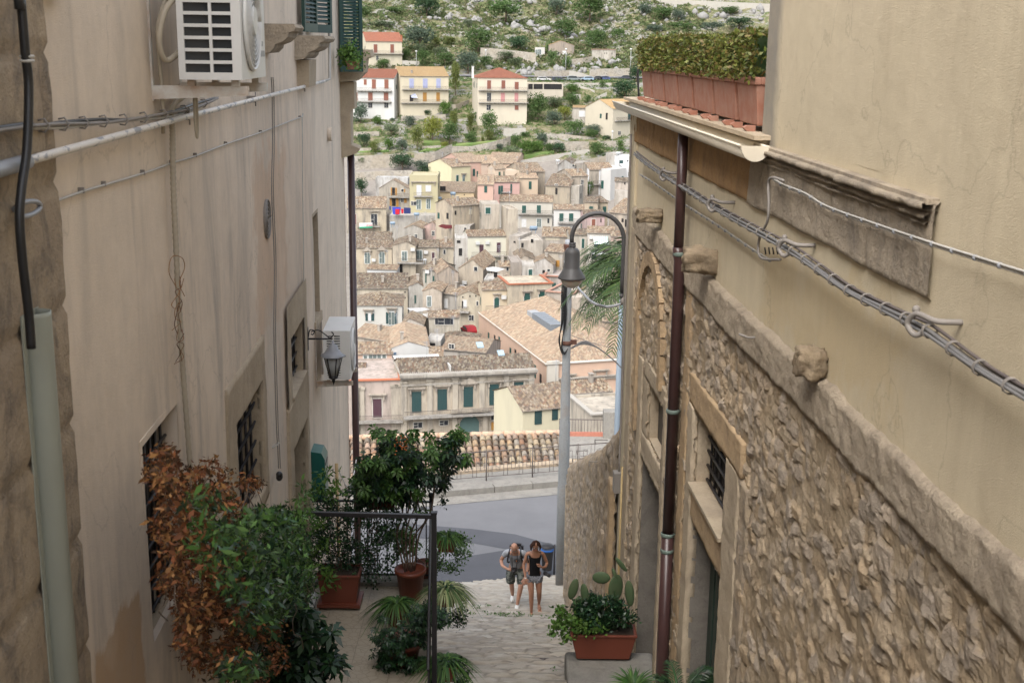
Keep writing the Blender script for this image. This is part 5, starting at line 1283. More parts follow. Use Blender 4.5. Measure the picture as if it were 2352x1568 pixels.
H('B', 920, 1320, 320, 500, ('gable', 1110, 250, 8), 0, (.42, .34, .26), [(1060, 430, 1082, 470, 'd'), (1142, 412, 1190, 465, 'w')], 'small stone farmhouse with pale gable roof on the rocky hillside', 't', 'coppi_ochre', name='farmhouse')
H('B', 708, 860, 358, 480, ('flat', .1, 5), 0, (.64, .62, .58), [(715, 390, 745, 465, 'e'), (755, 385, 800, 465, 'e')], 'white annexe with glazed doors left of the stone farmhouse', 't', clean=True, name='annexe')
H('B', 1600, 1972, 400, 560, ('flat', .25, 5), 2, (.60, .55, .46), [(1795, 435, 1803, 460, 'D'), (1828, 435, 1836, 460, 'D'), (1908, 435, 1916, 460, 'D')], 'long windowless pale store right of the stone farmhouse', 't', trim=(.5, .3, .22), name='store')
H('B', 1930, 2330, 1310, 1750, ('front', 1165, .40), -38, (.62, .56, .44), [(2165, 1355, 2220, 1485, 't'), (2010, 1670, 2045, 1720, 'd')], 'cream house with tan roof half hidden by the gutter of the stone house', 't', 'coppi_ochre', bal=[(1950, 2230, 1500)], clean=True)
H('B', 1300, 1640, 1300, 1560, ('front', 1290, .3, 3), 5, (.55, .50, .42), [(1400, 1350, 1490, 1440, 'w'), (1500, 1345, 1540, 1460, 'D'), (1570, 1345, 1640, 1460, 'D')], 'low hillside porch with tiled canopy left of the tan roofed cream house', 't', 'coppi_ochre', name='porch')
# ---- upper town
h_v = H('C', -40, 570, 1305, 1700, ('front', 1120), -6, (.58, .49, .34), [(330, 1395, 425, 1568, 'd'), (30, 1400, 100, 1560, 'b')], 'peach house with a for sale banner on its balcony', ped=[(300, 470, 1355, False)], bal=[(110, 470, 1590)])
H('C', 455, 930, 1000, 1345, ('gable', 672, 860, 9), 6, (.50, .455, .37), [(660, 982, 706, 1100, 'D'), (640, 982, 658, 1104, 'o'), (710, 984, 738, 1102, 'o'), (805, 1005, 840, 1046, 'd'), (845, 1005, 866, 1056, 'o'), (660, 1150, 716, 1270, 'D'), (625, 1150, 655, 1266, 'o'), (722, 1150, 762, 1282, 'o'), (800, 1150, 840, 1215, 'd'), (848, 1150, 890, 1222, 'o')], 'grey stone gabled house with orange shutters above the hanging laundry', tile='coppi_pale', bal=[(612, 938, 1132)])
H('C', 400, 905, 830, 1000, ('flat', .1, 4), 3, (.60, .60, .58), [], 'plain grey white wall block behind the house with orange shutters', D=316, name='house_block')
h_ol = H('C', 932, 1375, 800, 1352, ('flat', .15, 9), 0, (.50, .455, .29), [(1050, 948, 1115, 1104, 'w'), (1192, 950, 1265, 1040, 'w'), (958, 1200, 1035, 1256, 'd'), (1045, 1175, 1110, 1320, 'e'), (1200, 1165, 1258, 1312, 'e')], 'olive green flat fronted house with two white doors and a balcony', clean=True, bal=[(1000, 1292, 1118)], D=299, ped=[(950, 1350, 895, False)])
H('C', 1590, 1890, 650, 908, ('front', 525, .3), -38, (.68, .63, .42), [(1665, 790, 1700, 900, 'g'), (1765, 785, 1797, 880, 'g')], 'pale yellow cottage with two green doors', ped=[(1740, 1825, 765, False)], clean=True)
H('C', 1750, 2062, 585, 850, ('front', 440, .3), -28, PK, [(1925, 690, 1960, 800, 'G'), (1985, 725, 2006, 815, 'G')], 'salmon pink house with skylights directly right of the yellow cottage', tile='coppi_pale', clean=True)
H('C', 2062, 2340, 605, 800, ('front', 470, .3), -20, (.64, .50, .40), [(2330, 740, 2352, 800, 'G')], 'peach house behind the salmon pink house with green windows', tile='coppi_pale', clean=True, D=337)
H('D', -60, 400, 600, 690, ('front', 430, .34), 14, (.66, .50, .38), [(305, 630, 350, 660, 'x')], 'wide pale roofed peach house under the curved garden wall', tile='coppi_pale', clean=True, D=343)
H('D', 75, 245, 690, 815, ('front', 615), -20, (.66, .54, .42), [(135, 735, 165, 800, 'G'), (210, 730, 226, 795, 'G')], 'small peach house with two pale green shutters above the pink house', tile='coppi_pale', clean=True)
H('D', 250, 480, 720, 830, ('flat', .1, 6), -10, (.66, .54, .42), [], 'plain peach block stepping down beside the small peach house', clean=True, name='house_block')
H('C', 2000, 2250, 935, 1100, ('front', 780, .3), 0, (.62, .42, .34), [(2105, 955, 2150, 1060, 'G')], 'pink annexe with a grey canopy left of the large pink house', tile='coppi_pale', clean=True, D=300)
H('D', 58, 465, 895, 1105, ('front', 800), -8, (.63, .41, .36), [(130, 955, 163, 1085, 'G'), (168, 950, 203, 1085, 'G'), (320, 925, 345, 1072, 'G')], 'large pink house with green shutters in the upper town', clean=True, bal=[(180, 330, 1055)])
H('D', 465, 752, 835, 1092, ('front', 755), -12, (.64, .51, .38), [(608, 885, 650, 1005, 'G')], 'apricot house with one tall pale green shutter right of the pink house', tile='coppi_pale', clean=True)
H('C', 1375, 1945, 1050, 1165, ('front', 890), 4, (.64, .52, .34), [(1405, 960, 1500, 1030, 'D'), (1785, 1085, 1800, 1105, 'D')], 'low ochre house with a water tank in front of its pale roof', tile='coppi_pale', clean=True)
H('C', 1610, 2065, 1258, 1600, ('front', 1145), -36, (.56, .46, .32), [(1640, 1345, 1665, 1408, 'D'), (1862, 1325, 1916, 1400, 'x')], 'big peach stone house with a blank grey left side in mid town', D=268)
H('C', 2068, 2345, 1248, 1640, ('flat', .1, 7), -6, (.54, .47, .37), [(2125, 1295, 2202, 1392, 'g')], 'narrow house with single green shutter under a pale metal roof', D=262)
H('D', 285, 436, 1330, 1700, ('flat', .2, 6), -14, (.60, .51, .38), [], 'windowless peach block with potted plants on its terrace', D=258, name='house_block')
h_lc = H('D', 150, 980, 1205, 1620, ('front', 1095), 3, (.56, .53, .46), [(300, 1265, 350, 1310, 'd'), (503, 1262, 565, 1382, 'g'), (735, 1258, 797, 1382, 'g'), (500, 1475, 565, 1600, 'w'), (737, 1470, 800, 1600, 'e'), (900, 1465, 930, 1540, 'd')], 'long grey white house with white framed green shutters and a full balcony', bal=[(440, 1000, 1398)], clean=True)
H('D', 1000, 1470, 1325, 1640, ('front', 1245), 2, (.64, .63, .60), [(1088, 1385, 1150, 1508, 'g'), (1240, 1385, 1305, 1508, 'g')], 'white house with two bright green shutters right of the long grey white house', bal=[(1065, 1380, 1535)], clean=True, D=262)
H('D', 1485, 1690, 1205, 1440, ('front', 1120), 6, (.56, .44, .30), [(1557, 1275, 1615, 1315, 'G')], 'ochre house with single green window behind the top of the gooseneck lamp', D=272)
H('D', 1700, 1850, 1210, 1430, ('hip', 1115), -6, (.58, .47, .31), [(1768, 1280, 1820, 1365, 'G')], 'ochre house with hipped roof and dark green shutter near the lamp arch', D=276)
H('D', 1480, 1800, 1425, 1700, ('front', 1330), -8, (.60, .40, .38), [(1595, 1475, 1650, 1600, 'b'), (1730, 1470, 1748, 1525, 'D')], 'rose pink house framed inside the curve of the gooseneck lamp', D=258)
H('D', 505, 862, 735, 940, ('front', 590, .3), -20, (.46, .38, .27), [(640, 715, 652, 745, 'D'), (700, 765, 745, 800, 'D')], 'brown weathered stone house with old solar panel on its roof')
H('D', 870, 1255, 955, 1150, ('front', 770, .36), 18, (.48, .40, .28), [(1020, 930, 1062, 962, 'd'), (1025, 985, 1058, 1090, 'D')], 'ruined ochre stone house with dark doorway and sunken brown roof')
H('D', 1165, 1400, 960, 1170, ('flat', .1, 7), 16, (.54, .50, .42), [], 'crumbling wall block with white plaster patches beside the ruined house', name='ruined_wall')
H('D', 1535, 1738, 705, 1120, ('flat', .15, 9), -4, (.74, .75, .76), [(1622, 785, 1657, 915, 'B'), (1632, 1010, 1660, 1120, 'b')], 'bright white tall house with brown door and small balcony', bal=[(1610, 1735, 930)], clean=True)
H('D', 1745, 1895, 700, 1015, ('flat', .1, 7), 40, (.62, .61, .58), [(1745, 870, 1780, 1000, 'G')], 'cream white side house next to the bright white tall house', clean=True, D=326)
H('D', 1890, 2070, 680, 1020, ('flat', .1, 8), -4, (.70, .69, .66), [(1912, 810, 1936, 850, 'D'), (2010, 790, 2045, 900, 'G')], 'white house with dark green door near the stone house corner', clean=True)
H('D', 2070, 2320, 655, 850, ('flat', .1, 8), 0, (.72, .72, .72), [(2078, 750, 2120, 800, 't'), (2168, 742, 2205, 800, 't')], 'white house with two square dark windows at the right edge of town', clean=True)
H('D', 1955, 2200, 495, 665, ('flat', .12, 7), 4, (.70, .70, .69), [(2030, 555, 2085, 650, 't'), (2150, 550, 2167, 576, 'D')], 'small white house with water tank on its flat roof', clean=True)
H('D', 1820, 1975, 450, 640, ('flat', .1, 6), 24, (.58, .55, .50), [], 'grey cream wall block left of the white house with the water tank', name='house_block')
H('D', 1060, 1330, 640, 720, ('gable', 1180, 545, 10), 10, (.46, .45, .42), [(1292, 620, 1322, 656, 'd')], 'grey rendered house with one dark window below the curved wall')
H('D', 1330, 1560, 600, 700, ('flat', .1, 7), -10, (.48, .44, .38), [], 'grey brown block between the curved wall and the ruined house', name='house_block')
H('D', 1565, 1935, 700, 860, ('front', 590, .3), -14, (.52, .45, .35), [], 'low house with broad brown roof above the white houses')
H('D', 1280, 1535, 800, 1000, ('front', 690, .3), -22, (.50, .42, .32), [(1430, 860, 1462, 965, 'd')], 'beige house with white framed dark door beside the green tree', D=312)
H('D', 1960, 2200, 885, 1060, ('front', 830), 6, (.56, .48, .40), [(2105, 900, 2125, 935, 'D')], 'low pinkish house under the white house with two square windows', D=297)
H('D', 1970, 2240, 1040, 1150, ('flat', .1, 8), 3, (.60, .54, .46), [], 'blank cream wall block low at the right edge of the upper town', name='house_block')
H('D', 1870, 2160, 1380, 1640, ('front', 1150, .36), 34, (.56, .47, .36), [(2065, 1465, 2095, 1525, 'D'), (2120, 1480, 2160, 1600, 'D')], 'beige house with broad roof behind the right side of the lamp arch', D=262)
# ---- mid town, left
H('E', 95, 655, 355, 640, ('front', 205), -3, (.58, .48, .33), [(232, 440, 312, 600, 'e'), (460, 430, 540, 598, 'e')], 'peach house with two glazed balcony doors under small pediments', ped=[(200, 340, 405, True), (430, 570, 392, True)], ac=[(372, 548)])
H('E', 60, 640, 225, 350, ('front', 105), -3, (.52, .45, .34), [], 'long tiled roof house with skylight behind the glazed door house', D=255)
H('E', 667, 1028, 330, 740, ('gable', 880, 265, 9), 0, (.57, .49, .36), [(815, 415, 892, 560, 'e'), (725, 612, 825, 740, 'D')], 'cream gabled house over a dark archway', bal=[(745, 1150, 590)], ac=[(985, 382)], D=246)
H('E', 1030, 1390, 345, 700, ('front', 235), -5, (.56, .48, .36), [(1050, 400, 1128, 545, 'e'), (1283, 430, 1326, 555, 'B')], 'cream house with rooftop tank on its balcony right of the archway', ac=[(1190, 425)], D=249)
H('E', 1392, 1622, 350, 620, ('front', 225), -10, (.58, .50, .36), [(1465, 388, 1496, 455, 'd')], 'cream house with one tiny pale window right of the archway terrace', D=250)
H('E', 850, 1140, 60, 260, ('gable', 990, 0, 8), 8, (.48, .45, .39), [(1015, 145, 1056, 210, 'd')], 'grey gabled house with one square window left of the small rose gable')
H('E', 1150, 1380, 30, 240, ('gable', 1290, -50, 12), 12, (.60, .39, .33), [(1285, 95, 1326, 165, 'd')], 'rose coloured gable wall with one white framed window')
H('E', 1400, 1640, 40, 215, ('flat', .1, 7), -8, (.50, .48, .44), [(1440, 70, 1500, 190, 'w')], 'grey white house under a dark red awning')
H('E', 1640, 1880, 20, 250, ('flat', .1, 8), 10, (.54, .51, .46), [(1790, 40, 1828, 85, 'd')], 'grey cream block left of the blue water tank', name='house_block', D=272)
H('E', 1840, 2495, 175, 500, ('front', 70), -10, (.70, .68, .56), [(2030, 308, 2092, 462, 'B'), (2303, 276, 2358, 430, 'B')], 'pale cream house with two purple brown doors and a plant filled balcony', bal=[(1900, 2560, 485)], ac=[(2000, 282), (2152, 275)], clean=True)
H('E', 1650, 1845, 225, 500, ('flat', .2, 6), -4, (.58, .55, .49), [(1705, 365, 1758, 480, 'D'), (1675, 240, 1730, 280, 'D')], 'narrow cream house with dark doorway beside the pale cream house', D=238)
H('E', 270, 735, 695, 800, ('front', 620, .2), 4, (.68, .69, .68), [], 'low whitewashed shed in front of the glazed door house', clean=True, name='shed', cat='shed')
H('E', 40, 905, 990, 1420, ('front', 752), -5, (.60, .52, .38), [(715, 1130, 790, 1200, 'e'), (855, 1040, 872, 1060, 'D'), (860, 1128, 876, 1146, 'D')], 'large cream house with a broad striped tile roof at the left of mid town', ped=[(665, 830, 1075, False)], D=215)
H('E', 60, 815, 1255, 1620, ('hip', 1040, .4), -3, (.60, .59, .54), [(240, 1385, 282, 1500, 't'), (284, 1385, 330, 1500, 'w'), (332, 1385, 380, 1500, 't'), (563, 1365, 604, 1545, 't'), (606, 1365, 694, 1560, 'e'), (696, 1360, 742, 1550, 't')], 'white grey house with hipped roof and open dark green shutters', ped=[(200, 375, 1330, False), (565, 740, 1305, False)], clean=True, D=202)
H('E', 1140, 1372, 700, 960, ('front', 575, .3), 28, (.56, .52, .43), [(1298, 795, 1333, 880, 'G'), (1182, 750, 1200, 905, 'G')], 'cream grey house with two small green shutters behind the white tank', ac=[(1225, 730)], D=228)
H('E', 1372, 1695, 760, 1000, ('gable', 1545, 650, 9), -12, (.54, .43, .32), [], 'tall blank stone gable with cracked pinkish render', D=224)
H('E', 1700, 2088, 690, 940, ('gable', 1920, 545, 12), 10, (.55, .46, .34), [(1948, 655, 1996, 720, 'd')], 'large ochre gable with one small square window in mid town', D=229, ac=[(1800, 900)])
H('E', 1140, 1436, 1040, 1340, ('gable', 1290, 985, 7), 6, (.57, .48, .37), [(1212, 1118, 1270, 1272, 'e')], 'small gabled house with tall narrow glazed window', D=211)
H('E', 918, 1142, 960, 1300, ('gable', 1062, 905, 8), -6, (.55, .53, .47), [(1010, 1098, 1034, 1225, 'G')], 'grey white house with green door on the terrace left of the small gabled house', D=215)
H('E', 1684, 2060, 1120, 1600, ('gable', 1872, 1035, 9), 8, (.58, .51, .37), [(1755, 1190, 1776, 1300, 'D'), (1780, 1180, 1826, 1290, 'w'), (1985, 1195, 2010, 1258, 'd'), (1868, 1415, 1938, 1492, 'd'), (1760, 1118, 1778, 1140, 'D'), (1872, 1102, 1890, 1126, 'D'), (1966, 1098, 1984, 1122, 'D')], 'tall cream gabled house with white shutter and laundry balcony', bal=[(1712, 1880, 1355)], D=207)
H('E', 1440, 1690, 1080, 1420, ('front', 945, .3), 30, (.42, .39, .34), [(1485, 1160, 1530, 1300, 'w')], 'dark grey house side left of the tall cream gabled house', D=212)
H('E', 2072, 2485, 1012, 1420, ('front', 880, .3), -8, (.63, .53, .38), [(2263, 1135, 2336, 1312, 'g')], 'cream yellow house with one tall dark green shutter and balcony', bal=[(2120, 2505, 1340)], ac=[(2410, 1128)], ped=[(2235, 2370, 1080, False)], clean=True, D=204)
H('F', 290, 975, 935, 1400, ('flat', .1, 8), -13, (.60, .51, .36), [(535, 1070, 626, 1262, 'g'), (765, 1045, 852, 1242, 'g')], 'ochre yellow house with terracotta coping and two big green shutters', trim=RED, bal=[(380, 880, 1275)], ped=[(500, 665, 1040, False), (735, 895, 1010, False)], D=204)
H('F', 885, 1300, 1080, 1500, ('flat', .2, 10), 22, (.45, .39, .32), [(990, 1195, 1046, 1405, 'g'), (1192, 1270, 1214, 1450, 't')], 'grey brown flat roofed corner house behind the grey pole', trim=(.46, .27, .2), bal=[(870, 1080, 1400)], D=199)
H('F', 1300, 1760, 1140, 1480, ('flat', .1, 9), -14, (.60, .51, .40), [(1755, 1290, 1812, 1390, 'x')], 'beige blank sided house behind the lower palm leaves', D=196)
H('F', 1715, 2240, 1120, 1440, ('front', 1010), -6, (.62, .54, .40), [(1755, 1280, 1812, 1400, 'B')], 'cream house behind the palm leaves near the stone house corner', D=202)
H('F', 830, 1130, 815, 1040, ('flat', .1, 7), 12, (.54, .46, .41), [(975, 905, 1032, 992, 'G')], 'pinkish grey house with terracotta coping left of the lamp globe', trim=(.46, .24, .17), D=224)
H('F', 1535, 1955, 125, 580, ('front', 20), 2, (.60, .56, .50), [(1630, 262, 1696, 348, 't'), (1755, 262, 1822, 348, 't'), (1597, 455, 1662, 532, 't'), (1765, 455, 1812, 522, 'D'), (1690, 455, 1745, 560, 'w')], 'cream house with two striped awnings framed by the lamp arch', bal=[(1560, 1890, 368)], ac=[(1592, 192)], clean=True, D=238)
H('F', 1240, 1535, 150, 520, ('front', 60), -4, (.60, .55, .45), [(1440, 215, 1476, 362, 'g')], 'cream house with tall narrow green shutter left of the striped awnings', D=243)
H('F', 1900, 2330, 180, 560, ('front', 90), 4, (.56, .40, .32), [(1990, 250, 2050, 330, 'D')], 'brick coloured house behind the upper palm leaves', D=236)
H('F', 820, 1235, 185, 300, ('front', 30), 4, (.56, .50, .42), [(870, 190, 1090, 240, 'x')], 'low house with broad brown roof behind the top of the grey pole', D=246)
H('F', 450, 830, 250, 420, ('flat', .1, 8), -8, (.60, .53, .43), [(490, 280, 525, 350, 'D'), (640, 220, 680, 275, 'D')], 'half ruined cream house with open roof in mid town', name='ruined_house', D=240)
H('F', 300, 470, 180, 470, ('flat', .1, 7), 20, (.52, .46, .38), [(370, 250, 400, 280, 'D')], 'weathered grey side house right of the pale cream house', D=242)
H('F', 860, 1140, 420, 640, ('front', 300, .3), 22, (.54, .47, .36), [(1035, 550, 1090, 655, 'o')], 'brown roofed house with ochre door left of the grey pole', D=232)
H('F', 640, 990, 620, 830, ('gable', 850, 520, 8), 8, (.62, .58, .52), [(822, 705, 860, 752, 'D'), (900, 690, 940, 730, 'd')], 'whitish gabled ruin with stained plaster left of the pole', D=224)
H('F', 420, 720, 560, 720, ('gable', 540, 480, 10), -4, (.56, .47, .36), [], 'tan gabled house behind the brown blank walled block', D=231)
H('F', 510, 700, 655, 880, ('flat', .2, 6), -2, (.58, .54, .47), [(605, 695, 662, 820, 'g')], 'cream grey house with leaning green shutter in mid town', D=218)
H('F', 340, 512, 600, 860, ('flat', .15, 8), -6, (.42, .36, .30), [], 'brown blank walled block in the middle of town', name='house_block', D=221)
H('F', 160, 345, 650, 830, ('front', 560, .3), -10, (.57, .47, .36), [(258, 655, 289, 716, 'd')], 'small ochre house with dark paned window near the white sunshade', D=223)
H('F', 0, 420, 950, 1000, ('hip', 785, .34), 8, (.50, .46, .40), [], 'hipped roof house directly behind the cream yellow and ochre yellow houses', D=211)
H('E', 2100, 2400, 860, 960, ('flat', .1, 6), 5, (.55, .52, .47), [(2255, 735, 2310, 820, 'D')], 'grey terrace house under the white sunshade', D=218, name='terrace_house')
# ---- lower town
H('E', 1240, 1716, 1445, 1640, ('front', 1335, .3), -6, (.63, .57, .45), [(1335, 1465, 1380, 1555, 'd'), (1384, 1465, 1570, 1555, 'd'), (1574, 1465, 1620, 1555, 'd')], 'small house with a wide strip window and reddish tile roof', D=193)
H('E', 1150, 1262, 1430, 1640, ('flat', .1, 5), 14, (.58, .55, .49), [], 'grey white annexe with air conditioner left of the wide strip window', ac=[(1190, 1420)], D=196, name='annexe')
H('E', 815, 1150, 1560, 1700, ('gable', 930, 1470, 6), 0, (.56, .50, .42), [(890, 1600, 1020, 1640, 'x')], 'low gabled shed with white flashing right of the hipped roof house', D=190, name='shed', cat='shed')
H('G', 40, 700, 215, 420, ('front', 10, .36), 30, (.52, .45, .36), [], 'house with a huge weathered roof left of the grey gable', tile='coppi_pale', D=182)
H('G', 120, 656, 448, 730, ('front', 262, .36), -5, (.67, .48, .37), [(215, 478, 268, 590, 'e'), (295, 468, 350, 655, 'e'), (362, 468, 417, 655, 'e'), (430, 464, 486, 655, 'e'), (508, 458, 562, 572, 'e')], 'salmon house with a row of white arched windows on a roof terrace', clean=True, D=170)
H('G', 652, 1246, 352, 720, ('gable', 905, 262, 13), -7, (.60, .60, .58), [(685, 425, 728, 468, 'k'), (1100, 458, 1166, 645, 'D')], 'pale grey gabled house with roof garden and black framed door', tile='coppi_pale', clean=True, D=171)
H('G', 1250, 1452, 515, 720, ('front', 335, .36), -3, (.46, .42, .36), [], 'small dark tiled house right of the roof garden', D=169)
H('G', 1190, 1420, 250, 420, ('flat', .05, 5), 4, (.56, .53, .47), [(1195, 275, 1335, 330, 'D')], 'grey concrete roof hut with a dark railing', D=180, name='roof_hut')
H('G', 1440, 2130, 400, 640, ('front', 190, .3), 16, (.55, .50, .43), [(1555, 298, 1630, 366, 'd')], 'weathered house with wide pale roof and dormer window behind the palace', tile='coppi_pale', D=178)
H('G', 1300, 1900, 290, 400, ('hip', 95, .3), 10, (.55, .50, .43), [], 'hipped weathered roof house in front of the small red car', D=187)
H('G', 800, 1130, 150, 300, ('flat', .15, 7), -8, (.56, .57, .56), [(820, 20, 890, 45, 'x')], 'grey walled roof terrace house with a salmon wall', D=186, name='terrace_house')
h_pal2 = H('H', 885, 2700, 560, 1100, ('hipd', 4.2, 36), -17, (.67, .47, .35), [(1205, 815, 1320, 880, 'd'), (1672, 800, 1770, 850, 'e'), (1628, 818, 1668, 855, 't'), (1774, 796, 1830, 838, 't')], 'large salmon palace with huge pale tile roof and rooftop skylight', tile='coppi_pale', clean=True, trim=(.66, .64, .58), D=172, ped=[(1610, 1860, 705, False), (1150, 1350, 775, False)], name='palace', cat='palace')
h_pal = H('G', 805, 2895, 740, 1640, ('front', 478, .36), -12.6, (.58, .49, .36), [(968, 1045, 1118, 1360, 't'), (1370, 1008, 1520, 1322, 't'), (1780, 968, 1926, 1276, 't'), (2185, 930, 2330, 1246, 't'), (2570, 895, 2716, 1160, 't'), (1408, 1500, 1535, 1560, 'd'), (1000, 1530, 1130, 1600, 'd'), (2215, 1415, 2270, 1480, 'd'), (2215, 1520, 2270, 1640, 'o')], 'baroque palace with teal shutters, pediments and long stone balcony', ped=[(905, 1175, 992, False), (1310, 1580, 948, False), (1730, 1995, 912, True), (2135, 2400, 880, False), (2515, 2770, 848, False)], pil=[(840, 915, .75), (1250, 880, .75), (1648, 845, .75), (2068, 810, .75), (2450, 780, .75), (2845, 740, .75)], bal=[(830, 2300, 1395, 1.3)], D=160, trim=(.44, .41, .36), name='palace', cat='palace')
h_pl = H('G', -60, 800, 890, 1640, ('flat', .2, 12), -8, (.57, .46, .39), [(358, 1155, 498, 1440, 'B'), (714, 1085, 736, 1190, 'D'), (714, 1220, 736, 1262, 'D')], 'rose plaster palace with terracotta coping and brown balcony door', trim=(.55, .19, .10), ped=[(290, 570, 1090, False)], pil=[(110, 1010, .8), (175, 1010, .8), (690, 965, .8), (765, 960, .8)], bal=[(40, 820, 1495, 1.1)], D=158, name='palace', cat='palace')
h_yel = H('H', 515, 1215, 1310, 1600, ('front', 930, .36), -22, (.66, .61, .44), [(700, 1322, 808, 1545, 't'), (973, 1292, 1060, 1478, 't')], 'yellow house with dark teal shutters left of the grey pole', D=135, clean=True, deep=9)
H('H', 1100, 1905, 1060, 1500, ('front', 862, .36), -18, (.58, .50, .38), [], 'tiled roof wing right of the grey pole beside the flat terrace', D=140, deep=9)
H('H', 1600, 2400, 1415, 1700, ('flat', .25, 7.5), -16, (.56, .49, .38), [], 'beige house with flat concrete roof terrace and flower pots', D=122, deep=9, trim=(.46, .43, .38))
H('H', 1700, 2250, 170, 420, ('front', 0, .34), 22, (.58, .50, .39), [], 'beige house with striped roof behind the pale blue pole', D=188)
H('F', 1310, 1760, 1520, 1640, ('front', 1400, .3), -18, (.56, .50, .42), [], 'white edged brown roof house right of the grey pole', D=186)
H('F', 1760, 2240, 1520, 1700, ('front', 1380, .34), 18, (.58, .52, .44), [], 'house with blue rooftop tank behind the lower palm leaves', D=189)
H('G', 20, 230, 830, 900, ('front', 590, .36), -5, (.55, .47, .37), [], 'striped roof house left of the salmon house with arched windows', D=163)

# palace extras
def part(hh, name, col, boxes, mat='town'):
    q = MB()
    for bx_ in boxes: q.box(*bx_)
    return q.build(name, M[mat], hh.e, col)
z = h_pal.ze-h_pal.zb; u0, u1 = h_pal.u0, h_pal.u1
part(h_pal, 'cornice', (.50, .46, .39), [(u0-.3, -.75, z-.25, u1+.3, -.26, z+.10), (u0-.2, -.45, z-.55, u1+.2, -.252, z-.252), (u0, -.22, z-1.5, u1, -.004, z-1.25)]+[(u0+.35*k, -.62, z-.45, u0+.35*k+.16, -.452, z-.27) for k in range(int((u1-u0)/.35))])
(a0, zz) = h_pal.uz(1872, 1560); zz -= h_pal.zb
q = MB(); q.prism([(a0+1.35*math.cos(k), zz+1.35*math.sin(k)) for k in np.linspace(0, math.pi, 14)]+[(a0-1.35, zz-3), (a0+1.35, zz-3)], -.12, -.01, lambda u, v, h: (u, h, v)); o = q.build('arched_door', M['townpaint'], h_pal.e, (.10, .17, .16))
q = MB()
for k in np.linspace(0, math.pi, 15):
    q.box8([(a0+r_*math.cos(k+dk), yy, zz+r_*math.sin(k+dk)) for yy in (-.3, -.02) for r_, dk in ((1.4, -.09), (1.4, .09), (1.9, .09), (1.9, -.09))])
q.box(a0-2.4, -.5, zz-3, a0-1.75, -.02, zz+1.9); q.box(a0+1.75, -.5, zz-3, a0+2.4, -.02, zz+1.9); q.box(a0-2.6, -.7, zz+1.902, a0+2.6, -.02, zz+2.3); q.build('door_surround', M['town'], o, (.54, .47, .36))
# roof dormer and skylights on the palace roof
for (x, y) in ((2280, 420), (2475, 537)):
    a_, z_ = h_pal.uz(x, y); 
q = MB(); T_ = lambda u, y, dz=0: (u, y, z+.36*y+dz)
for (uu, yy, w_, l_) in ((u0+(u1-u0)*.62, 5.2, .9, 1.2), (u0+(u1-u0)*.76, 3.2, .9, 1.1)):
    q.box8([T_(uu, yy, .12), T_(uu+w_, yy, .12), T_(uu+w_, yy+l_, .12), T_(uu, yy+l_, .12), T_(uu, yy, .26), T_(uu+w_, yy, .26), T_(uu+w_, yy+l_, .26), T_(uu, yy+l_, .26)])
q.build('skylight', M['townpaint'], h_pal.e, (.42, .55, .62))
# roof terrace of the palace (left part) 
q = MB(); uu = u0+(u1-u0)*.36
q.box(u0+.1, .4, z+.17, uu, 10, z+.22); q.box(uu, .3, z+.2, uu+.2, 5, z+.9); q.build('roof_terrace', M['townclean'], h_pal.e, (.60, .59, .56))
# skylight frame on the salmon palace roof
q = MB(); z2 = h_pal2.ze-h_pal2.zb; uc = (h_pal2.u0+h_pal2.u1)/2
q.box(uc-4.6, 11, z2+1.9, uc-2.4, 20, z2+3.1); q.build('skylight', M['townpaint'], h_pal2.e, (.22, .25, .28))
q = MB()
for k in range(7): q.box(uc-4.65, 11+1.5*k-.05, z2+3.11, uc-2.35, 11+1.5*k+.05, z2+3.17)
q.box(uc-4.5, 20.1, z2+1.6, uc-2.4, 23, z2+2.9); q.build('skylight_frame', M['townpaint'], h_pal2.e, (.42, .43, .44))
(a0, _), (a1, _) = h_pal2.uz(890, 520), h_pal2.uz(1066, 520)
part(h_pal2, 'corner_pilaster', (.66, .62, .54), [(a0, -.35, -3, a1, -.002, z2+.5), (a0-.15, -.5, z2-3.2, a1+.15, -.352, z2-2.9), (a0-.15, -.5, z2+.1, a1+.15, -.352, z2+.5)], 'townclean')
part(h_pal2, 'cornice', (.55, .49, .41), [(a1, -.3, z2-2.6, h_pal2.u1, -.003, z2-2.2), (a1, -.5, z2-2.2, h_pal2.u1, -.003, z2-2.05)])
# white pediment roofline etc: for sale banner
t = wempty('sale_banner', srcD(1463, 905, 240), 'white and green for sale banner reading VENDE on the peach house balcony', 'banner')
def bp(x, y): return Vector(srcD(*tp('C', x, y), h_v.D-1.6))
q = MB(); q.add([bp(145, 1535), bp(352, 1532), bp(354, 1612), bp(145, 1622)]+[p+Vector((0, .05, 0)) for p in (bp(145, 1535), bp(352, 1532), bp(354, 1612), bp(145, 1622))], [(0, 1, 2, 3), (7, 6, 5, 4), (0, 4, 5, 1), (1, 5, 6, 2), (2, 6, 7, 3), (3, 7, 4, 0)]); q.build('banner_cloth', M['townpaint'], t, (.78, .78, .77))
q = MB(); f_ = Vector((0, -.02, 0)); q.add([bp(146, 1598)+f_, bp(353, 1588)+f_, bp(353, 1611)+f_, bp(146, 1621)+f_], [(0, 1, 2, 3)]); q.build('green_stripe', M['townpaint'], t, (.03, .38, .20))
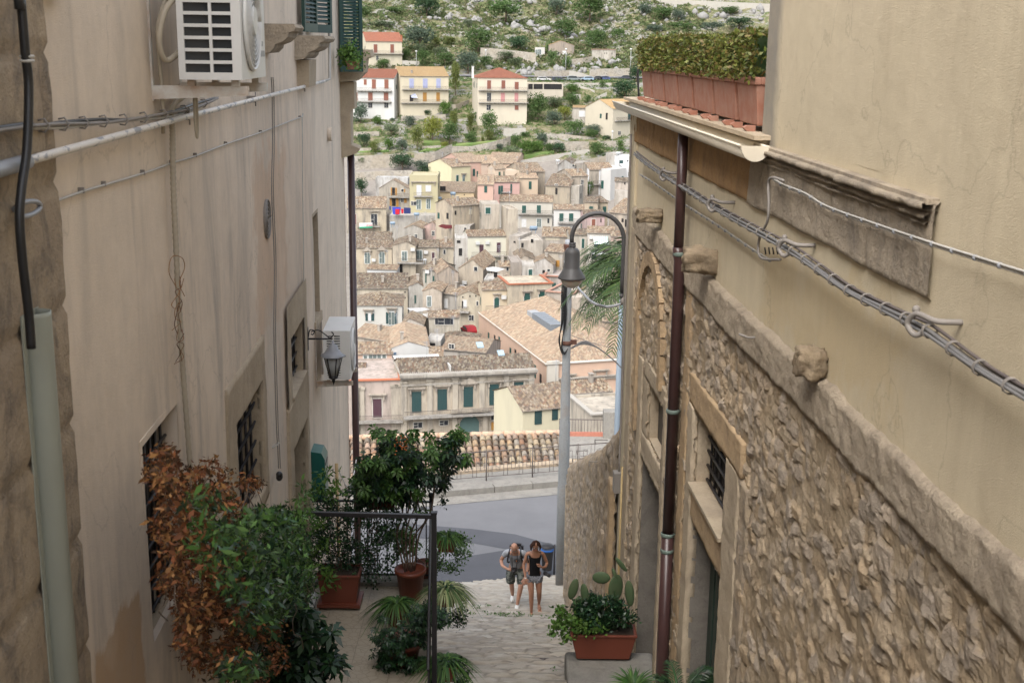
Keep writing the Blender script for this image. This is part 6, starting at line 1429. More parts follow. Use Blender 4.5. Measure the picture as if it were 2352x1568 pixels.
def text(txt, p, right, up, size, col, name, parent, ext=.01):
    c = bpy.data.curves.new(name, 'FONT'); c.body = txt; c.size = size; c.extrude = ext; c.align_x = 'LEFT'; c.materials.append(M['townpaint'])
    o = bpy.data.objects.new(name, c); COL.objects.link(o); r_ = right.normalized(); u_ = up.normalized(); n_ = r_.cross(u_)
    o.matrix_world = Matrix(((r_.x, u_.x, n_.x, p.x), (r_.y, u_.y, n_.y, p.y), (r_.z, u_.z, n_.z, p.z), (0, 0, 0, 1))); o.color = (*col, 1)
    mw = o.matrix_world.copy(); o.parent = parent; o.matrix_parent_inverse = WINV[parent.name]; return o
p0, p1 = bp(248, 1585), bp(348, 1580); _o = text('VENDE', p0+Vector((0, -.04, 0)), p1-p0, Vector((0, 0, 1)), (p1-p0).length/3.1, (.60, .04, .05), 'banner_word', t)
bpy.context.view_layer.update(); _m = bpy.data.meshes.new_from_object(_o); _n = link('banner_word', _m, None, t, (.60, .04, .05)); _n.matrix_world = _o.matrix_world.copy(); bpy.data.objects.remove(_o)

# ---- near roof just below the road
t = wempty('tiled_house', (0, 42, -22), 'nearest house below the road with real clay tile rows seen over the railing', 'house')
RZ, RD = -13.35, 42.0
ry = -.14; rx = Vector((math.cos(ry), -math.sin(ry)*-1, 0)); rx = Vector((1, .12, 0)).normalized(); rf = Vector((rx.y, -rx.x, 0))   # rf points to the camera
TP = [(.50, .34, .20), (.42, .24, .15), (.55, .42, .27), (.36, .27, .19), (.47, .30, .19), (.60, .48, .32), (.33, .22, .15), (.45, .38, .30), (.52, .36, .26)]
def near_roof(name, org, L, S, slope, seed, parent):
    g = np.random.default_rng(seed); V = []; Fc = []; Cc = []; base = 0
    down = rf*math.cos(slope)+Vector((0, 0, -math.sin(slope))); nr = rf*math.sin(slope)+Vector((0, 0, math.cos(slope)))
    pit, row = .235, .30; nc, nrw = int(L/pit), int(S/row)
    def add(vs, fs, c):
        nonlocal base
        V.extend(vs); Fc.extend([tuple(i+base for i in f) for f in fs]); Cc.extend([c]*len(vs)); base += len(vs)
    for i in range(nc):
        jx = g.normal()*.012
        for j in range(nrw):
            for typ in (0, 1):
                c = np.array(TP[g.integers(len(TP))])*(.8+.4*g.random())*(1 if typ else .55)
                x = (i+(.5 if typ else 0))*pit+jx+g.normal()*.006; s0 = j*row+g.normal()*.012; s1 = s0+row*1.16
                r0, r1 = (.088, .105) if typ else (.10, .088)
                rot = g.normal()*.02; lift = .012*g.random()
                vs = []
                for (s_, r_, dz) in ((s0, r0, .0+lift), (s1, r1, .030+lift)):
                    for k in range(7):
                        a = math.pi*k/6; hh = math.sin(a)*r_*(1 if typ else -.6)+(.05 if typ else .03)
                        vs.append(tuple(org+rx*(x+math.cos(a)*r_+rot*(s_-s0))+down*s_+nr*(hh+dz)))
                for k in range(7):                                    # thickness at the lower end
                    a = math.pi*k/6; hh = math.sin(a)*(r1-.016)*(1 if typ else -.6)+(.05 if typ else .03)
                    vs.append(tuple(org+rx*(x+math.cos(a)*(r1-.016))+down*s1+nr*(hh+.030+lift)))
                add(vs, [(k, k+1, 8+k, 7+k) for k in range(6)]+[(7+k, 8+k, 15+k, 14+k) for k in range(6)], c)
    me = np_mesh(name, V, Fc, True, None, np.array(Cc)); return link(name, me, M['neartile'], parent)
A0 = atD(1285, 995, RD); org = Vector(A0)-rx*13.0+Vector((0, 0, -.05))
near_roof('roof', org, 13.0, 4.4, .40, 5, t)
q = MB(); k = 0.0; rr = random.Random(9)
while k < 13: q.tube([org+rx*k+Vector((0, 0, .08)), org+rx*(k+.42)+Vector((0, 0, .075))], .10, 8, rs=[.11, .095]); k += .38
q.build('ridge_tiles', mat_paint('ridge_clay', (.46, .29, .19), .9, .6, dirtcol=(.40, .36, .30), scale=5), t)
q = MB(); c = [org, org+rx*13.0, org+rx*13.0+rf*4.1+Vector((0, 0, -1.75)), org+rf*4.1+Vector((0, 0, -1.75))]; dn = Vector((0, 0, -9)); q.box8([c[0]+dn, c[1]+dn, c[2]+dn, c[3]+dn, c[0]+Vector((0, 0, -.06)), c[1]+Vector((0, 0, -.06)), c[2]+Vector((0, 0, -.06)), c[3]+Vector((0, 0, -.06))])
bk = -rf*5; q.box8([c[0]+dn+bk, c[1]+dn+bk, c[1]+dn, c[0]+dn, c[0]+bk+Vector((0, 0, -2)), c[1]+bk+Vector((0, 0, -2)), c[1]+Vector((0, 0, -.07)), c[0]+Vector((0, 0, -.07))]); q.build('wall', M['town'], t, (.5, .42, .32))
# concrete terrace right of the near roof, with rusty railing
q0 = atD(1290, 1001, 75); t = wempty('concrete_terrace', q0, 'pale concrete roof terrace with brown railing right of the near tiled roof', 'terrace')
q = MB(); q.box(q0.x-.3, 70, q0.z-9, q0.x+8, 75.2, q0.z-.0); q.build('terrace_slab', M['concrete'], t)
q = MB(); q.box(q0.x-.2, 75.0, q0.z+.001, q0.x+8, 75.2, q0.z+.25); q.build('terrace_kerb', mat_paint('faded_red', (.40, .16, .11), .8, .4), t)
q = MB(); q.box(q0.x-.2, 75.08, q0.z+1.05, q0.x+8, 75.12, q0.z+1.10)
for k in range(40): q.tube([(q0.x-.15+.2*k, 75.1, q0.z+.25), (q0.x-.15+.2*k, 75.1, q0.z+1.06)], .015, 4)
q.build('terrace_railing', M['ironfence'], t)
q = MB(); q.box(q0.x+2.6, 74.6, q0.z, q0.x+3.4, 75.5, q0.z+1.7); q.build('terrace_pier', M['concrete'], t)

# ---- rooftop water tanks
TK = [('C', 1615, 1075, 85, 'blue water tank on the ochre roof below the yellow cottage'), ('C', 1400, 1148, 75, 'blue water tank at the corner of the blank grey sided house'), ('C', 1045, 1398, 85, 'blue water tank below the terrace with red laundry'), ('C', 668, 1540, 80, 'blue water tank left of the rose gable'),
      ('E', 1910, 20, 75, 'blue upright water tank above the pale cream house'), ('F', 682, 50, 120, 'long blue water tank with drips near the grey pole top'), ('E', 2205, 548, 60, 'small blue water tank behind the white sunshade'), ('E', 1755, 968, 90, 'grey water tank on the roof of the tall cream gabled house'),
      ('E', 1172, 545, 60, 'white water tank on the cream grey house'), ('D', 1062, 560, 60, 'steel water tank under the curved garden wall'), ('D', 2012, 440, 65, 'blue water tank on the small white house'), ('D', 2112, 1378, 65, 'blue water tank at the far right behind the lamp arch'), ('F', 1968, 1425, 80, 'blue water tank beside the lower palm leaves')]
for (tl, x, y, w_, lab) in TK:
    xs, ys = tp(tl, x, y); D_ = float(np.interp(ys+6, DY, DD))-3; c = srcD(xs, ys, D_); L_ = w_/3.92/4963*D_
    q = MB(); Mx = Matrix.Translation(c) @ Matrix.Rotation(R(90), 4, 'Y') @ Matrix.Rotation(R(0), 4, 'X')
    r_ = L_*.30; q.lathe([(.001, -L_/2-.05), (r_*.7, -L_/2), (r_, -L_/2+.15), (r_, L_/2-.15), (r_*.7, L_/2), (.001, L_/2+.05)], (0, 0, 0), 14, Mx)
    q.box(c.x-L_*.3, c.y-.3, c.z-r_-.6, c.x-L_*.3+.1, c.y+.3, c.z-r_*.7); q.box(c.x+L_*.3-.1, c.y-.3, c.z-r_-.6, c.x+L_*.3, c.y+.3, c.z-r_*.7)
    col = (.60, .62, .63) if 'white' in lab or 'grey water' in lab or 'steel' in lab else (.27, .36, .45)
    o = q.build('water_tank', M['townpaint'], None, col); tag(o, lab, 'water tank', 'rooftop water tanks')
# ---- laundry, awnings, sunshade
def cloth(tl, pts, D_, col, name, label, cat, mat='townpaint', group=None, sag=.0):
    P_ = [Vector(srcD(*tp(tl, x, y), D_)) for x, y in pts]; q = MB(); n = len(P_)
    bk = [p+Vector((0, .06, .01)) for p in P_]; q.add(P_+bk, [tuple(range(n)), tuple(range(2*n-1, n-1, -1))]+[(i, n+i, n+(i+1) % n, (i+1) % n) for i in range(n)])
    o = q.build(name, M[mat], None, col); tag(o, label, cat, group); return o
LD_ = 292
cloth('C', [(660, 1285), (795, 1292), (782, 1400), (740, 1412), (672, 1395)], LD_, (.05, .08, .55), 'laundry_sheet', 'bright blue sheet hanging on the terrace clothes line', 'laundry', group='laundry on the terrace')
cloth('C', [(708, 1320), (778, 1318), (775, 1400), (712, 1402)], LD_-.2, (.62, .02, .04), 'laundry_towel', 'larger red towel hanging in front of the blue sheet', 'laundry', group='laundry on the terrace')
cloth('C', [(803, 1315), (840, 1318), (838, 1390), (806, 1388)], LD_-.1, (.62, .02, .04), 'laundry_towel', 'smaller red towel between the blue sheet and the navy blanket', 'laundry', group='laundry on the terrace')
cloth('C', [(843, 1296), (952, 1300), (950, 1390), (846, 1388)], LD_, (.03, .04, .16), 'laundry_blanket', 'navy blanket at the right end of the clothes line', 'laundry', group='laundry on the terrace')
cloth('C', [(615, 1275), (645, 1280), (638, 1335), (618, 1330)], LD_, (.05, .07, .20), 'laundry_shirt', 'small navy shirt at the left end of the clothes line', 'laundry', group='laundry on the terrace')
c0_ = Vector(srcD(*tp('C', 620, 1420), LD_+1)); c1_ = Vector(srcD(*tp('C', 1375, 1370), LD_+2))
q = MB(); q.box8([(c0_.x, c0_.y, c0_.z-7), (c1_.x, c1_.y, c1_.z-7), (c1_.x, c1_.y+8, c1_.z-7), (c0_.x, c0_.y+8, c0_.z-7), (c0_.x, c0_.y, c0_.z), (c1_.x, c1_.y, c0_.z), (c1_.x, c1_.y+8, c0_.z), (c0_.x, c0_.y+8, c0_.z)]); tag(q.build('laundry_terrace', M['town'], None, (.50, .47, .41)), 'stone terrace block carrying the laundry line', 'terrace')
cloth('E', [(2130, 672), (2250, 655), (2352, 672), (2430, 690), (2300, 735), (2150, 715)], 216, (.80, .80, .79), 'sunshade', 'white fabric sunshade on a roof terrace in mid town', 'sunshade')
cloth('E', [(1380, 20), (1440, -10), (1640, 5), (1600, 50), (1500, 62)], 266, (.16, .03, .035), 'awning', 'dark red awning above the grey white house', 'awning')
cloth('E', [(890, 1305), (1170, 1295), (1250, 1325), (1000, 1372)], 200, (.70, .70, .70), 'canopy', 'white plastic canopy roof left of the wide strip window', 'canopy')
cloth('G', [(778, 500), (900, 495), (905, 590), (820, 585)], 169, (.62, .56, .40), 'awning', 'cream awning on the pale grey gabled house', 'awning')
def stripes(tl, x0, y0, x1, y1, dx, dy, D_, n, ca, cb, label):
    t = wempty('striped_awning', srcD(*tp(tl, x0, y0), D_), label, 'awning', 'striped awnings')
    for k in range(n):
        q = MB(); a, b_ = k/n, (k+1)/n; xa, xb = x0+(x1-x0)*a, x0+(x1-x0)*b_
        q.add([srcD(*tp(tl, xa, y0), D_), srcD(*tp(tl, xb, y0), D_), srcD(*tp(tl, xb+dx, y1), D_-1.2), srcD(*tp(tl, xa+dx, y1), D_-1.2)], [(0, 1, 2, 3)])
        q.build('awning_stripe', M['townpaint'], t, ca if k % 2 else cb)
stripes('F', 1622, 175, 1850, 298, 8, 0, 237.5, 14, (.30, .42, .40), (.72, .74, .72), 'green and white striped awning, the larger one inside the lamp arch')
stripes('F', 1590, 420, 1838, 460, 4, 0, 237.5, 16, (.36, .44, .44), (.74, .75, .74), 'grey and white striped awning, the lower narrow one inside the lamp arch')
stripes('A', 918, 1040, 1010, 1145, 50, 0, h_oc.D-.5, 9, (.12, .18, .42), (.72, .73, .76), 'blue and white striped awning on the ochre roofed villa')
# small red car in the lane
def car(P, L, col, label, yaw=0, kindv=0):
    t = empty('parked_car', P, label, 'car', 'cars parked by the lanes and hillside road', yaw); W = 1.7
    prof = [(-.5, .30), (-.49, .62), (-.40, .78), (-.26, .86), (-.14, 1.32), (.18, 1.40), (.38, 1.30), (.47, .92), (.5, .80), (.5, .30)]
    if kindv: prof = [(-.5, .30), (-.49, .70), (-.36, .95), (-.22, 1.02), (-.12, 1.55), (.30, 1.62), (.47, 1.5), (.5, .9), (.5, .30)]
    q = MB(); q.prism([(u*L, v) for u, v in prof], -W/2, W/2, lambda u, v, h: (u, h, v)); o = q.build('body', M['townpaint'], t, col); md = o.modifiers.new('b', 'BEVEL'); md.width = .07; md.segments = 2
    q = MB(); top = 1.34 if not kindv else 1.54
    for s_ in (-1, 1): q.prism([(-.20*L, .90), (-.12*L, top-.06), (.17*L, top), (.36*L, top-.08), (.42*L, .92)], s_*(W/2+.004), s_*(W/2-.02), lambda u, v, h: (u, h, v))
    q.build('side_windows', M['pane'], t)
    for x_ in (-.31, .31):
        for s_ in (-1, 1):
            q = MB(); q.lathe([(.001, -.1), (.2, -.1), (.31, -.09), (.32, 0), (.31, .09), (.001, .1)], (0, 0, 0), 14, Matrix.Translation((x_*L, s_*(W/2-.06), .32)) @ Matrix.Rotation(R(90), 4, 'X')); q.build('wheel', M['black'], t)
    q = MB(); q.box(-.502*L, -.75, .62, -.49*L, -.45, .74); q.build('headlight', M['white'], t); q = MB(); q.box(-.502*L, .45, .62, -.49*L, .75, .74); q.build('headlight', M['white'], t)
    return t
xs, ys = tp('G', 1862, 130); p = srcD(xs, ys, 199); car(p, 3.8, (.35, .015, .02), 'small red car parked in a lane behind the hipped weathered roof', R(-70))
CARS = [(845, 882, 4.6, (.62, .62, .62), 'white car parked on the hillside road, farthest left', 0), (1082, 885, 4.7, (.05, .06, .09), 'dark navy car parked behind the hillside lamp post', 0), (1322, 882, 4.9, (.24, .28, .28), 'grey green estate car, the tallest on the hillside road', 1), (1520, 878, 4.5, (.34, .46, .58), 'light blue car in the middle of the hillside row', 0),
        (1675, 872, 3.6, (.07, .075, .08), 'charcoal car tucked behind the blue car on the hillside road', 0), (1780, 872, 4.3, (.08, .11, .26), 'navy blue car near the right of the hillside row', 0), (2110, 858, 4.3, (.07, .08, .10), 'black car parked alone at the right end of the hillside road', 0)]
CARP = []
for (x, y, L, c, lab, kv) in CARS:
    xs, ys = tp('B', x, y); p = hit(xs, ys); p.z = terr(p.y); L2 = L
    CARP.append(p); car(p, L2, c, lab, R(180 if x < 1500 else 0), kv)
# ================================================================== terrain sheets
t = NT('hillside', .97, .1); v = t.pos()
n1 = t.noise(v, .09, 7, .68, .6); n2 = t.noise(v, .30, 7, .72); n3 = t.noise(t.pos((1, 1, 2.2)), .55, 6, .7)
c = t.mix(t.ramp(n2, [(.35, 0), (.62, 1)]), (.19, .175, .10), (.10, .13, .05))
c = t.mix(t.ramp(n3, [(.50, 0), (.58, 1)]), c, (.24, .21, .14))
c = t.mix(t.math('MULTIPLY', t.ramp(n1, [(.50, 0), (.56, 1)]), t.ramp(n3, [(.42, 0), (.50, 1)])), c, (.27, .26, .24))
t.color(c); t.bump(n3, 1, 1.2); M['hill'] = t.m
M['town_ground'] = mk_stone('lane_ground', (.24, .22, .195), (.20, .18, .16), (.13, .12, .10), .5, .2, .2)
M['grass'] = mat_paint('garden_grass', (.10, .17, .045), .95, .6, dirtcol=(.20, .19, .08), scale=.5)
t = NT('far_drystone', .97, .1); v = t.pos(); vo = t.n('TexVoronoi', _Vector=v, _Scale=2.2).outputs['Color']; sp = t.n('SeparateColor', _0=vo).outputs[0]
c = t.ramp(sp, [(0, (.29, .27, .235)), (.5, (.37, .345, .30)), (1, (.22, .20, .175))]); c = t.mix(t.ramp(t.noise(v, .25, 5, .65), [(.4, 0), (.7, .7)]), c, (.34, .29, .215))
t.color(c); t.bump(t.noise(v, 1.6, 5, .7), .8, .25); M['drystone'] = t.m
def sheet(name, xs, Ds, zf, mat):
    XX, DDm = np.meshgrid(xs, Ds, indexing='ij'); Z = zf(XX, DDm); n2 = DDm.shape[1]
    i, j = np.meshgrid(np.arange(len(xs)-1), np.arange(n2-1), indexing='ij'); a = (i*n2+j).ravel()
    o = link(name, np_mesh(name, np.stack([XX, DDm, Z], -1).reshape(-1, 3), np.stack([a, a+n2, a+n2+1, a+1], -1), True), mat); return tag(o, kind='structure')
sheet('ground', np.linspace(-260, 260, 60), np.linspace(33.6, 352, 90), lambda X, Y: np.interp(Y, TD, TZs)-.3, M['town_ground'])
def hz(X, Y):
    k = np.clip((Y-430)/30, 0, 1)+.35*np.clip((np.abs(X)-70)/60, 0, 1)
    cl = fbm(X*.035, Y*.05, 71, 5)*5+fbm(X*.13, Y*.16, 72, 5)*2.6
    terr_ = np.interp(Y, TD, TZs)
    step = -1.2*(1-np.clip((Y-405)/10, 0, 1))*(((Y-352)/9.0) % 1-.5)*(Y < 412)
    return terr_+cl*np.clip(k, 0, 1)+step
sheet('hillside', np.linspace(-260, 260, 420), np.linspace(350, 800, 420), hz, M['hill'])
q = MB(); c = [(-120, 417.5), (120, 417.5), (120, 424), (-120, 424)]; q.add([(x, y, terr(y)+.35) for x, y in c], [(0, 1, 2, 3)]); tag(q.build('hill_road', M['asphalt']), kind='structure')
# rocks and scrub nobody could count
g = np.random.default_rng(11)
ico = bmesh.new(); bmesh.ops.create_icosphere(ico, subdivisions=1, radius=1); IV = np.array([v.co[:] for v in ico.verts]); IF = np.array([[v.index for v in f.verts] for f in ico.faces]); ico.free()
V, Fc = [], []; n = 0
def rocks(cx, cy, sx, sy, num, r0, r1):
    global n
    for k in range(num):
        x, y = cx+g.normal()*sx, cy+g.normal()*sy; r = r0+(r1-r0)*g.random()**2
        z = float(hz(np.array(x), np.array(y))); s_ = np.array([1+.6*g.random(), .8, .6+.7*g.random()])*r
        pv = IV*s_*(.7+.6*g.random(len(IV)))[:, None]; a = g.random()*6; R_ = np.array([[math.cos(a), -math.sin(a), 0], [math.sin(a), math.cos(a), 0], [0, 0, 1]])
        V.append(pv@R_.T+np.array([x, y, z+r*.2])); Fc.append(IF+n); n += len(IV)
for (x, y, sx, sy, m_, r0, r1) in ((1800, 90, 9, 7, 260, .3, 1.5), (2080, 130, 8, 4, 240, .3, 1.7), (2230, 140, 7, 4, 160, .3, 1.6), (2020, 20, 12, 8, 160, .3, 1.6), (2350, 270, 9, 5, 200, .3, 1.4), (2440, 130, 8, 5, 120, .3, 1.2), (1900, 270, 12, 5, 110, .3, 1.1), (2150, 290, 7, 2.5, 140, .4, 1.4), (2480, 60, 10, 8, 120, .3, 1.4), (1560, 40, 9, 8, 80, .3, 1.2), (2850, 60, 14, 3, 160, .4, 1.8), (2700, 120, 14, 8, 120, .3, 1.2), (2200, 200, 16, 10, 160, .2, .9)):
    p = hit(x, y); rocks(p.x, p.y, sx, sy, m_//4, r0, r1)
o = link('rock_outcrop', np_mesh('rock_outcrop', np.concatenate(V), np.concatenate(Fc)), mk_stone('grey_limestone_rock', (.27, .265, .255), (.22, .215, .205), (.15, .14, .125), .5, .6, .25)); tag(o, kind='stuff', label='pale limestone rocks breaking through the hillside scrub', cat='rocks')
def scrub(num, fn, size, seed, col, name, label):
    def pos(g_, m_):
        k = m_//14; x, y = fn(g_, k); r = .45+.9*g_.random(k)**2
        idx = np.repeat(np.arange(k), 14); d = g_.normal(size=(k*14, 3)); d /= np.linalg.norm(d, axis=1)[:, None]; d[:, 2] = np.abs(d[:, 2])
        P_ = np.stack([x[idx], y[idx], hz(x[idx], y[idx])], -1)+d*r[idx][:, None]*(.5+.5*g_.random(k*14))[:, None]*np.array([1.2, 1.2, .9]); return P_
    V_, F_ = leaf_cloud((num//14)*14, pos, size, seed, 1.3, .3)
    o = link(name, np_mesh(name, V_, F_), M['far_leaf'], None, col); tag(o, label, 'scrub', kind='stuff'); return o
def wide(g_, k):
    y = 430+130*g_.random(k); x = (g_.random(k)*2-1)*(60+.12*(y-430))+6; m = fbm(x*.05, y*.05, 91, 3)
    return np.where(m > -.15, x, x+g_.normal(size=k)*9), y
scrub(110000, wide, .5, 3, (.115, .15, .06), 'scrub', 'olive green scrub spread over the rocky hillside')
scrub(45000, wide, .40, 4, (.19, .175, .10), 'dry_scrub', 'dry straw coloured scrub between the hillside rocks')
scrub(36000, lambda g_, k: ((g_.random(k)*2-1)*60, 352+62*g_.random(k)), .33, 5, (.10, .16, .05), 'garden_scrub', 'low green growth in the terraced gardens')

# garden walls, each along its photographed foot line
def dwall(pts, hpx, label, capc=None, mat='drystone', name='terrace_wall'):
    """pts: foot line in photo px, hpx: wall height in px"""
    F_ = [hit(x, y) for x, y in pts]; hs = hpx if hasattr(hpx, '__len__') else [hpx]*len(pts)
    tops = [p.z+h/4963*p.y for p, h in zip(F_, hs)]
    q = MB(); n_ = len(F_)
    vs = []
    for p, tz in zip(F_, tops):
        for dy in (0, .6): vs += [(p.x, p.y+dy, p.z-3), (p.x, p.y+dy, tz)]
    fs = []
    for i in range(n_-1):
        a = i*4; fs += [(a, a+4, a+5, a+1), (a+2, a+3, a+7, a+6), (a+1, a+5, a+7, a+3)]
    fs += [(0, 1, 3, 2), ((n_-1)*4, (n_-1)*4+2, (n_-1)*4+3, (n_-1)*4+1)]
    q.add(vs, fs); return tag(q.build(name, M[mat]), label, 'wall', 'dry stone walls of the hillside gardens')
def S(t_, *pp): return [tp(t_, x, y) for x, y in pp]
dwall(S('C', (60, 210), (460, 200)), 24, 'short tan terrace wall under the white villa')
dwall(S('C', (60, 460), (560, 440)), 22, 'tan terrace wall halfway down the left gardens')
dwall(S('C', (60, 690), (330, 680), (640, 660), (900, 640)), 50, 'tall grey terrace wall behind the round dark trees at the left')
dwall(S('C', (1010, 620), (1180, 610), (1330, 590), (1480, 520), (1600, 470)), 42, 'curved grey retaining wall below the small lawn')
dwall(S('C', (1130, 415), (1280, 410), (1420, 400)), 20, 'little stone wall above the small lawn')
dwall(S('C', (1600, 470), (1900, 440), (2150, 420), (2400, 360), (2520, 290)), [34, 26, 34, 34, 30], 'long stone wall above the pink houses')
dwall(S('C', (80, 870), (380, 850), (640, 840), (980, 830)), 30, 'rough stone wall behind the olive green house')
dwall(S('C', (620, 790), (1060, 770)), 10, 'low wall with fence posts in front of the round dark trees')
M['wallwhite'] = mk_stone('pale_wall', (.40, .38, .34), (.35, .33, .29), (.33, .30, .25), .4, .3, .3)
dwall(S('D', (390, 640), (700, 590), (1000, 540), (1300, 500), (1520, 480), (1560, 500)), [16, 18, 18, 20, 24, 26], 'long curved whitewashed garden wall above the ruined roofs', mat='wallwhite')
dwall(S('D', (900, 420), (1150, 430), (1330, 420), (1550, 400)), [48, 40, 40, 34], 'tall rough retaining wall in the middle of the gardens')
dwall(S('D', (880, 250), (1150, 240), (1450, 260), (1650, 250)), [26, 24, 20, 14], 'upper rough wall above the tall retaining wall')
dwall(S('D', (210, 180), (560, 170)), 30, 'pale wall under the red hipped villa', mat='wallwhite')
dwall(S('D', (60, 400), (280, 330)), 20, 'stone wall end left of the long row of bright bushes')
dwall(S('D', (1740, 330), (2000, 320), (2220, 320)), 18, 'garden wall under the palm at the right')
dwall(S('D', (1550, 620), (1840, 560)), 20, 'sloping tan wall left of the small white house')
dwall(S('B', (-150, 540), (0, 530), (350, 540), (720, 590)), [44, 40, 34, 36], 'long dry stone wall in front of the stone farmhouse')
dwall(S('B', (1240, 640), (1450, 620), (1600, 590)), 24, 'tan retaining wall below the stone farmhouse')
dwall(S('B', (1240, 830), (1450, 830), (1560, 830)), [28, 18, 8], 'sloping cream wall behind the grey green car', mat='wallwhite')
dwall(S('B', (700, 830), (1240, 820)), 26, 'rough cut rock wall behind the dark navy car')
dwall(S('B', (1560, 830), (2200, 820)), 34, 'rough cut cream rock face behind the right row of cars')
dwall(S('B', (1170, 960), (1900, 950)), 10, 'low roadside parapet under the parked cars', mat='wallwhite')
dwall(S('B', (1300, 1180), (1420, 1180)), 22, 'small pale wall piece right of the garden trees', mat='wallwhite')
dwall(S('B', (1660, 1180), (1830, 1160)), [12, 26], 'white sloping stair wall above the tan roofed cream house', mat='wallwhite')
dwall(S('B', (1370, 1010), (1640, 1060)), [18, 8], 'sloping garden wall under the road parapet', mat='wallwhite')
dwall(S('B', (1290, 1500), (1400, 1540)), [40, 40], 'pale corner wall beside the hillside porch', mat='wallwhite')
dwall(S('A', (820, 650), (1085, 660)), 22, 'short pale wall right of the cream villa with brick red roof', mat='wallwhite')
dwall(S('A', (1560, 1380), (1660, 1370), (1860, 1230)), [34, 30, 14], 'stone stair wall between the ochre roofed villa and the red hipped villa')
dwall(S('A', (800, 1520), (1200, 1510), (1500, 1490)), 22, 'dry stone wall in front of the ochre roofed villa')
dwall([(2560, 20), (2800, 42), (3150, 60)], [30, 36, 38], 'long pale wall at the very top right of the hillside', mat='wallwhite')
dwall([(2180, 12), (2240, 16), (2262, 18)], [30, 30, 30], 'ruined yellowish wall at the top of the hill', mat='wallwhite')
for (tl, pts) in (('C', [(1080, 470), (1500, 390), (1500, 380), (1200, 410)]), ('C', [(1600, 380), (2300, 310), (2300, 285), (1700, 340)]), ('C', [(1150, 330), (1420, 320), (1400, 280), (1160, 290)]), ('D', [(380, 560), (1000, 480), (1000, 440), (380, 520)]), ('C', [(60, 480), (600, 460), (600, 440), (60, 450)])):
    P_ = [hit(*tp(tl, x, y)) for x, y in pts]; q = MB(); q.add([(p.x, p.y, p.z+.9) for p in P_]+[(p.x, p.y, p.z-1) for p in P_], [(0, 1, 2, 3), (7, 6, 5, 4)]+[(i, i+4, (i+1) % 4+4, (i+1) % 4) for i in range(4)]); o = q.build('lawn', M['grass']); tag(o, kind='structure')

# ================================================================== trees of the hillside
def crown_mesh(seed, leaves, lobes, size, cone=False, flat=1.0):
    g_ = np.random.default_rng(seed); C_ = []; 
    for k in range(lobes):
        a = g_.random()*6.283; u_ = g_.random(); rr_ = .55*math.sqrt(g_.random()); z_ = -.45+1.0*u_
        if cone: rr_ *= (1-u_)*.8
        C_.append((math.cos(a)*rr_, math.sin(a)*rr_, z_*flat, .30+.22*g_.random()))
    C_ = np.array(C_)
    def pos(g2, m_):
        i = g2.integers(0, lobes, m_); d = g2.normal(size=(m_, 3)); d /= np.linalg.norm(d, axis=1)[:, None]
        return C_[i, :3]+d*C_[i, 3][:, None]*(.72+.32*g2.random(m_))[:, None]
    V_, F_ = leaf_cloud(leaves, pos, size, seed+1, 1.5, .25)
    return np_mesh('crown', V_, F_)
CM = [crown_mesh(s_, 1500, 16, .085) for s_ in (1, 2, 3)]+[crown_mesh(9, 1500, 18, .08, True)]+[crown_mesh(12, 1100, 9, .10)]
for m_ in CM: m_.materials.append(M['far_leaf'])
q = MB(); q.tube([(0, 0, -1.5), (0.03, 0, -.6), (-.02, .02, .1)], .07, 6, rs=[.09, .06, .03]); q.tube([(0.02, 0, -.6), (.25, .1, 0)], .03, 5); q.tube([(0.02, 0, -.6), (-.25, -.1, .1)], .03, 5); TM = q.mesh('trunk'); TM.materials.append(M['trunk'])
COLS = dict(m=(.10, .17, .055), d=(.06, .115, .055), b=(.12, .165, .115), y=(.27, .30, .06), o=(.16, .19, .055), k=(.155, .20, .11), g=(.11, .20, .045))
def tree(tl, x, yb, w_, h_, c_, label, kind=None):
    xs, ys = tp(tl, x, yb); p = hit(xs, ys); k = p.y/4963/3.92; W, Hh = w_*k, h_*k
    grp = 'trees and bushes of the hillside'
    t_ = empty('tree' if Hh > 3.2 else 'bush', p, label, 'tree' if Hh > 3.2 else 'bush', grp)
    v_ = kind if kind is not None else (int(x*7+yb) % 3); o = bpy.data.objects.new('crown', CM[v_]); COL.objects.link(o); o.parent = t_
    tr = .08*Hh; o.location = (0, 0, tr+(Hh-tr)/2); o.scale = (W/1.7, W/1.7*.9, (Hh-tr)/1.75); o.rotation_euler = (0, 0, (x*.7) % 6.28)
    c = COLS[c_]; j = ((x*13+yb*7) % 10)/10*.3+.74; o.color = (c[0]*j, c[1]*j, c[2]*j, 1)
    o = bpy.data.objects.new('trunk', TM); COL.objects.link(o); o.parent = t_; o.location = (0, 0, tr+(Hh-tr)/2); o.scale = (W/3, W/3, (tr+(Hh-tr)/2)/1.4)
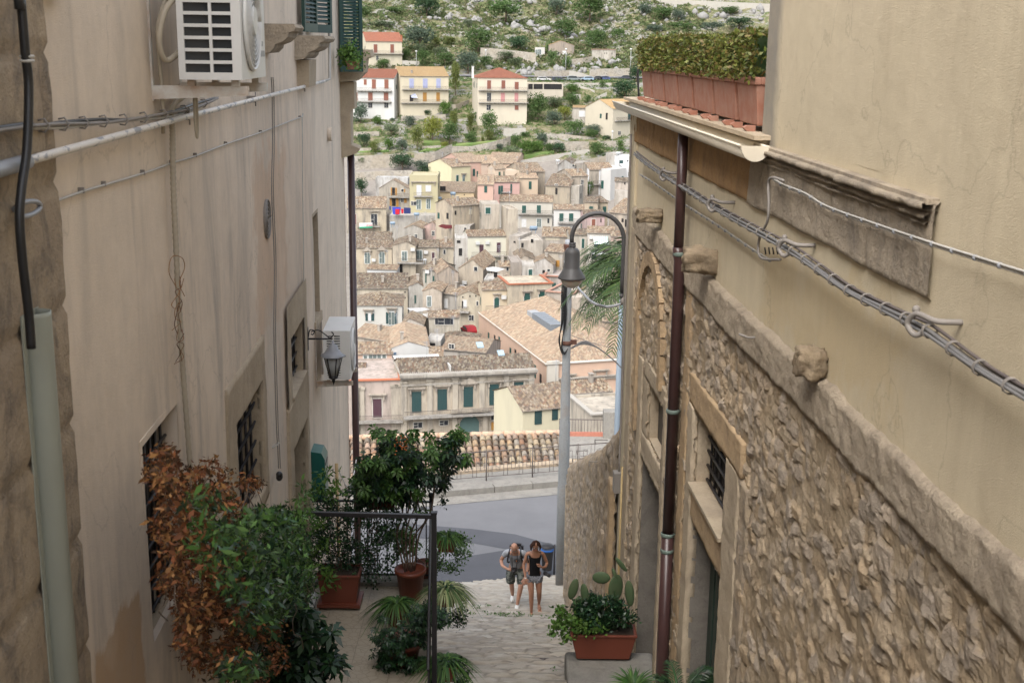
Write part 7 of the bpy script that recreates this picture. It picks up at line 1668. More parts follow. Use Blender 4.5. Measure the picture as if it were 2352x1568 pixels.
TREES = [
('A', 1090, 400, 500, 380, 'b', 'big grey green tree right of the brick red roof'), ('A', 1345, 345, 150, 180, 'o', 'yellow olive bush touching the big grey green tree'), ('A', 1560, 330, 260, 140, 'o', 'olive bush on the rocks above the cypress'), ('A', 2010, 420, 480, 350, 'm', 'broad green tree behind the dry stone wall'), ('A', 885, 545, 150, 180, 'm', 'green bush against the right side of the brick red roofed villa'),
('A', 1150, 650, 250, 250, 'm', 'green tree behind the hillside lamp near the cream villa'), ('A', 1090, 470, 220, 160, 'k', 'pale cactus thicket above the lamp near the cream villa'), ('A', 1480, 650, 320, 220, 'm', 'green bush mass above the ochre roof'), ('A', 1420, 480, 280, 130, 'k', 'pale cactus clump above the ochre roof'), ('A', 1850, 770, 390, 360, 'b', 'grey olive tree behind the white chimney'), ('A', 2140, 680, 250, 190, 'm', 'green tree behind the red hipped roof'),
('A', 1655, 1100, 240, 500, 'o', 'tall dark cypress between the ochre and the red hipped villas', 3), ('A', 515, 680, 260, 150, 'm', 'round bush in front of the brick red roofed villa'), ('A', 165, 1570, 280, 350, 'b', 'blue green tree in front of the white villa'), ('A', 470, 1460, 110, 80, 'm', 'small palm like shrub in front of the white villa', 4), ('A', 430, 1590, 170, 170, 'g', 'green citrus tree under the white villa'), ('A', 665, 1510, 100, 50, 'd', 'small dark shrub at the foot of the white villa'),
('A', 1500, 1425, 235, 220, 'g', 'round clipped green tree beside the ochre roofed villa'), ('A', 1215, 1425, 125, 90, 'd', 'small dark round shrub in front of the ochre roofed villa'), ('A', 1625, 1690, 240, 350, 'o', 'left one of the two olive coloured conical trees', 3), ('A', 1890, 1680, 210, 300, 'o', 'right one of the two olive coloured conical trees', 3), ('A', 2010, 1520, 200, 150, 'm', 'flat topped pine by the red hipped villa', 4), ('A', 930, 1600, 210, 180, 'b', 'grey olive bush below the ochre roofed villa'), ('A', 800, 1480, 60, 70, 'm', 'tiny bush at the left corner of the ochre roofed villa'),
('C', 1290, 290, 330, 440, 'y', 'bright yellow green maple in the middle of the gardens'), ('C', 2185, 200, 300, 400, 'm', 'leafy green tree in front of the grey villa base'), ('C', 215, 345, 235, 220, 'd', 'round dark citrus tree at the far left of the gardens'), ('C', 390, 465, 190, 210, 'o', 'thin pale olive tree on the tan terrace wall'), ('C', 620, 410, 210, 220, 'g', 'bright green citrus tree left of centre in the gardens'), ('C', 820, 430, 200, 220, 'b', 'grey blue olive tree left of the yellow willow'), ('C', 1055, 430, 220, 420, 'o', 'tall yellow olive willow left of the maple'),
('C', 1560, 290, 270, 340, 'm', 'dark green tree directly right of the maple'), ('C', 1895, 315, 215, 200, 'm', 'small round tree on the right lawn'), ('C', 2180, 290, 160, 230, 'o', 'slim olive green tree on the right lawn'), ('C', 2080, 300, 60, 130, 'o', 'tiny thin tree on the right lawn'), ('C', 1480, 370, 130, 110, 'y', 'low yellow green shrub by the small stone wall'), ('C', 650, 195, 260, 230, 'k', 'pale cactus green bush under the white villa path'),
('C', 820, 730, 410, 300, 'd', 'largest round dark tree behind the low fence'), ('C', 165, 665, 200, 180, 'm', 'round green tree at the left edge behind the brown downpipe'), ('C', 1130, 740, 330, 190, 'b', 'blue green oleander left of the yellow cottage'), ('C', 1230, 800, 330, 180, 'd', 'dark overgrown bush left of the yellow cottage'), ('C', 180, 1120, 220, 300, 'd', 'dark tree at the left edge above the for sale house'), ('C', 1460, 890, 160, 65, 'm', 'clipped hedge left of the yellow cottage'), ('C', 1855, 890, 70, 150, 'd', 'climbing creeper beside the yellow cottage doors'),
('C', 1700, 940, 80, 40, 'm', 'small potted green bush below the yellow cottage'), ('C', 2040, 1080, 110, 140, 'm', 'bushy tree in front of the pink annexe'),
('D', 400, 400, 170, 260, 'm', 'tall bush at the left end of the bright bush row'), ('D', 580, 480, 340, 250, 'g', 'brightest broad bush of the row above the curved wall'), ('D', 755, 450, 210, 210, 'g', 'second bright bush of the row above the curved wall'), ('D', 820, 340, 190, 220, 'b', 'blue green tree behind the bright bush row'), ('D', 925, 455, 170, 170, 'm', 'mid green bush right in the bright bush row'), ('D', 1080, 455, 230, 190, 'd', 'dark bush at the right end of the bright bush row'), ('D', 335, 520, 300, 180, 'k', 'blue grey agave thicket above the peach house'), ('D', 150, 400, 140, 110, 'b', 'grey green bush on the wall end above the peach house'),
('D', 1310, 195, 340, 280, 'm', 'big dark green tree above the rough retaining wall'), ('D', 1585, 235, 240, 170, 'm', 'green bush right of the big dark tree'), ('D', 1625, 150, 280, 160, 'b', 'grey olive bush left of the tan roofed cream house'), ('D', 1690, 500, 330, 230, 'm', 'overgrown green plot left of the small white house'), ('D', 2040, 420, 150, 180, 'g', 'small garden palm at the right edge of the gardens', 4), ('D', 1545, 1110, 190, 240, 'm', 'windswept green tree beside the bright white tall house'), ('D', 550, 200, 170, 90, 'm', 'low bush on top of the pale wall under the red villa'), ('D', 1370, 1230, 160, 110, 'd', 'small dark bush in front of the crumbling wall'),
('D', 700, 1090, 90, 60, 'g', 'little green plant by the apricot house'), ('D', 575, 1030, 110, 90, 'd', 'potted shrub on the apricot house balcony'), ('D', 1820, 240, 160, 80, 'd', 'low dark bush at the foot of the tan roofed cream house'),
('B', 1185, 215, 360, 310, 'm', 'broad green tree on the hilltop rocks'), ('B', 1650, 410, 360, 340, 'm', 'green tree mass behind the pale store'), ('B', 450, 415, 350, 240, 'd', 'dark green trees along the left wall of the farmhouse'), ('B', 980, 655, 210, 250, 'm', 'green tree in front of the stone farmhouse'), ('B', 1200, 695, 180, 170, 'm', 'green tree beside the lamp post above the cars'), ('B', 905, 460, 90, 170, 'm', 'narrow climbing bush on the farmhouse corner'), ('B', 2290, 900, 270, 260, 'd', 'dark tree at the right end of the parked cars'), ('B', 2110, 1170, 450, 310, 'd', 'large dark tree above the tan roofed cream house'),
('B', 740, 1520, 350, 450, 'm', 'large leafy tree right of the red hipped villa'), ('B', 1000, 1600, 270, 260, 'b', 'blue grey olive tree in front of the large leafy tree'), ('B', 1170, 1490, 230, 220, 'y', 'yellow green tree left of the hillside porch'), ('B', 1290, 1300, 270, 240, 'm', 'green tree right of the agaves'), ('B', 1280, 1070, 240, 150, 'g', 'wide green bush right of the open garage'), ('B', 1760, 1000, 130, 110, 'm', 'small green bush under the road parapet'), ('B', 1530, 1225, 120, 130, 'm', 'small round bush left of the white stair wall'), ('B', 1010, 1290, 330, 170, 'k', 'pale prickly pear thicket behind the large leafy tree'), ('B', 720, 1150, 150, 90, 'k', 'pale bush under the open garage'),
('B', 2000, 225, 240, 170, 'm', 'green bush high on the right slope'), ('B', 1820, 75, 140, 70, 'm', 'small dark bush on the upper slope'), ('B', 400, 650, 250, 130, 'k', 'prickly pears under the farmhouse wall'), ('B', 250, 560, 300, 140, 'k', 'dense prickly pear thicket on the farmhouse wall'), ('B', 1860, 710, 80, 90, 'm', 'little bush on the cut rock face, the right one'), ('B', 1660, 690, 80, 80, 'm', 'little bush on the cut rock face, the left one'), ('B', 1800, 1190, 140, 60, 'g', 'low hedge on the white stair wall'),
('A', 1200, -90, 450, 350, 'd', 'big dark green tree at the top of the hill, left of centre'), ('B', 245, -60, 620, 330, 'm', 'wide green tree group at the top centre of the hill'), ('B', 1045, -170, 290, 240, 'b', 'grey green tree beside the ruined hilltop wall'), ('B', 1560, -60, 560, 420, 'm', 'large green tree group high on the right slope'), ('A', 200, -60, 330, 250, 'm', 'green bush group at the top left corner of the hill'), ('A', 700, -150, 300, 130, 'm', 'low green bushes on the top left slope'), ('A', 1850, 60, 170, 150, 'k', 'pale bush among the top rocks'), ('A', 500, 60, 420, 120, 'k', 'prickly pear slope above the brick red roof'),
('B', 2420, -130, 260, 200, 'b', 'grey bush near the top right above the hedge'), ('B', 2700, -60, 330, 200, 'm', 'bright green bushes left above the clipped hedge'), ('B', 2950, -30, 260, 210, 'b', 'grey olive tree above the clipped hedge'), ('B', 2560, 150, 330, 150, 'b', 'olive bush just above the far end of the clipped hedge'), ('B', 3000, 120, 420, 150, 'm', 'green bush band behind the middle of the clipped hedge'), ('B', 3300, -250, 90, 110, 'm', 'small tree standing against the pale top wall'), ('B', 3480, 110, 420, 160, 'b', 'grey green bush behind the near end of the clipped hedge'), ('B', 3750, -160, 340, 130, 'm', 'bush beside the corner of the upper plaster wall'), ('B', 3900, 60, 500, 170, 'd', 'dark bush hidden behind the upper plaster wall'),
]
for a in TREES: tree(*a)
# lamp posts of the hill
for (tl, x, yb, yt, lab) in (('A', 1040, 660, 440, 'lamp post beside the brick red roofed villa'), ('A', 2128, 680, 425, 'lamp post behind the red hipped roof'), ('B', 1185, 800, 415, 'lamp post rising between the parked cars'), ('B', 2198, 800, 415, 'lamp post at the right of the rock face'), ('D', 1915, 310, 125, 'lamp post in the gardens below the tan roofed cream house')):
    p = hit(*tp(tl, x, yb)); k = p.y/4963/3.92; Hh = (yb-yt)*k; t_ = empty('street_lamp', p, lab, 'street lamp', 'slim lamp posts of the hillside')
    q = MB(); q.tube([(0, 0, 0), (0, 0, Hh)], .09, 6); q.build('pole', M['townpaint'], t_, (.5, .5, .5)); q = MB(); q.lathe([(.001, Hh), (.35, Hh+.1), (.40, Hh+.45), (.001, Hh+.6)], (0, 0, 0), 10); q.build('lamp_head', M['townpaint'], t_, (.75, .75, .73))
# ================================================================== plants of the alley
def blob_pos(blobs, D, jit, fr=None, o=None):
    """blobs: photo ellipses (cx,cy,rx,ry); D distance or wall offset range"""
    B = np.array([b_[:4] for b_ in blobs], float); A_ = B[:, 2]*B[:, 3]; A_ /= A_.sum()
    C0, CXv, CYv = np.array(ray(0, 0)), np.array(ray(1, 0))-np.array(ray(0, 0)), np.array(ray(0, 1))-np.array(ray(0, 0))
    def pos(g_, n_):
        nc = int(max(10, min(n_/8, (B[:, 2]*B[:, 3]).sum()/(26 if fr else 60)))); ci = g_.integers(0, nc, n_); n0, n_ = n_, nc
        i = g_.choice(len(B), n_, p=A_); a = g_.random(n_)*6.283; r = np.sqrt(g_.random(n_)*.92+.08)
        r = r*(.8+.3*np.sin(a*5+i*3)*.5+.15*g_.random(n_)); x = B[i, 0]+B[i, 2]*r*np.cos(a); y = B[i, 1]+B[i, 3]*r*np.sin(a)
        d = C0+np.outer(x, CXv)+np.outer(y, CYv)
        x = x[ci]+g_.normal(size=n0)*7.5; y = y[ci]+g_.normal(size=n0)*6.5; i = i[ci]; r = r[ci]; dj = (g_.random(nc)-.5)[ci]+.25*g_.normal(size=n0); n_ = n0
        d = C0+np.outer(x, CXv)+np.outer(y, CYv)
        if fr is None:
            DD_ = (D[i] if hasattr(D, '__len__') else D)+dj*2*jit*np.sqrt(np.clip(1-r*r*.9, .05, 1)); return d*(DD_/d[:, 1])[:, None]
        oo = np.clip(o[0]+(o[1]-o[0])*(dj+.5)**1.2, .03, 1) if False else np.clip(o[0]+(o[1]-o[0])*(dj+.5), .03, 1)
        ax, ay = fr.x0+fr.n[0]*oo, fr.n[1]*oo; t_ = (ax*fr.n[0]+ay*fr.n[1])/(d[:, 0]*fr.n[0]+d[:, 1]*fr.n[1]); return d*t_[:, None]
    return pos
def foliage(name, mat, parent, n, size, seed, pos, elong=1.8, up=-.2):
    V_, F_ = leaf_cloud(n, pos, size, seed, elong, up); return link(name, np_mesh(name, V_, F_), M[mat], parent)
def palmate(name, mat, parent, n, size, seed, pos, k=7):
    g_ = np.random.default_rng(seed); P_ = pos(g_, n); ax = g_.normal(size=(n, 3))*.45+np.array([0, -.25, .9]); ax /= np.linalg.norm(ax, axis=1)[:, None]
    e1 = np.cross(ax, g_.normal(size=(n, 3))); e1 /= np.linalg.norm(e1, axis=1)[:, None]; e2 = np.cross(ax, e1); V_ = []
    for j in range(k):
        a = 6.283*j/k+g_.random(n)*.3; d = e1*np.cos(a)[:, None]+e2*np.sin(a)[:, None]; sd = -e1*np.sin(a)[:, None]+e2*np.cos(a)[:, None]; L_ = (size*(.75+.5*g_.random(n)))[:, None]
        dn = np.array([0, 0, -1.]); p0 = P_+d*L_*.15; m1 = P_+d*L_*.6+ax*L_*.06; tp_ = P_+d*L_+dn*L_*.28
        V_.append(np.stack([p0, m1+sd*L_*.19-ax*L_*.03, tp_, m1-sd*L_*.19-ax*L_*.03], 1))
    V_ = np.concatenate(V_).reshape(-1, 3); i = np.arange(n*k)*4; return link(name, np_mesh(name, V_, np.stack([i, i+1, i+2, i+3], -1)), M[mat], parent)
def straps(name, mat, parent, c, n, L_, w_, seed, droop=1.0, up=1.0, spread=1.0):
    g_ = np.random.default_rng(seed); V_, F_ = [], []; c = np.array(c)
    for k in range(n):
        a = g_.random()*6.283; l = L_*(.6+.55*g_.random()); h = np.array([math.cos(a), math.sin(a), 0])*spread; sd = np.array([-math.sin(a), math.cos(a), 0]); e_ = .35+.9*g_.random()
        b0 = len(V_); p = c+h*.02; v = h*.5*e_+np.array([0, 0, up])
        for j in range(7):
            u_ = j/6; q_ = p+v*l*u_*.8+np.array([0, 0, -droop*l*u_*u_*(.55+.4*e_)])+h*l*u_*u_*.35; ww = w_*(1-u_)**.6*(.6+.8*min(u_*3, 1))
            V_ += [q_-sd*ww/2, q_+np.array([0, 0, -ww*.25]), q_+sd*ww/2]
        for j in range(6):
            o_ = b0+j*3; F_ += [(o_, o_+1, o_+4, o_+3), (o_+1, o_+2, o_+5, o_+4)]
    return link(name, np_mesh(name, V_, F_, True), M[mat], parent)
def boxpot(c, w_, d_, h_, parent, mat='plastic_pot', saucer=False, name='pot'):
    q = MB(); t_ = .82; P_ = lambda x, y, z: (c.x+x, c.y+y, c.z+z)
    q.box8([P_(-w_/2*t_, -d_/2*t_, 0), P_(w_/2*t_, -d_/2*t_, 0), P_(w_/2*t_, d_/2*t_, 0), P_(-w_/2*t_, d_/2*t_, 0), P_(-w_/2, -d_/2, h_-.03), P_(w_/2, -d_/2, h_-.03), P_(w_/2, d_/2, h_-.03), P_(-w_/2, d_/2, h_-.03)])
    for a in ((-w_/2-.012, w_/2+.012, -d_/2-.012, -d_/2+.02), (-w_/2-.012, w_/2+.012, d_/2-.02, d_/2+.012), (-w_/2-.012, -w_/2+.02, -d_/2+.021, d_/2-.021), (w_/2-.02, w_/2+.012, -d_/2+.021, d_/2-.021)): q.box(c.x+a[0], c.y+a[2], c.z+h_-.031, c.x+a[1], c.y+a[3], c.z+h_)
    o = q.build(name, M[mat], parent); md = o.modifiers.new('b', 'BEVEL'); md.width = .008; md.segments = 2
    q = MB(); q.box(c.x-w_/2+.02, c.y-d_/2+.02, c.z+h_-.05, c.x+w_/2-.02, c.y+d_/2-.02, c.z+h_-.025); q.build('soil', M['soil'], parent)
    if saucer: q = MB(); q.box(c.x-w_*.52, c.y-d_*.56, c.z-.001, c.x+w_*.52, c.y+d_*.56, c.z+.035); q.build('saucer', M[mat], parent)
def roundpot(c, r, h_, parent, mat='plastic_pot'):
    q = MB(); q.lathe([(r*.68, 0), (r*.72, .01), (r*.95, h_-.05), (r*1.06, h_-.05), (r*1.08, h_), (r*.95, h_), (r*.93, h_-.04), (.001, h_-.045)], c, 20); q.build('pot', M[mat], parent)
PG = 'potted plants on the left terrace'
# withered vine
t = wempty('withered_vine', LWF(7, -3.6, .2), 'big climbing vine, half withered orange brown, spilling out of the barred window', 'vine')
brown = [(372, 1075, 42, 55), (470, 1105, 65, 55), (405, 1190, 55, 90), (500, 1180, 60, 75), (455, 1330, 70, 100), (500, 1450, 85, 120), (590, 1490, 80, 85), (545, 1290, 60, 60), (575, 1110, 30, 18), (385, 1300, 25, 70), (540, 1400, 60, 60), (440, 1430, 40, 100)]
green = [(600, 1235, 85, 70), (640, 1330, 60, 70), (560, 1330, 75, 60), (665, 1250, 45, 75), (530, 1235, 60, 40), (590, 1410, 70, 45), (475, 1150, 50, 25), (690, 1340, 32, 60), (640, 1190, 60, 25), (560, 1530, 60, 40)]
foliage('withered_leaves', 'leafbrown', t, 14000, .0165, 1, blob_pos(brown, 0, 0, LWF, (.03, .55)), 2.0, -.5)
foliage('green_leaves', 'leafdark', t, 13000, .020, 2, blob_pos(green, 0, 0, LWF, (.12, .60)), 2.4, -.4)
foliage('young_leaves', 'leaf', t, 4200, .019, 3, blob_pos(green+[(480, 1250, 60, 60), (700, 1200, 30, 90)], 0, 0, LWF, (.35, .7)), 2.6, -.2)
q = MB(); rr = random.Random(4)
for k in range(70):
    b_ = rr.choice(brown+green); x, y = b_[0]+rr.uniform(-.6, .6)*b_[2], b_[1]+rr.uniform(-.8, .6)*b_[3]; o_ = rr.uniform(.1, .6); pts = []
    for j in range(6): pts.append(LWF(*LWF.hit(x, y, o_), o_)); x += rr.uniform(-14, 16); y += rr.uniform(5, 34); o_ = max(.05, o_+rr.uniform(-.06, .05))
    q.tube(smooth_pts(pts, 4), .0028, 4)
q.build('vine_stems', M['trunk'], t)
# dark schefflera at the foot of the vine
t = wempty('umbrella_plant', LWF(9.2, -5.6, .4), 'dark glossy umbrella plant under the withered vine at the bottom left', 'plant')
palmate('leaves', 'leafdark', t, 330, .105, 7, blob_pos([(650, 1400, 45, 25), (690, 1450, 55, 50), (730, 1490, 45, 50), (690, 1540, 80, 40), (760, 1530, 30, 40), (640, 1480, 40, 70)], 9.6, .35))
q = MB()
for k in range(8): p = atD(690+k*9, 1470, 9.7); q.tube([(p.x*.9, 9.8, -5.9), ((p.x-.1), 9.75, -5.3), p], .012, 5)
q.build('stems', M['trunk'], t)
# big rectangular planter and climber
c = atZ(783, 1386, TZ); t = wempty('planter_with_climber', c, 'large rectangular clay planter with dense climber against the black railing', 'potted plant', PG)
boxpot(c+Vector((0, 0, .04)), .46, .34, .38, t, saucer=True)
foliage('climber_leaves', 'leafdark', t, 6500, .026, 8, blob_pos([(770, 1265, 55, 55), (825, 1230, 60, 90), (740, 1190, 28, 80), (870, 1280, 45, 55), (790, 1150, 60, 35), (900, 1210, 40, 60), (845, 1320, 50, 25)], c.y+.15, .28), 1.3)
foliage('young_shoots', 'leafbright', t, 700, .028, 9, blob_pos([(755, 1110, 30, 40), (735, 1230, 22, 50), (720, 1290, 22, 40), (750, 1330, 20, 30)], c.y-.1, .25), 2.6)
q = MB(); rr = random.Random(8)
for k in range(26):
    x, y = rr.uniform(745, 880), 1330; pts = []
    for j in range(6): pts.append(atD(x, y, c.y+rr.uniform(0, .3))); x += rr.uniform(-16, 18); y -= rr.uniform(20, 48)
    q.tube(smooth_pts(pts, 4), .004, 4)
q.build('stems', M['trunk'], t)
# tall schefflera in round pot
c = atZ(943, 1372, TZ); t = wempty('tall_umbrella_tree', c, 'tall umbrella tree in a round clay pot rising above the black railing', 'potted tree', PG)
roundpot(c, .17, .36, t)
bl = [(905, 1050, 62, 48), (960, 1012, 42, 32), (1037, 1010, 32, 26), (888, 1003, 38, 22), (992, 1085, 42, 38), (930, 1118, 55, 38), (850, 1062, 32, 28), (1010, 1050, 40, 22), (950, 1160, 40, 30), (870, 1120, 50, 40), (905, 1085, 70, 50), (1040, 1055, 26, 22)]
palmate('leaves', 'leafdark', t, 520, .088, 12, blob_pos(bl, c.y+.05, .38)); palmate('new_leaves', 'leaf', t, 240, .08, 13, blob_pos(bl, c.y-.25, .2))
q = MB()
for k, (x, y) in enumerate(((905, 1060), (960, 1020), (1030, 1020), (930, 1120), (880, 1010), (1000, 1090))): q.tube(smooth_pts([c+Vector((.02*(k-3), .02*(k % 3), .32)), c+Vector((.05*(k-3), .03*(k % 2), .75)), atD(925+k*13, 1170, c.y), atD(x, y, c.y)], 5), .010, 6)
q.build('trunk', M['trunk'], t)
q = MB(); p = atD(928, 1018, c.y-.35)
for k in range(40): q.sphere(p+Vector((rnd.gauss(0, .05), 0, rnd.gauss(0, .05))), .010, 6, 4)
q.build('orange_berries', mat_paint('orange_berry', (.45, .13, .03), .5, .2), t)
# box on the railing
c = atD(878, 1166, 13.55); t = wempty('railing_box', c, 'dark red window box with leafy green plants standing on the far railing', 'potted plant', PG)
boxpot(c, .34, .18, .17, t); foliage('leaves', 'leaf', t, 2600, .028, 14, blob_pos([(865, 1110, 62, 34), (835, 1120, 28, 30), (905, 1105, 35, 28)], 13.5, .2), 1.8, .3)
foliage('trailing_leaves', 'leafdark', t, 260, .028, 15, blob_pos([(906, 1190, 8, 45), (850, 1185, 12, 30), (1017, 1130, 3, 60)], 13.45, .05), 1.3)
# hanging pots on the side railing
for (x, y, D_, mat, lab, n_, L_) in ((1026, 1262, 13.3, 'spiderg', 'highest of the clay pots hung on the side railing, with green strappy leaves', 170, .36), (1024, 1386, 12.3, 'spider', 'middle clay pot hung on the side railing, with striped spider plant', 330, .46), (1024, 1556, 10.7, 'spiderg', 'lowest of the clay pots hung on the side railing, with arching leaves', 260, .40)):
    c = atD(x, y, D_); t = wempty('hanging_pot', c, lab, 'potted plant', 'clay pots hung on the side railing'); boxpot(c, .22, .2, .16, t)
    straps('strap_leaves', mat, t, c+Vector((0, 0, .15)), n_, L_, .016, int(x+y), 1.1, .85, 1.1)
    foliage('trailing_succulent', 'leaf' if x == 1026 else 'leafdark', t, 1500, .02, int(y), blob_pos([(x+8, y-24, 34, 16), (x+34, y+2, 16, 34), (x-16, y+20, 24, 30), (x+20, y+40, 22, 14)], D_, .12), 1.6, .3)
# standing pots
c = atZ(912, 1432, TZ); t = wempty('spider_plant', c, 'dark spider plant in a round pot near the round clay pot on the terrace', 'potted plant', PG); roundpot(c, .13, .24, t); straps('strap_leaves', 'spiderg', t, c+Vector((0, 0, .23)), 190, .46, .016, 31, 1.15, .8, 1.2)
c = atZ(925, 1520, TZ); t = wempty('succulent_pot', c, 'wide mound of rosette succulents in the nearest pot of the terrace', 'potted plant', PG); roundpot(c, .2, .26, t)
palmate('rosettes', 'leafdark', t, 1000, .046, 33, blob_pos([(905, 1460, 50, 45), (950, 1445, 40, 45), (890, 1510, 35, 40), (925, 1520, 55, 40), (965, 1545, 35, 30), (975, 1400, 35, 25), (1005, 1420, 25, 25)], c.y-.1, .22), 8)
q = MB(); q.tube([c+Vector((-.2, -.1, .05))+Vector((.03*math.cos(a), 0, .03*math.sin(a))) for a in np.linspace(0, 5, 9)], .006, 5); q.build('iron_scroll', M['black'], t)
c = atZ(975, 1330, TZ); t = wempty('feathery_shrub', c, 'yellow green feathery shrub beside the tall umbrella tree', 'potted plant', PG); roundpot(c, .12, .22, t); foliage('leaves', 'leafbright', t, 420, .035, 35, blob_pos([(925, 1228, 35, 12), (905, 1262, 30, 10), (940, 1255, 28, 22), (925, 1240, 20, 26)], c.y, .15), 2.6)
q = MB(); q.tube(smooth_pts([c+Vector((0, 0, .2)), atD(950, 1270, c.y), atD(930, 1225, c.y)], 5), .007, 5); q.build('stem', M['trunk'], t)
# canes and washing line hose by the corner
p = atD(773, 1064, 14.6); t = wempty('bamboo_cane', p, 'bamboo cane leaning behind the black railing', 'cane'); q = MB(); q.tube([p, Vector((p.x+.02, 14.5, -7.5))], .022, 8); q.build('cane_stick', M['cane'], t)
tube_obj('white_cord', smooth_pts([atD(819, 1050, 18.0), atD(812, 1090, 17.5), atD(800, 1118, 17), atD(785, 1095, 15.5), atD(774, 1068, 14.6)], 6), .008, M['white'], 'white cord looping from the bamboo cane to the brown downpipe', 'cord')
# planter on the plinth with prickly pear
c = atZ(1383, 1500, -6.47); t = wempty('prickly_pear_planter', c, 'long red brown planter with prickly pear and leafy plants on the stone plinth', 'potted plant')
boxpot(c, .70, .32, .30, t); D_ = c.y
foliage('bright_leaves', 'leafbright', t, 1100, .034, 41, blob_pos([(1305, 1440, 36, 40), (1340, 1445, 40, 22), (1290, 1405, 18, 18)], D_-.05, .2), 1.5, .2)
foliage('dark_leaves', 'leafdark', t, 3400, .026, 42, blob_pos([(1385, 1395, 50, 35), (1420, 1420, 38, 30), (1370, 1430, 55, 25), (1350, 1400, 30, 25)], D_+.02, .2), 2.0, .4)
for k, (x, y, rx_, ry_, tl) in enumerate(((1317, 1352, 11, 27, 14), (1327, 1390, 12, 24, 6), (1343, 1362, 10, 25, -8), (1381, 1326, 21, 15, 0), (1414, 1350, 19, 35, 2), (1427, 1296, 6, 22, -38), (1446, 1362, 11, 33, -6), (1412, 1318, 5, 16, -20))):
    u_ = 13.4/2850; pc = atD(x, y, D_+.05); q = MB(); q.sphere((0, 0, 0), 1, 14, 8)
    o = q.build('cactus_pad', M['cactus'], t); o.matrix_parent_inverse = WINV[t.name] @ Matrix.Translation(pc) @ Matrix.Rotation(R(tl), 4, 'Y') @ Matrix.Rotation(.4*math.sin(k*2), 4, 'Z') @ Matrix.Diagonal((rx_*u_, .022, ry_*u_, 1))
q = MB(); q.tube([atD(1330, 1440, D_+.05), atD(1333, 1400, D_+.05)], .022, 6); q.tube([atD(1412, 1440, D_+.05), atD(1414, 1380, D_+.05)], .03, 6); q.build('cactus_stem', M['cactus'], t)
# fronds
def fronds(name, c, n_, L_, seed, parent, mat='palm', lf=.45, droop=.9, az=None, npairs=26, wd=.022, el=(.2, 1.1)):
    g_ = np.random.default_rng(seed); V_, F_ = [], []; q = MB(); c = np.array(c)
    for k in range(n_):
        a = (g_.random()*6.283) if az is None else az[0]+(az[1]-az[0])*(k+.5*g_.random())/n_; e_ = el[0]+(el[1]-el[0])*g_.random(); h = np.array([math.cos(a), math.sin(a), 0]); sd = np.array([-math.sin(a), math.cos(a), 0]); l = L_*(.8+.35*g_.random()); pts = []
        for j in range(9): u_ = j/8; pts.append(c+h*l*u_*math.cos(e_)*(1-.1*u_)+np.array([0, 0, math.sin(e_)*l*u_-droop*l*u_*u_*.75]))
        q.tube([tuple(p_) for p_ in pts], .01, 4, rs=[.018*(1-j/9) for j in range(9)])
        pts = np.array(pts)
        for j in range(npairs):
            u_ = .12+.88*j/npairs; i_ = min(int(u_*8), 7); f_ = u_*8-i_; p_ = pts[i_]*(1-f_)+pts[i_+1]*f_; tg = pts[i_+1]-pts[i_]; tg = tg/np.linalg.norm(tg); ll = lf*l*(.45+.55*math.sin(math.pi*min(u_*1.05, 1)))*(.85+.3*g_.random())*.5
            for s_ in (-1, 1):
                d = sd*s_*.8+tg*.75+np.array([0, 0, .12-.35*g_.random()]); d /= np.linalg.norm(d); b0 = len(V_); wv = tg*wd*.5
                e2 = p_+d*ll*.55+np.array([0, 0, .02*ll]); e3 = p_+d*ll+np.array([0, 0, -.22*ll]); V_ += [p_-wv*.6, p_+wv*.6, e2+wv, e2-wv, e3]; F_ += [(b0, b0+1, b0+2, b0+3), (b0+3, b0+2, b0+4, b0+4)]
    F2 = [f_ if f_[2] != f_[3] else (f_[0], f_[1], f_[2], f_[2]) for f_ in F_]
    me = bpy.data.meshes.new(name); me.from_pydata([tuple(v_) for v_ in V_], [], [f_ if f_[2] != f_[3] else f_[:3] for f_ in F2]); o = link(name, me, M[mat], parent); q.build('rachis', M[mat], parent); return o
pc = atD(1468, 605, 21.0); t = wempty('palm_tree', (pc.x, 21, -10.5), 'palm tree with drooping fronds behind the gooseneck lamp and the house corner', 'palm')
fronds('fronds', (pc.x+.15, 21.1, pc.z-.1), 26, 1.75, 5, t, 'palm', .62, .95, None, 34, .03, (-.25, 1.2)); fronds('fronds', (pc.x+.1, 21.0, pc.z-.1), 9, 1.5, 8, t, 'palm', .6, .75, (2.5, 3.9), 34, .03, (-.2, .6))
q = MB(); q.tube([(pc.x+.2, 21.1, -11.5), (pc.x+.15, 21.1, pc.z)], .16, 10); q.build('trunk', M['trunk'], t)
c = atZ(1565, 1600, -6.3); c = atD(1560, 1605, 9.6); t = wempty('cycad', c, 'dark green cycad whose fronds reach into the bottom right of the view', 'plant'); fronds('fronds', c+Vector((0, 0, 0)), 16, .52, 21, t, 'leafdark', .42, .55, None, 30, .009, (.3, 1.2)); fronds('fronds', c+Vector((.45, .1, -.02)), 12, .50, 22, t, 'leafdark', .42, .55, None, 30, .009, (.3, 1.2)); roundpot(c+Vector((0, 0, -.4)), .2, .4, t)
c = atD(1455, 1585, 10.2); t = wempty('strappy_plant', c, 'small strappy bright green plant at the bottom edge left of the cycad', 'plant'); straps('strap_leaves', 'spiderg', t, c, 120, .32, .02, 44, .5, 1, 1); roundpot(c+Vector((0, 0, -.25)), .12, .25, t)
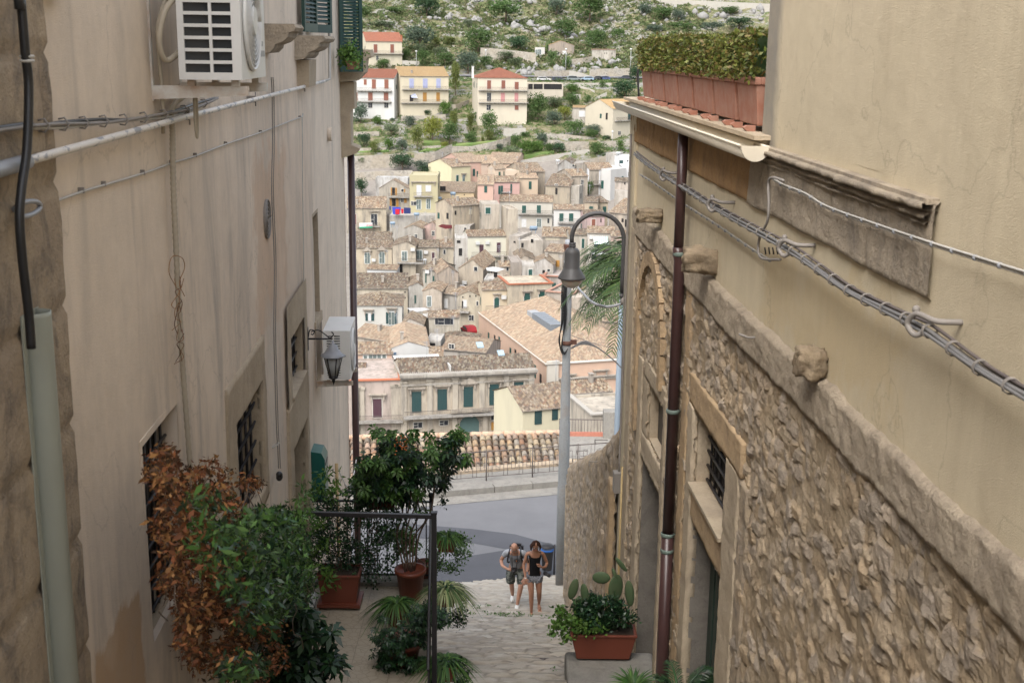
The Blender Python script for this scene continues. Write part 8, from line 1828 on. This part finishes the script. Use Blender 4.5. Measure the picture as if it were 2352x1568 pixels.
# geranium in the far left corner window
c = atD(812, 160, 17.3); t = wempty('window_plant', c, 'bright green pot plant in the green shuttered corner window', 'potted plant'); boxpot(c, .16, .2, .12, t, 'terracotta'); foliage('leaves', 'leafbright', t, 900, .04, 51, blob_pos([(808, 130, 24, 24), (822, 138, 14, 16), (797, 120, 12, 14)], 17.3, .18), 1.1, .3)
# weeds in the joints of the steps
def wp(g_, n_):
    i = g_.integers(0, 9, n_//9); cx_ = np.array([(-.75, 24.3), (-.5, 24.5), (-.3, 23.9), (0, 24.0), (.15, 23.0), (.5, 22.6), (-.1, 22.8), (-.8, 23.7), (1.1, 12.9)])[i]; a = np.repeat(cx_+g_.normal(size=(n_//9, 2))*np.array([.22, .16]), 9, 0)+g_.normal(size=(n_//9*9, 2))*.02
    return np.stack([a[:, 0], a[:, 1], stair_z(a[:, 1])+.02+.04*g_.random(len(a))], -1)
V_, F_ = leaf_cloud(630, wp, .022, 61, 1.6, .8); tag(link('step_weeds', np_mesh('step_weeds', V_, F_), M['leaf']), 'small green weeds growing between the paving stones', 'weeds', kind='stuff')
# ================================================================== the two walkers
def skin_obj(name, J, E, mat, parent, root='pelvis', sub=2):
    names = list(J); me = bpy.data.meshes.new(name); me.from_pydata([J[k][:3] for k in names], [(names.index(a), names.index(b_)) for a, b_ in E], [])
    o = link(name, me, None, parent); md = o.modifiers.new('Skin', 'SKIN'); md.use_smooth_shade = True
    if not me.skin_vertices: bpy.context.view_layer.update()
    for i, k in enumerate(names):
        r_ = J[k][3]; me.skin_vertices[0].data[i].radius = (r_, J[k][4] if len(J[k]) > 4 else r_)
        me.skin_vertices[0].data[i].use_root = (k == root)
    sb = o.modifiers.new('Sub', 'SUBSURF'); sb.levels = sub; sb.render_levels = sub
    bpy.context.view_layer.update(); dg = bpy.context.evaluated_depsgraph_get(); m2 = bpy.data.meshes.new_from_object(o.evaluated_get(dg)); o.modifiers.clear(); o.data = m2; m2.materials.clear(); m2.materials.append(mat)
    for p_ in m2.polygons: p_.use_smooth = True
    return o
def hand(J, E, w, key, fwd, side, down=(0, 0, -1), curl=.5):
    """palm and five fingers growing from wrist w"""
    W = Vector(J[w][:3]); f = Vector(fwd).normalized(); s_ = Vector(side).normalized(); dn = Vector(down); p = W+f*.05; J[key+'palm'] = (*p, .020, .032); E.append((w, key+'palm'))
    for k in range(4):
        b_ = W+f*.088+s_*(.027-.018*k); L_ = (.034, .040, .037, .028)[k]; m_ = b_+f*L_+dn*.008; e_ = m_+f*L_*(.7-.5*curl)+dn*L_*curl
        for q_, pt, r_ in (('a', b_, .0105), ('b', m_, .0092), ('c', e_, .0078)): J['%sf%d%s' % (key, k, q_)] = (*pt, r_)
        E += [(key+'palm', '%sf%da' % (key, k)), ('%sf%da' % (key, k), '%sf%db' % (key, k)), ('%sf%db' % (key, k), '%sf%dc' % (key, k))]
    a = W+f*.035+s_*.036; b_ = a+f*.028+s_*.016+dn*.01; c = b_+f*.022; 
    for q_, pt, r_ in (('t1', a, .012), ('t2', b_, .0105), ('t3', c, .009)): J[key+q_] = (*pt, r_)
    E += [(key+'palm', key+'t1'), (key+'t1', key+'t2'), (key+'t2', key+'t3')]
def head(J, E, hp, nod, sc_=1.0):
    """continuous head grown from the neck; nod tilts the face down"""
    c, s_ = math.cos(nod), math.sin(nod)
    def T(x, y, z): return (hp[0]+x*sc_, hp[1]+(y*c-z*s_)*sc_, hp[2]+(y*s_+z*c)*sc_)
    J['skull0'] = (*T(0, .005, .04), .062*sc_, .066*sc_); J['skull1'] = (*T(0, .010, .11), .076*sc_, .088*sc_); J['skull2'] = (*T(0, .012, .175), .066*sc_, .076*sc_); J['skull3'] = (*T(0, .012, .215), .035*sc_, .04*sc_)
    E += [('neck', 'skull0'), ('skull0', 'skull1'), ('skull1', 'skull2'), ('skull2', 'skull3')]
    J['chin'] = (*T(0, -.055, .028), .028*sc_); E.append(('skull0', 'chin')); return T
def face(T, parent, sc_=1.0, skin=None, brow=(.05, .03, .02)):
    q = MB()
    q.add([T(-.011, -.088, .075), T(.011, -.088, .075), T(0, -.108, .078), T(0, -.090, .115)], [(0, 1, 2), (0, 2, 3), (1, 3, 2), (0, 3, 1)]); q.build('nose', skin, parent)
    for sx in (-1, 1):
        q = MB(); q.sphere(T(sx*.030, -.076, .112), .0125, 8, 6); q.build('eye', M['townpaint'], parent, (.55, .53, .5)); q = MB(); q.sphere(T(sx*.030, -.085, .110), .007, 6, 5); q.build('pupil', M['black'], parent)
        q = MB(); q.tube([T(sx*.016, -.086, .128), T(sx*.045, -.074, .128)], .004, 5); q.build('eyebrow', M['townpaint'], parent, brow)
        q = MB(); q.sphere(T(sx*.078, .005, .095), .022, 8, 6, (.45, .8, 1.3)); q.build('ear', skin, parent)
    q = MB(); q.tube([T(-.024, -.080, .048), T(0, -.089, .046), T(.024, -.080, .048)], .0055, 5); q.build('mouth', M['townpaint'], parent, (.38, .10, .08))
def stand(x, y, D_):
    p = atD(x, y, D_); z = float(stair_z(np.array(D_))); return Vector((p.x, p.y, z))
def cloth_mat(name, base, dark=None, sc_=40, check=False):
    t_ = NT(name, .95, .1); v_ = t_.pos(src='Object')
    if check: c_ = t_.n('TexChecker', _Vector=v_, _Scale=75.0, _Color1=(*base, 1), _Color2=(*dark, 1)).outputs[0]
    else: c_ = t_.mix(t_.ramp(t_.noise(v_, sc_, 3, .6), [(.45, 0), (.55, 1)]), base, dark or tuple(k*.75 for k in base))
    t_.color(c_); return t_.m
# ---- woman
P0 = stand(1226, 1408, 24.25)
w_ = empty('person', P0, 'woman in black sleeveless top and checked shorts walking up the steps, camera at her hip', 'person', 'walkers on the steps', R(4))
J = dict(pelvis=(0, 0, .90, .105, .085), waist=(0, -.02, 1.04, .088, .07), chest=(0, -.05, 1.24, .105, .085), upper=(0, -.06, 1.36, .085, .06), neck=(0, -.09, 1.46, .040),
 hipl=(-.085, 0, .84, .083), thl=(-.08, -.06, .66, .080), knl=(-.07, -.12, .48, .056), cal=(-.068, -.10, .34, .056), anl=(-.06, -.11, .09, .030), hel=(-.06, -.09, .04, .028), tol=(-.06, -.27, .025, .026),
 hipr=(.085, 0, .84, .083), thr=(.09, -.02, .66, .080), knr=(.10, -.07, .49, .056), car=(.11, .02, .35, .056), anr=(.12, .12, .16, .030), her=(.12, .15, .13, .026), tor=(.13, .02, .035, .026),
 shl=(-.16, -.05, 1.37, .044), ell=(-.235, -.05, 1.11, .034), fol=(-.225, -.12, 1.0, .031), wrl=(-.20, -.19, .88, .021), shr=(.16, -.05, 1.37, .044), elr=(.26, -.02, 1.13, .034), for_=(.22, -.14, 1.10, .031), wrr=(.14, -.25, 1.13, .021))
E = [('pelvis', 'waist'), ('waist', 'chest'), ('chest', 'upper'), ('upper', 'neck'), ('pelvis', 'hipl'), ('hipl', 'thl'), ('thl', 'knl'), ('knl', 'cal'), ('cal', 'anl'), ('anl', 'hel'), ('hel', 'tol'), ('pelvis', 'hipr'), ('hipr', 'thr'), ('thr', 'knr'), ('knr', 'car'), ('car', 'anr'), ('anr', 'her'), ('her', 'tor'), ('upper', 'shl'), ('shl', 'ell'), ('ell', 'fol'), ('fol', 'wrl'), ('upper', 'shr'), ('shr', 'elr'), ('elr', 'for_'), ('for_', 'wrr')]
hand(J, E, 'wrl', 'l', (.1, -.45, -.9), (.9, -.3, .2), (0, .5, -.3)); hand(J, E, 'wrr', 'r', (-.8, -.2, .5), (-.2, -.2, .9), (-.2, .6, 0), .9)
T = head(J, E, (0, -.11, 1.49), .50, .98); skin_obj('body', J, E, M['skin_tan'], w_); face(T, w_, 1, M['skin_tan'])
blk = cloth_mat('black_jersey', (.012, .012, .013)); k_ = lambda d, f: {a: (*v_[:3], *[r_*f+.010 for r_ in v_[3:]]) for a, v_ in d.items()}
JT = k_({a: J[a] for a in ('waist', 'chest')}, 1.06); JT['waist'] = (0, -.02, 1.0, .118, .10); JT['hem'] = (0, 0, .90, .125, .11); JT['chest'] = (0, -.05, 1.22, .128, .102); JT['upper'] = (0, -.055, 1.345, .115, .080); JT['sl'] = (-.115, -.05, 1.385, .052); JT['sr'] = (.115, -.05, 1.385, .052)
skin_obj('sleeveless_top', JT, [('hem', 'waist'), ('waist', 'chest'), ('chest', 'upper'), ('upper', 'sl'), ('upper', 'sr')], blk, w_, 'waist')
JS = dict(pelvis=(0, 0, .86, .125, .11), a=(-.095, -.01, .80, .100), b=(-.09, -.045, .66, .098), c=(.095, 0, .80, .100), d=(.10, -.02, .66, .098))
skin_obj('shorts', JS, [('pelvis', 'a'), ('a', 'b'), ('pelvis', 'c'), ('c', 'd')], cloth_mat('checked_cotton', (.30, .31, .33), (.05, .05, .065), 40, True), w_)
q = MB(); rr = random.Random(2)
def hairpt(a, z, r, dy=.0): return T(math.sin(a)*r, .012+math.cos(a)*r+dy, z)
vs, fs = [], []; nA, nZ_ = 17, 9
for j in range(nZ_):
    u_ = j/(nZ_-1); z = .232-.215*u_; r = (.03+.078*math.sin(min(u_*2.2, 1.35)))*1.02+(.012 if u_ > .7 else 0)
    for i in range(nA):
        a = -2.25+4.5*i/(nA-1); vs.append(hairpt(a*(1.25 if u_ < .35 else 1), z+.004*math.sin(i*2.3), r+.004*math.sin(i*5+j)))
q.add(vs, [(j*nA+i, j*nA+i+1, (j+1)*nA+i+1, (j+1)*nA+i) for j in range(nZ_-1) for i in range(nA-1)], True); q.add([T(0, 0, .24)]+vs[:nA], [(0, i+1, i+2) for i in range(nA-1)], True)
o = q.build('hair', cloth_mat('dark_hair', (.025, .014, .010), (.05, .025, .018), 60), w_); md = o.modifiers.new('t', 'SOLIDIFY'); md.thickness = .014
for k, a in (('tol', 'hel'), ('tor', 'her')):
    h_, t_ = Vector(J[a][:3]), Vector(J[k][:3]); q = MB(); d = (t_-h_); s_ = Vector((.042, 0, 0)); up = Vector((0, 0, .012)); b_ = h_-d*.15+Vector((0, 0, -.035)); e_ = t_+d*.2+Vector((0, 0, -.03)); q.box8([b_-s_*.7, b_+s_*.7, e_+s_, e_-s_, b_-s_*.7+up, b_+s_*.7+up, e_+s_+up, e_-s_+up]); m_ = h_+d*.55; q.tube([m_+Vector((-.04, 0, -.02)), m_+Vector((0, 0, .034)), m_+Vector((.04, 0, -.02))], .008, 5); q.tube([h_+Vector((-.032, .02, -.01)), h_+Vector((0, .035, .01)), h_+Vector((.032, .02, -.01))], .007, 5); q.build('sandal', M['skin'], w_)
q = MB(); q.bev(.17, -.20, .93, .26, -.10, 1.00, .012); q.tube([(.20, -.16, .965), (.30, -.24, .93)], .035, 12); q.build('camera', M['black'], w_)
q = MB(); q.tube(smooth_pts([(.10, -.08, 1.41), (.15, -.16, 1.28), (.19, -.17, 1.10), (.21, -.14, 1.0)]), .010, 5); q.tube(smooth_pts([(-.12, -.02, 1.41), (-.155, -.10, 1.30), (-.14, -.10, 1.18)]), .014, 5); q.build('shoulder_strap', M['black'], w_)
q = MB(); q.lathe([(.026, -.008), (.029, 0), (.026, .008)], (0, 0, 0), 12, Matrix.Translation(J['wrl'][:3])); q.build('bracelet', M['rust'], w_)
# ---- man
P1 = stand(1184, 1394, 24.85)
m_ = empty('person', P1, 'bald man in grey flower t-shirt and camouflage shorts leaning forward up the steps', 'person', 'walkers on the steps', R(-6))
J = dict(pelvis=(0, .06, .86, .125, .10), waist=(0, -.03, 1.00, .118, .09), chest=(0, -.17, 1.18, .135, .10), upper=(0, -.24, 1.29, .10, .065), neck=(0, -.31, 1.36, .050),
 hipl=(-.10, .05, .80, .092), thl=(-.10, -.02, .62, .078), knl=(-.09, -.02, .46, .056), cal=(-.09, .08, .32, .055), anl=(-.085, .17, .13, .034), hel=(-.085, .20, .09, .03), tol=(-.08, .06, .04, .032),
 hipr=(.10, .05, .80, .092), thr=(.12, -.09, .66, .080), knr=(.13, -.22, .50, .056), car=(.10, -.20, .34, .055), anr=(.06, -.22, .11, .034), her=(.06, -.19, .05, .032), tor=(.06, -.40, .03, .032),
 shl=(-.195, -.22, 1.27, .055), ell=(-.31, -.14, 1.06, .042), fol=(-.27, -.26, .98, .037), wrl=(-.13, -.36, .95, .025), shr=(.195, -.22, 1.27, .055), elr=(.28, -.14, 1.02, .042), for_=(.27, -.26, .88, .037), wrr=(.22, -.36, .76, .025))
hand(J, E2 := list(E[:26]), 'wrl', 'l', (.9, -.2, -.1), (.1, -.3, .9), (.2, .7, 0), .8); hand(J, E2, 'wrr', 'r', (-.1, -.6, -.7), (-.9, -.2, .1), (0, .4, -.4))
T = head(J, E2, (0, -.345, 1.385), .72, 1.05); skin_obj('body', J, E2, M['skin'], m_); face(T, m_, 1, M['skin'])
tee = cloth_mat('grey_cotton', (.30, .31, .33), (.26, .27, .29), 14)
JT = dict(hem=(0, .03, .86, .150, .125), waist=(0, -.03, 1.00, .142, .112), chest=(0, -.17, 1.18, .152, .118), upper=(0, -.235, 1.28, .122, .085), sl=(-.185, -.215, 1.28, .072), s2=(-.255, -.175, 1.16, .066), sr=(.185, -.215, 1.28, .072), s3=(.24, -.175, 1.15, .066))
skin_obj('t_shirt', JT, [('hem', 'waist'), ('waist', 'chest'), ('chest', 'upper'), ('upper', 'sl'), ('sl', 's2'), ('upper', 'sr'), ('sr', 's3')], tee, m_, 'waist')
JS = dict(pelvis=(0, .05, .84, .145, .125), a=(-.115, .02, .74, .118), b=(-.115, -.02, .56, .115), b2=(-.105, -.01, .47, .105), c=(.115, 0, .76, .118), d=(.135, -.13, .60, .115), d2=(.145, -.19, .51, .105))
skin_obj('shorts', JS, [('pelvis', 'a'), ('a', 'b'), ('b', 'b2'), ('pelvis', 'c'), ('c', 'd'), ('d', 'd2')], cloth_mat('camouflage', (.16, .17, .15), (.05, .055, .05), 14), m_)
for k, a in (('tol', 'hel'), ('tor', 'her')):
    h_, t_ = Vector(J[a][:3]), Vector(J[k][:3]); d = t_-h_; q = MB(); q.tube([h_-d*.15, h_+d*.3, t_, t_+d*.22], .04, 10, rs=[.040, .046, .044, .026]); q.build('shoe', M['white'], m_)
q = MB()
for s_ in (-1, 1): q.tube(smooth_pts([(s_*.11, -.13, 1.36), (s_*.125, -.30, 1.30), (s_*.15, -.29, 1.16), (s_*.165, -.14, 1.02), (s_*.14, .04, .96)]), .020, 6)
q.build('backpack_strap', M['black'], m_)
q = MB(); q.bev(-.15, .0, 1.0, .15, .16, 1.38, .05, Matrix.Translation((0, -.02, 0)) @ Matrix.Rotation(0, 4, 'X')); q.build('backpack', M['black'], m_)
q = MB(); q.tube(smooth_pts([(-.06, -.36, 1.33), (-.045, -.42, 1.15), (-.03, -.42, 1.0)]), .009, 5); q.tube(smooth_pts([(.06, -.36, 1.33), (.06, -.42, 1.15), (.04, -.42, 1.0)]), .009, 5); q.build('camera_strap', M['black'], m_)
q = MB(); q.bev(-.065, -.44, .93, .065, -.37, 1.015, .012); q.tube([(0, -.42, .97), (0, -.50, .95)], .034, 12); q.build('camera', M['black'], m_)
q = MB(); fc = Vector((.045, -.318, 1.135)); uu = Vector((1, 0, 0)); vv = Vector((0, -.35, .94)).normalized()
for k in range(6):
    a = k*math.pi/3; cc = fc+uu*(.042*math.cos(a))+vv*(.042*math.sin(a)); q.tube([cc+uu*(.020*math.cos(b_))+vv*(.020*math.sin(b_)) for b_ in np.linspace(0, 6.2832, 11)], .004, 4)
q.build('flower_outline', M['black'], m_); q = MB(); q.sphere(fc+Vector((0, -.004, 0)), .016, 8, 6); q.build('flower_centre', mat_paint('orange_print', (.65, .20, .03), .8, .1), m_)
# ================================================================== light
w = bpy.data.worlds.new('World'); scene.world = w; w.use_nodes = True
nt = w.node_tree; bg = nt.nodes['Background']
sk = nt.nodes.new('ShaderNodeTexSky'); sk.sky_type = 'NISHITA'; sk.sun_disc = False
EL, AZ = 52, 205
sk.sun_elevation = R(EL); sk.sun_rotation = R(AZ); sk.air_density = 1.0; sk.dust_density = 4.0; sk.ozone_density = 1.0
hs = nt.nodes.new('ShaderNodeHueSaturation'); hs.inputs['Saturation'].default_value = .45; nt.links.new(sk.outputs[0], hs.inputs['Color']); nt.links.new(hs.outputs[0], bg.inputs[0]); bg.inputs[1].default_value = .15
sl = bpy.data.lights.new('sun', 'SUN'); sl.energy = .7; sl.angle = R(40); sl.color = (1, .96, .90)
so = bpy.data.objects.new('sun', sl); COL.objects.link(so)
d = Vector((math.sin(R(AZ))*math.cos(R(EL)), math.cos(R(AZ))*math.cos(R(EL)), math.sin(R(EL))))
so.rotation_euler = (-d).to_track_quat('-Z', 'Y').to_euler()
scene.view_settings.view_transform = 'Standard'; scene.view_settings.look = 'None'
scene.view_settings.exposure = 1.48; scene.view_settings.gamma = 1
scene.render.engine = 'CYCLES'
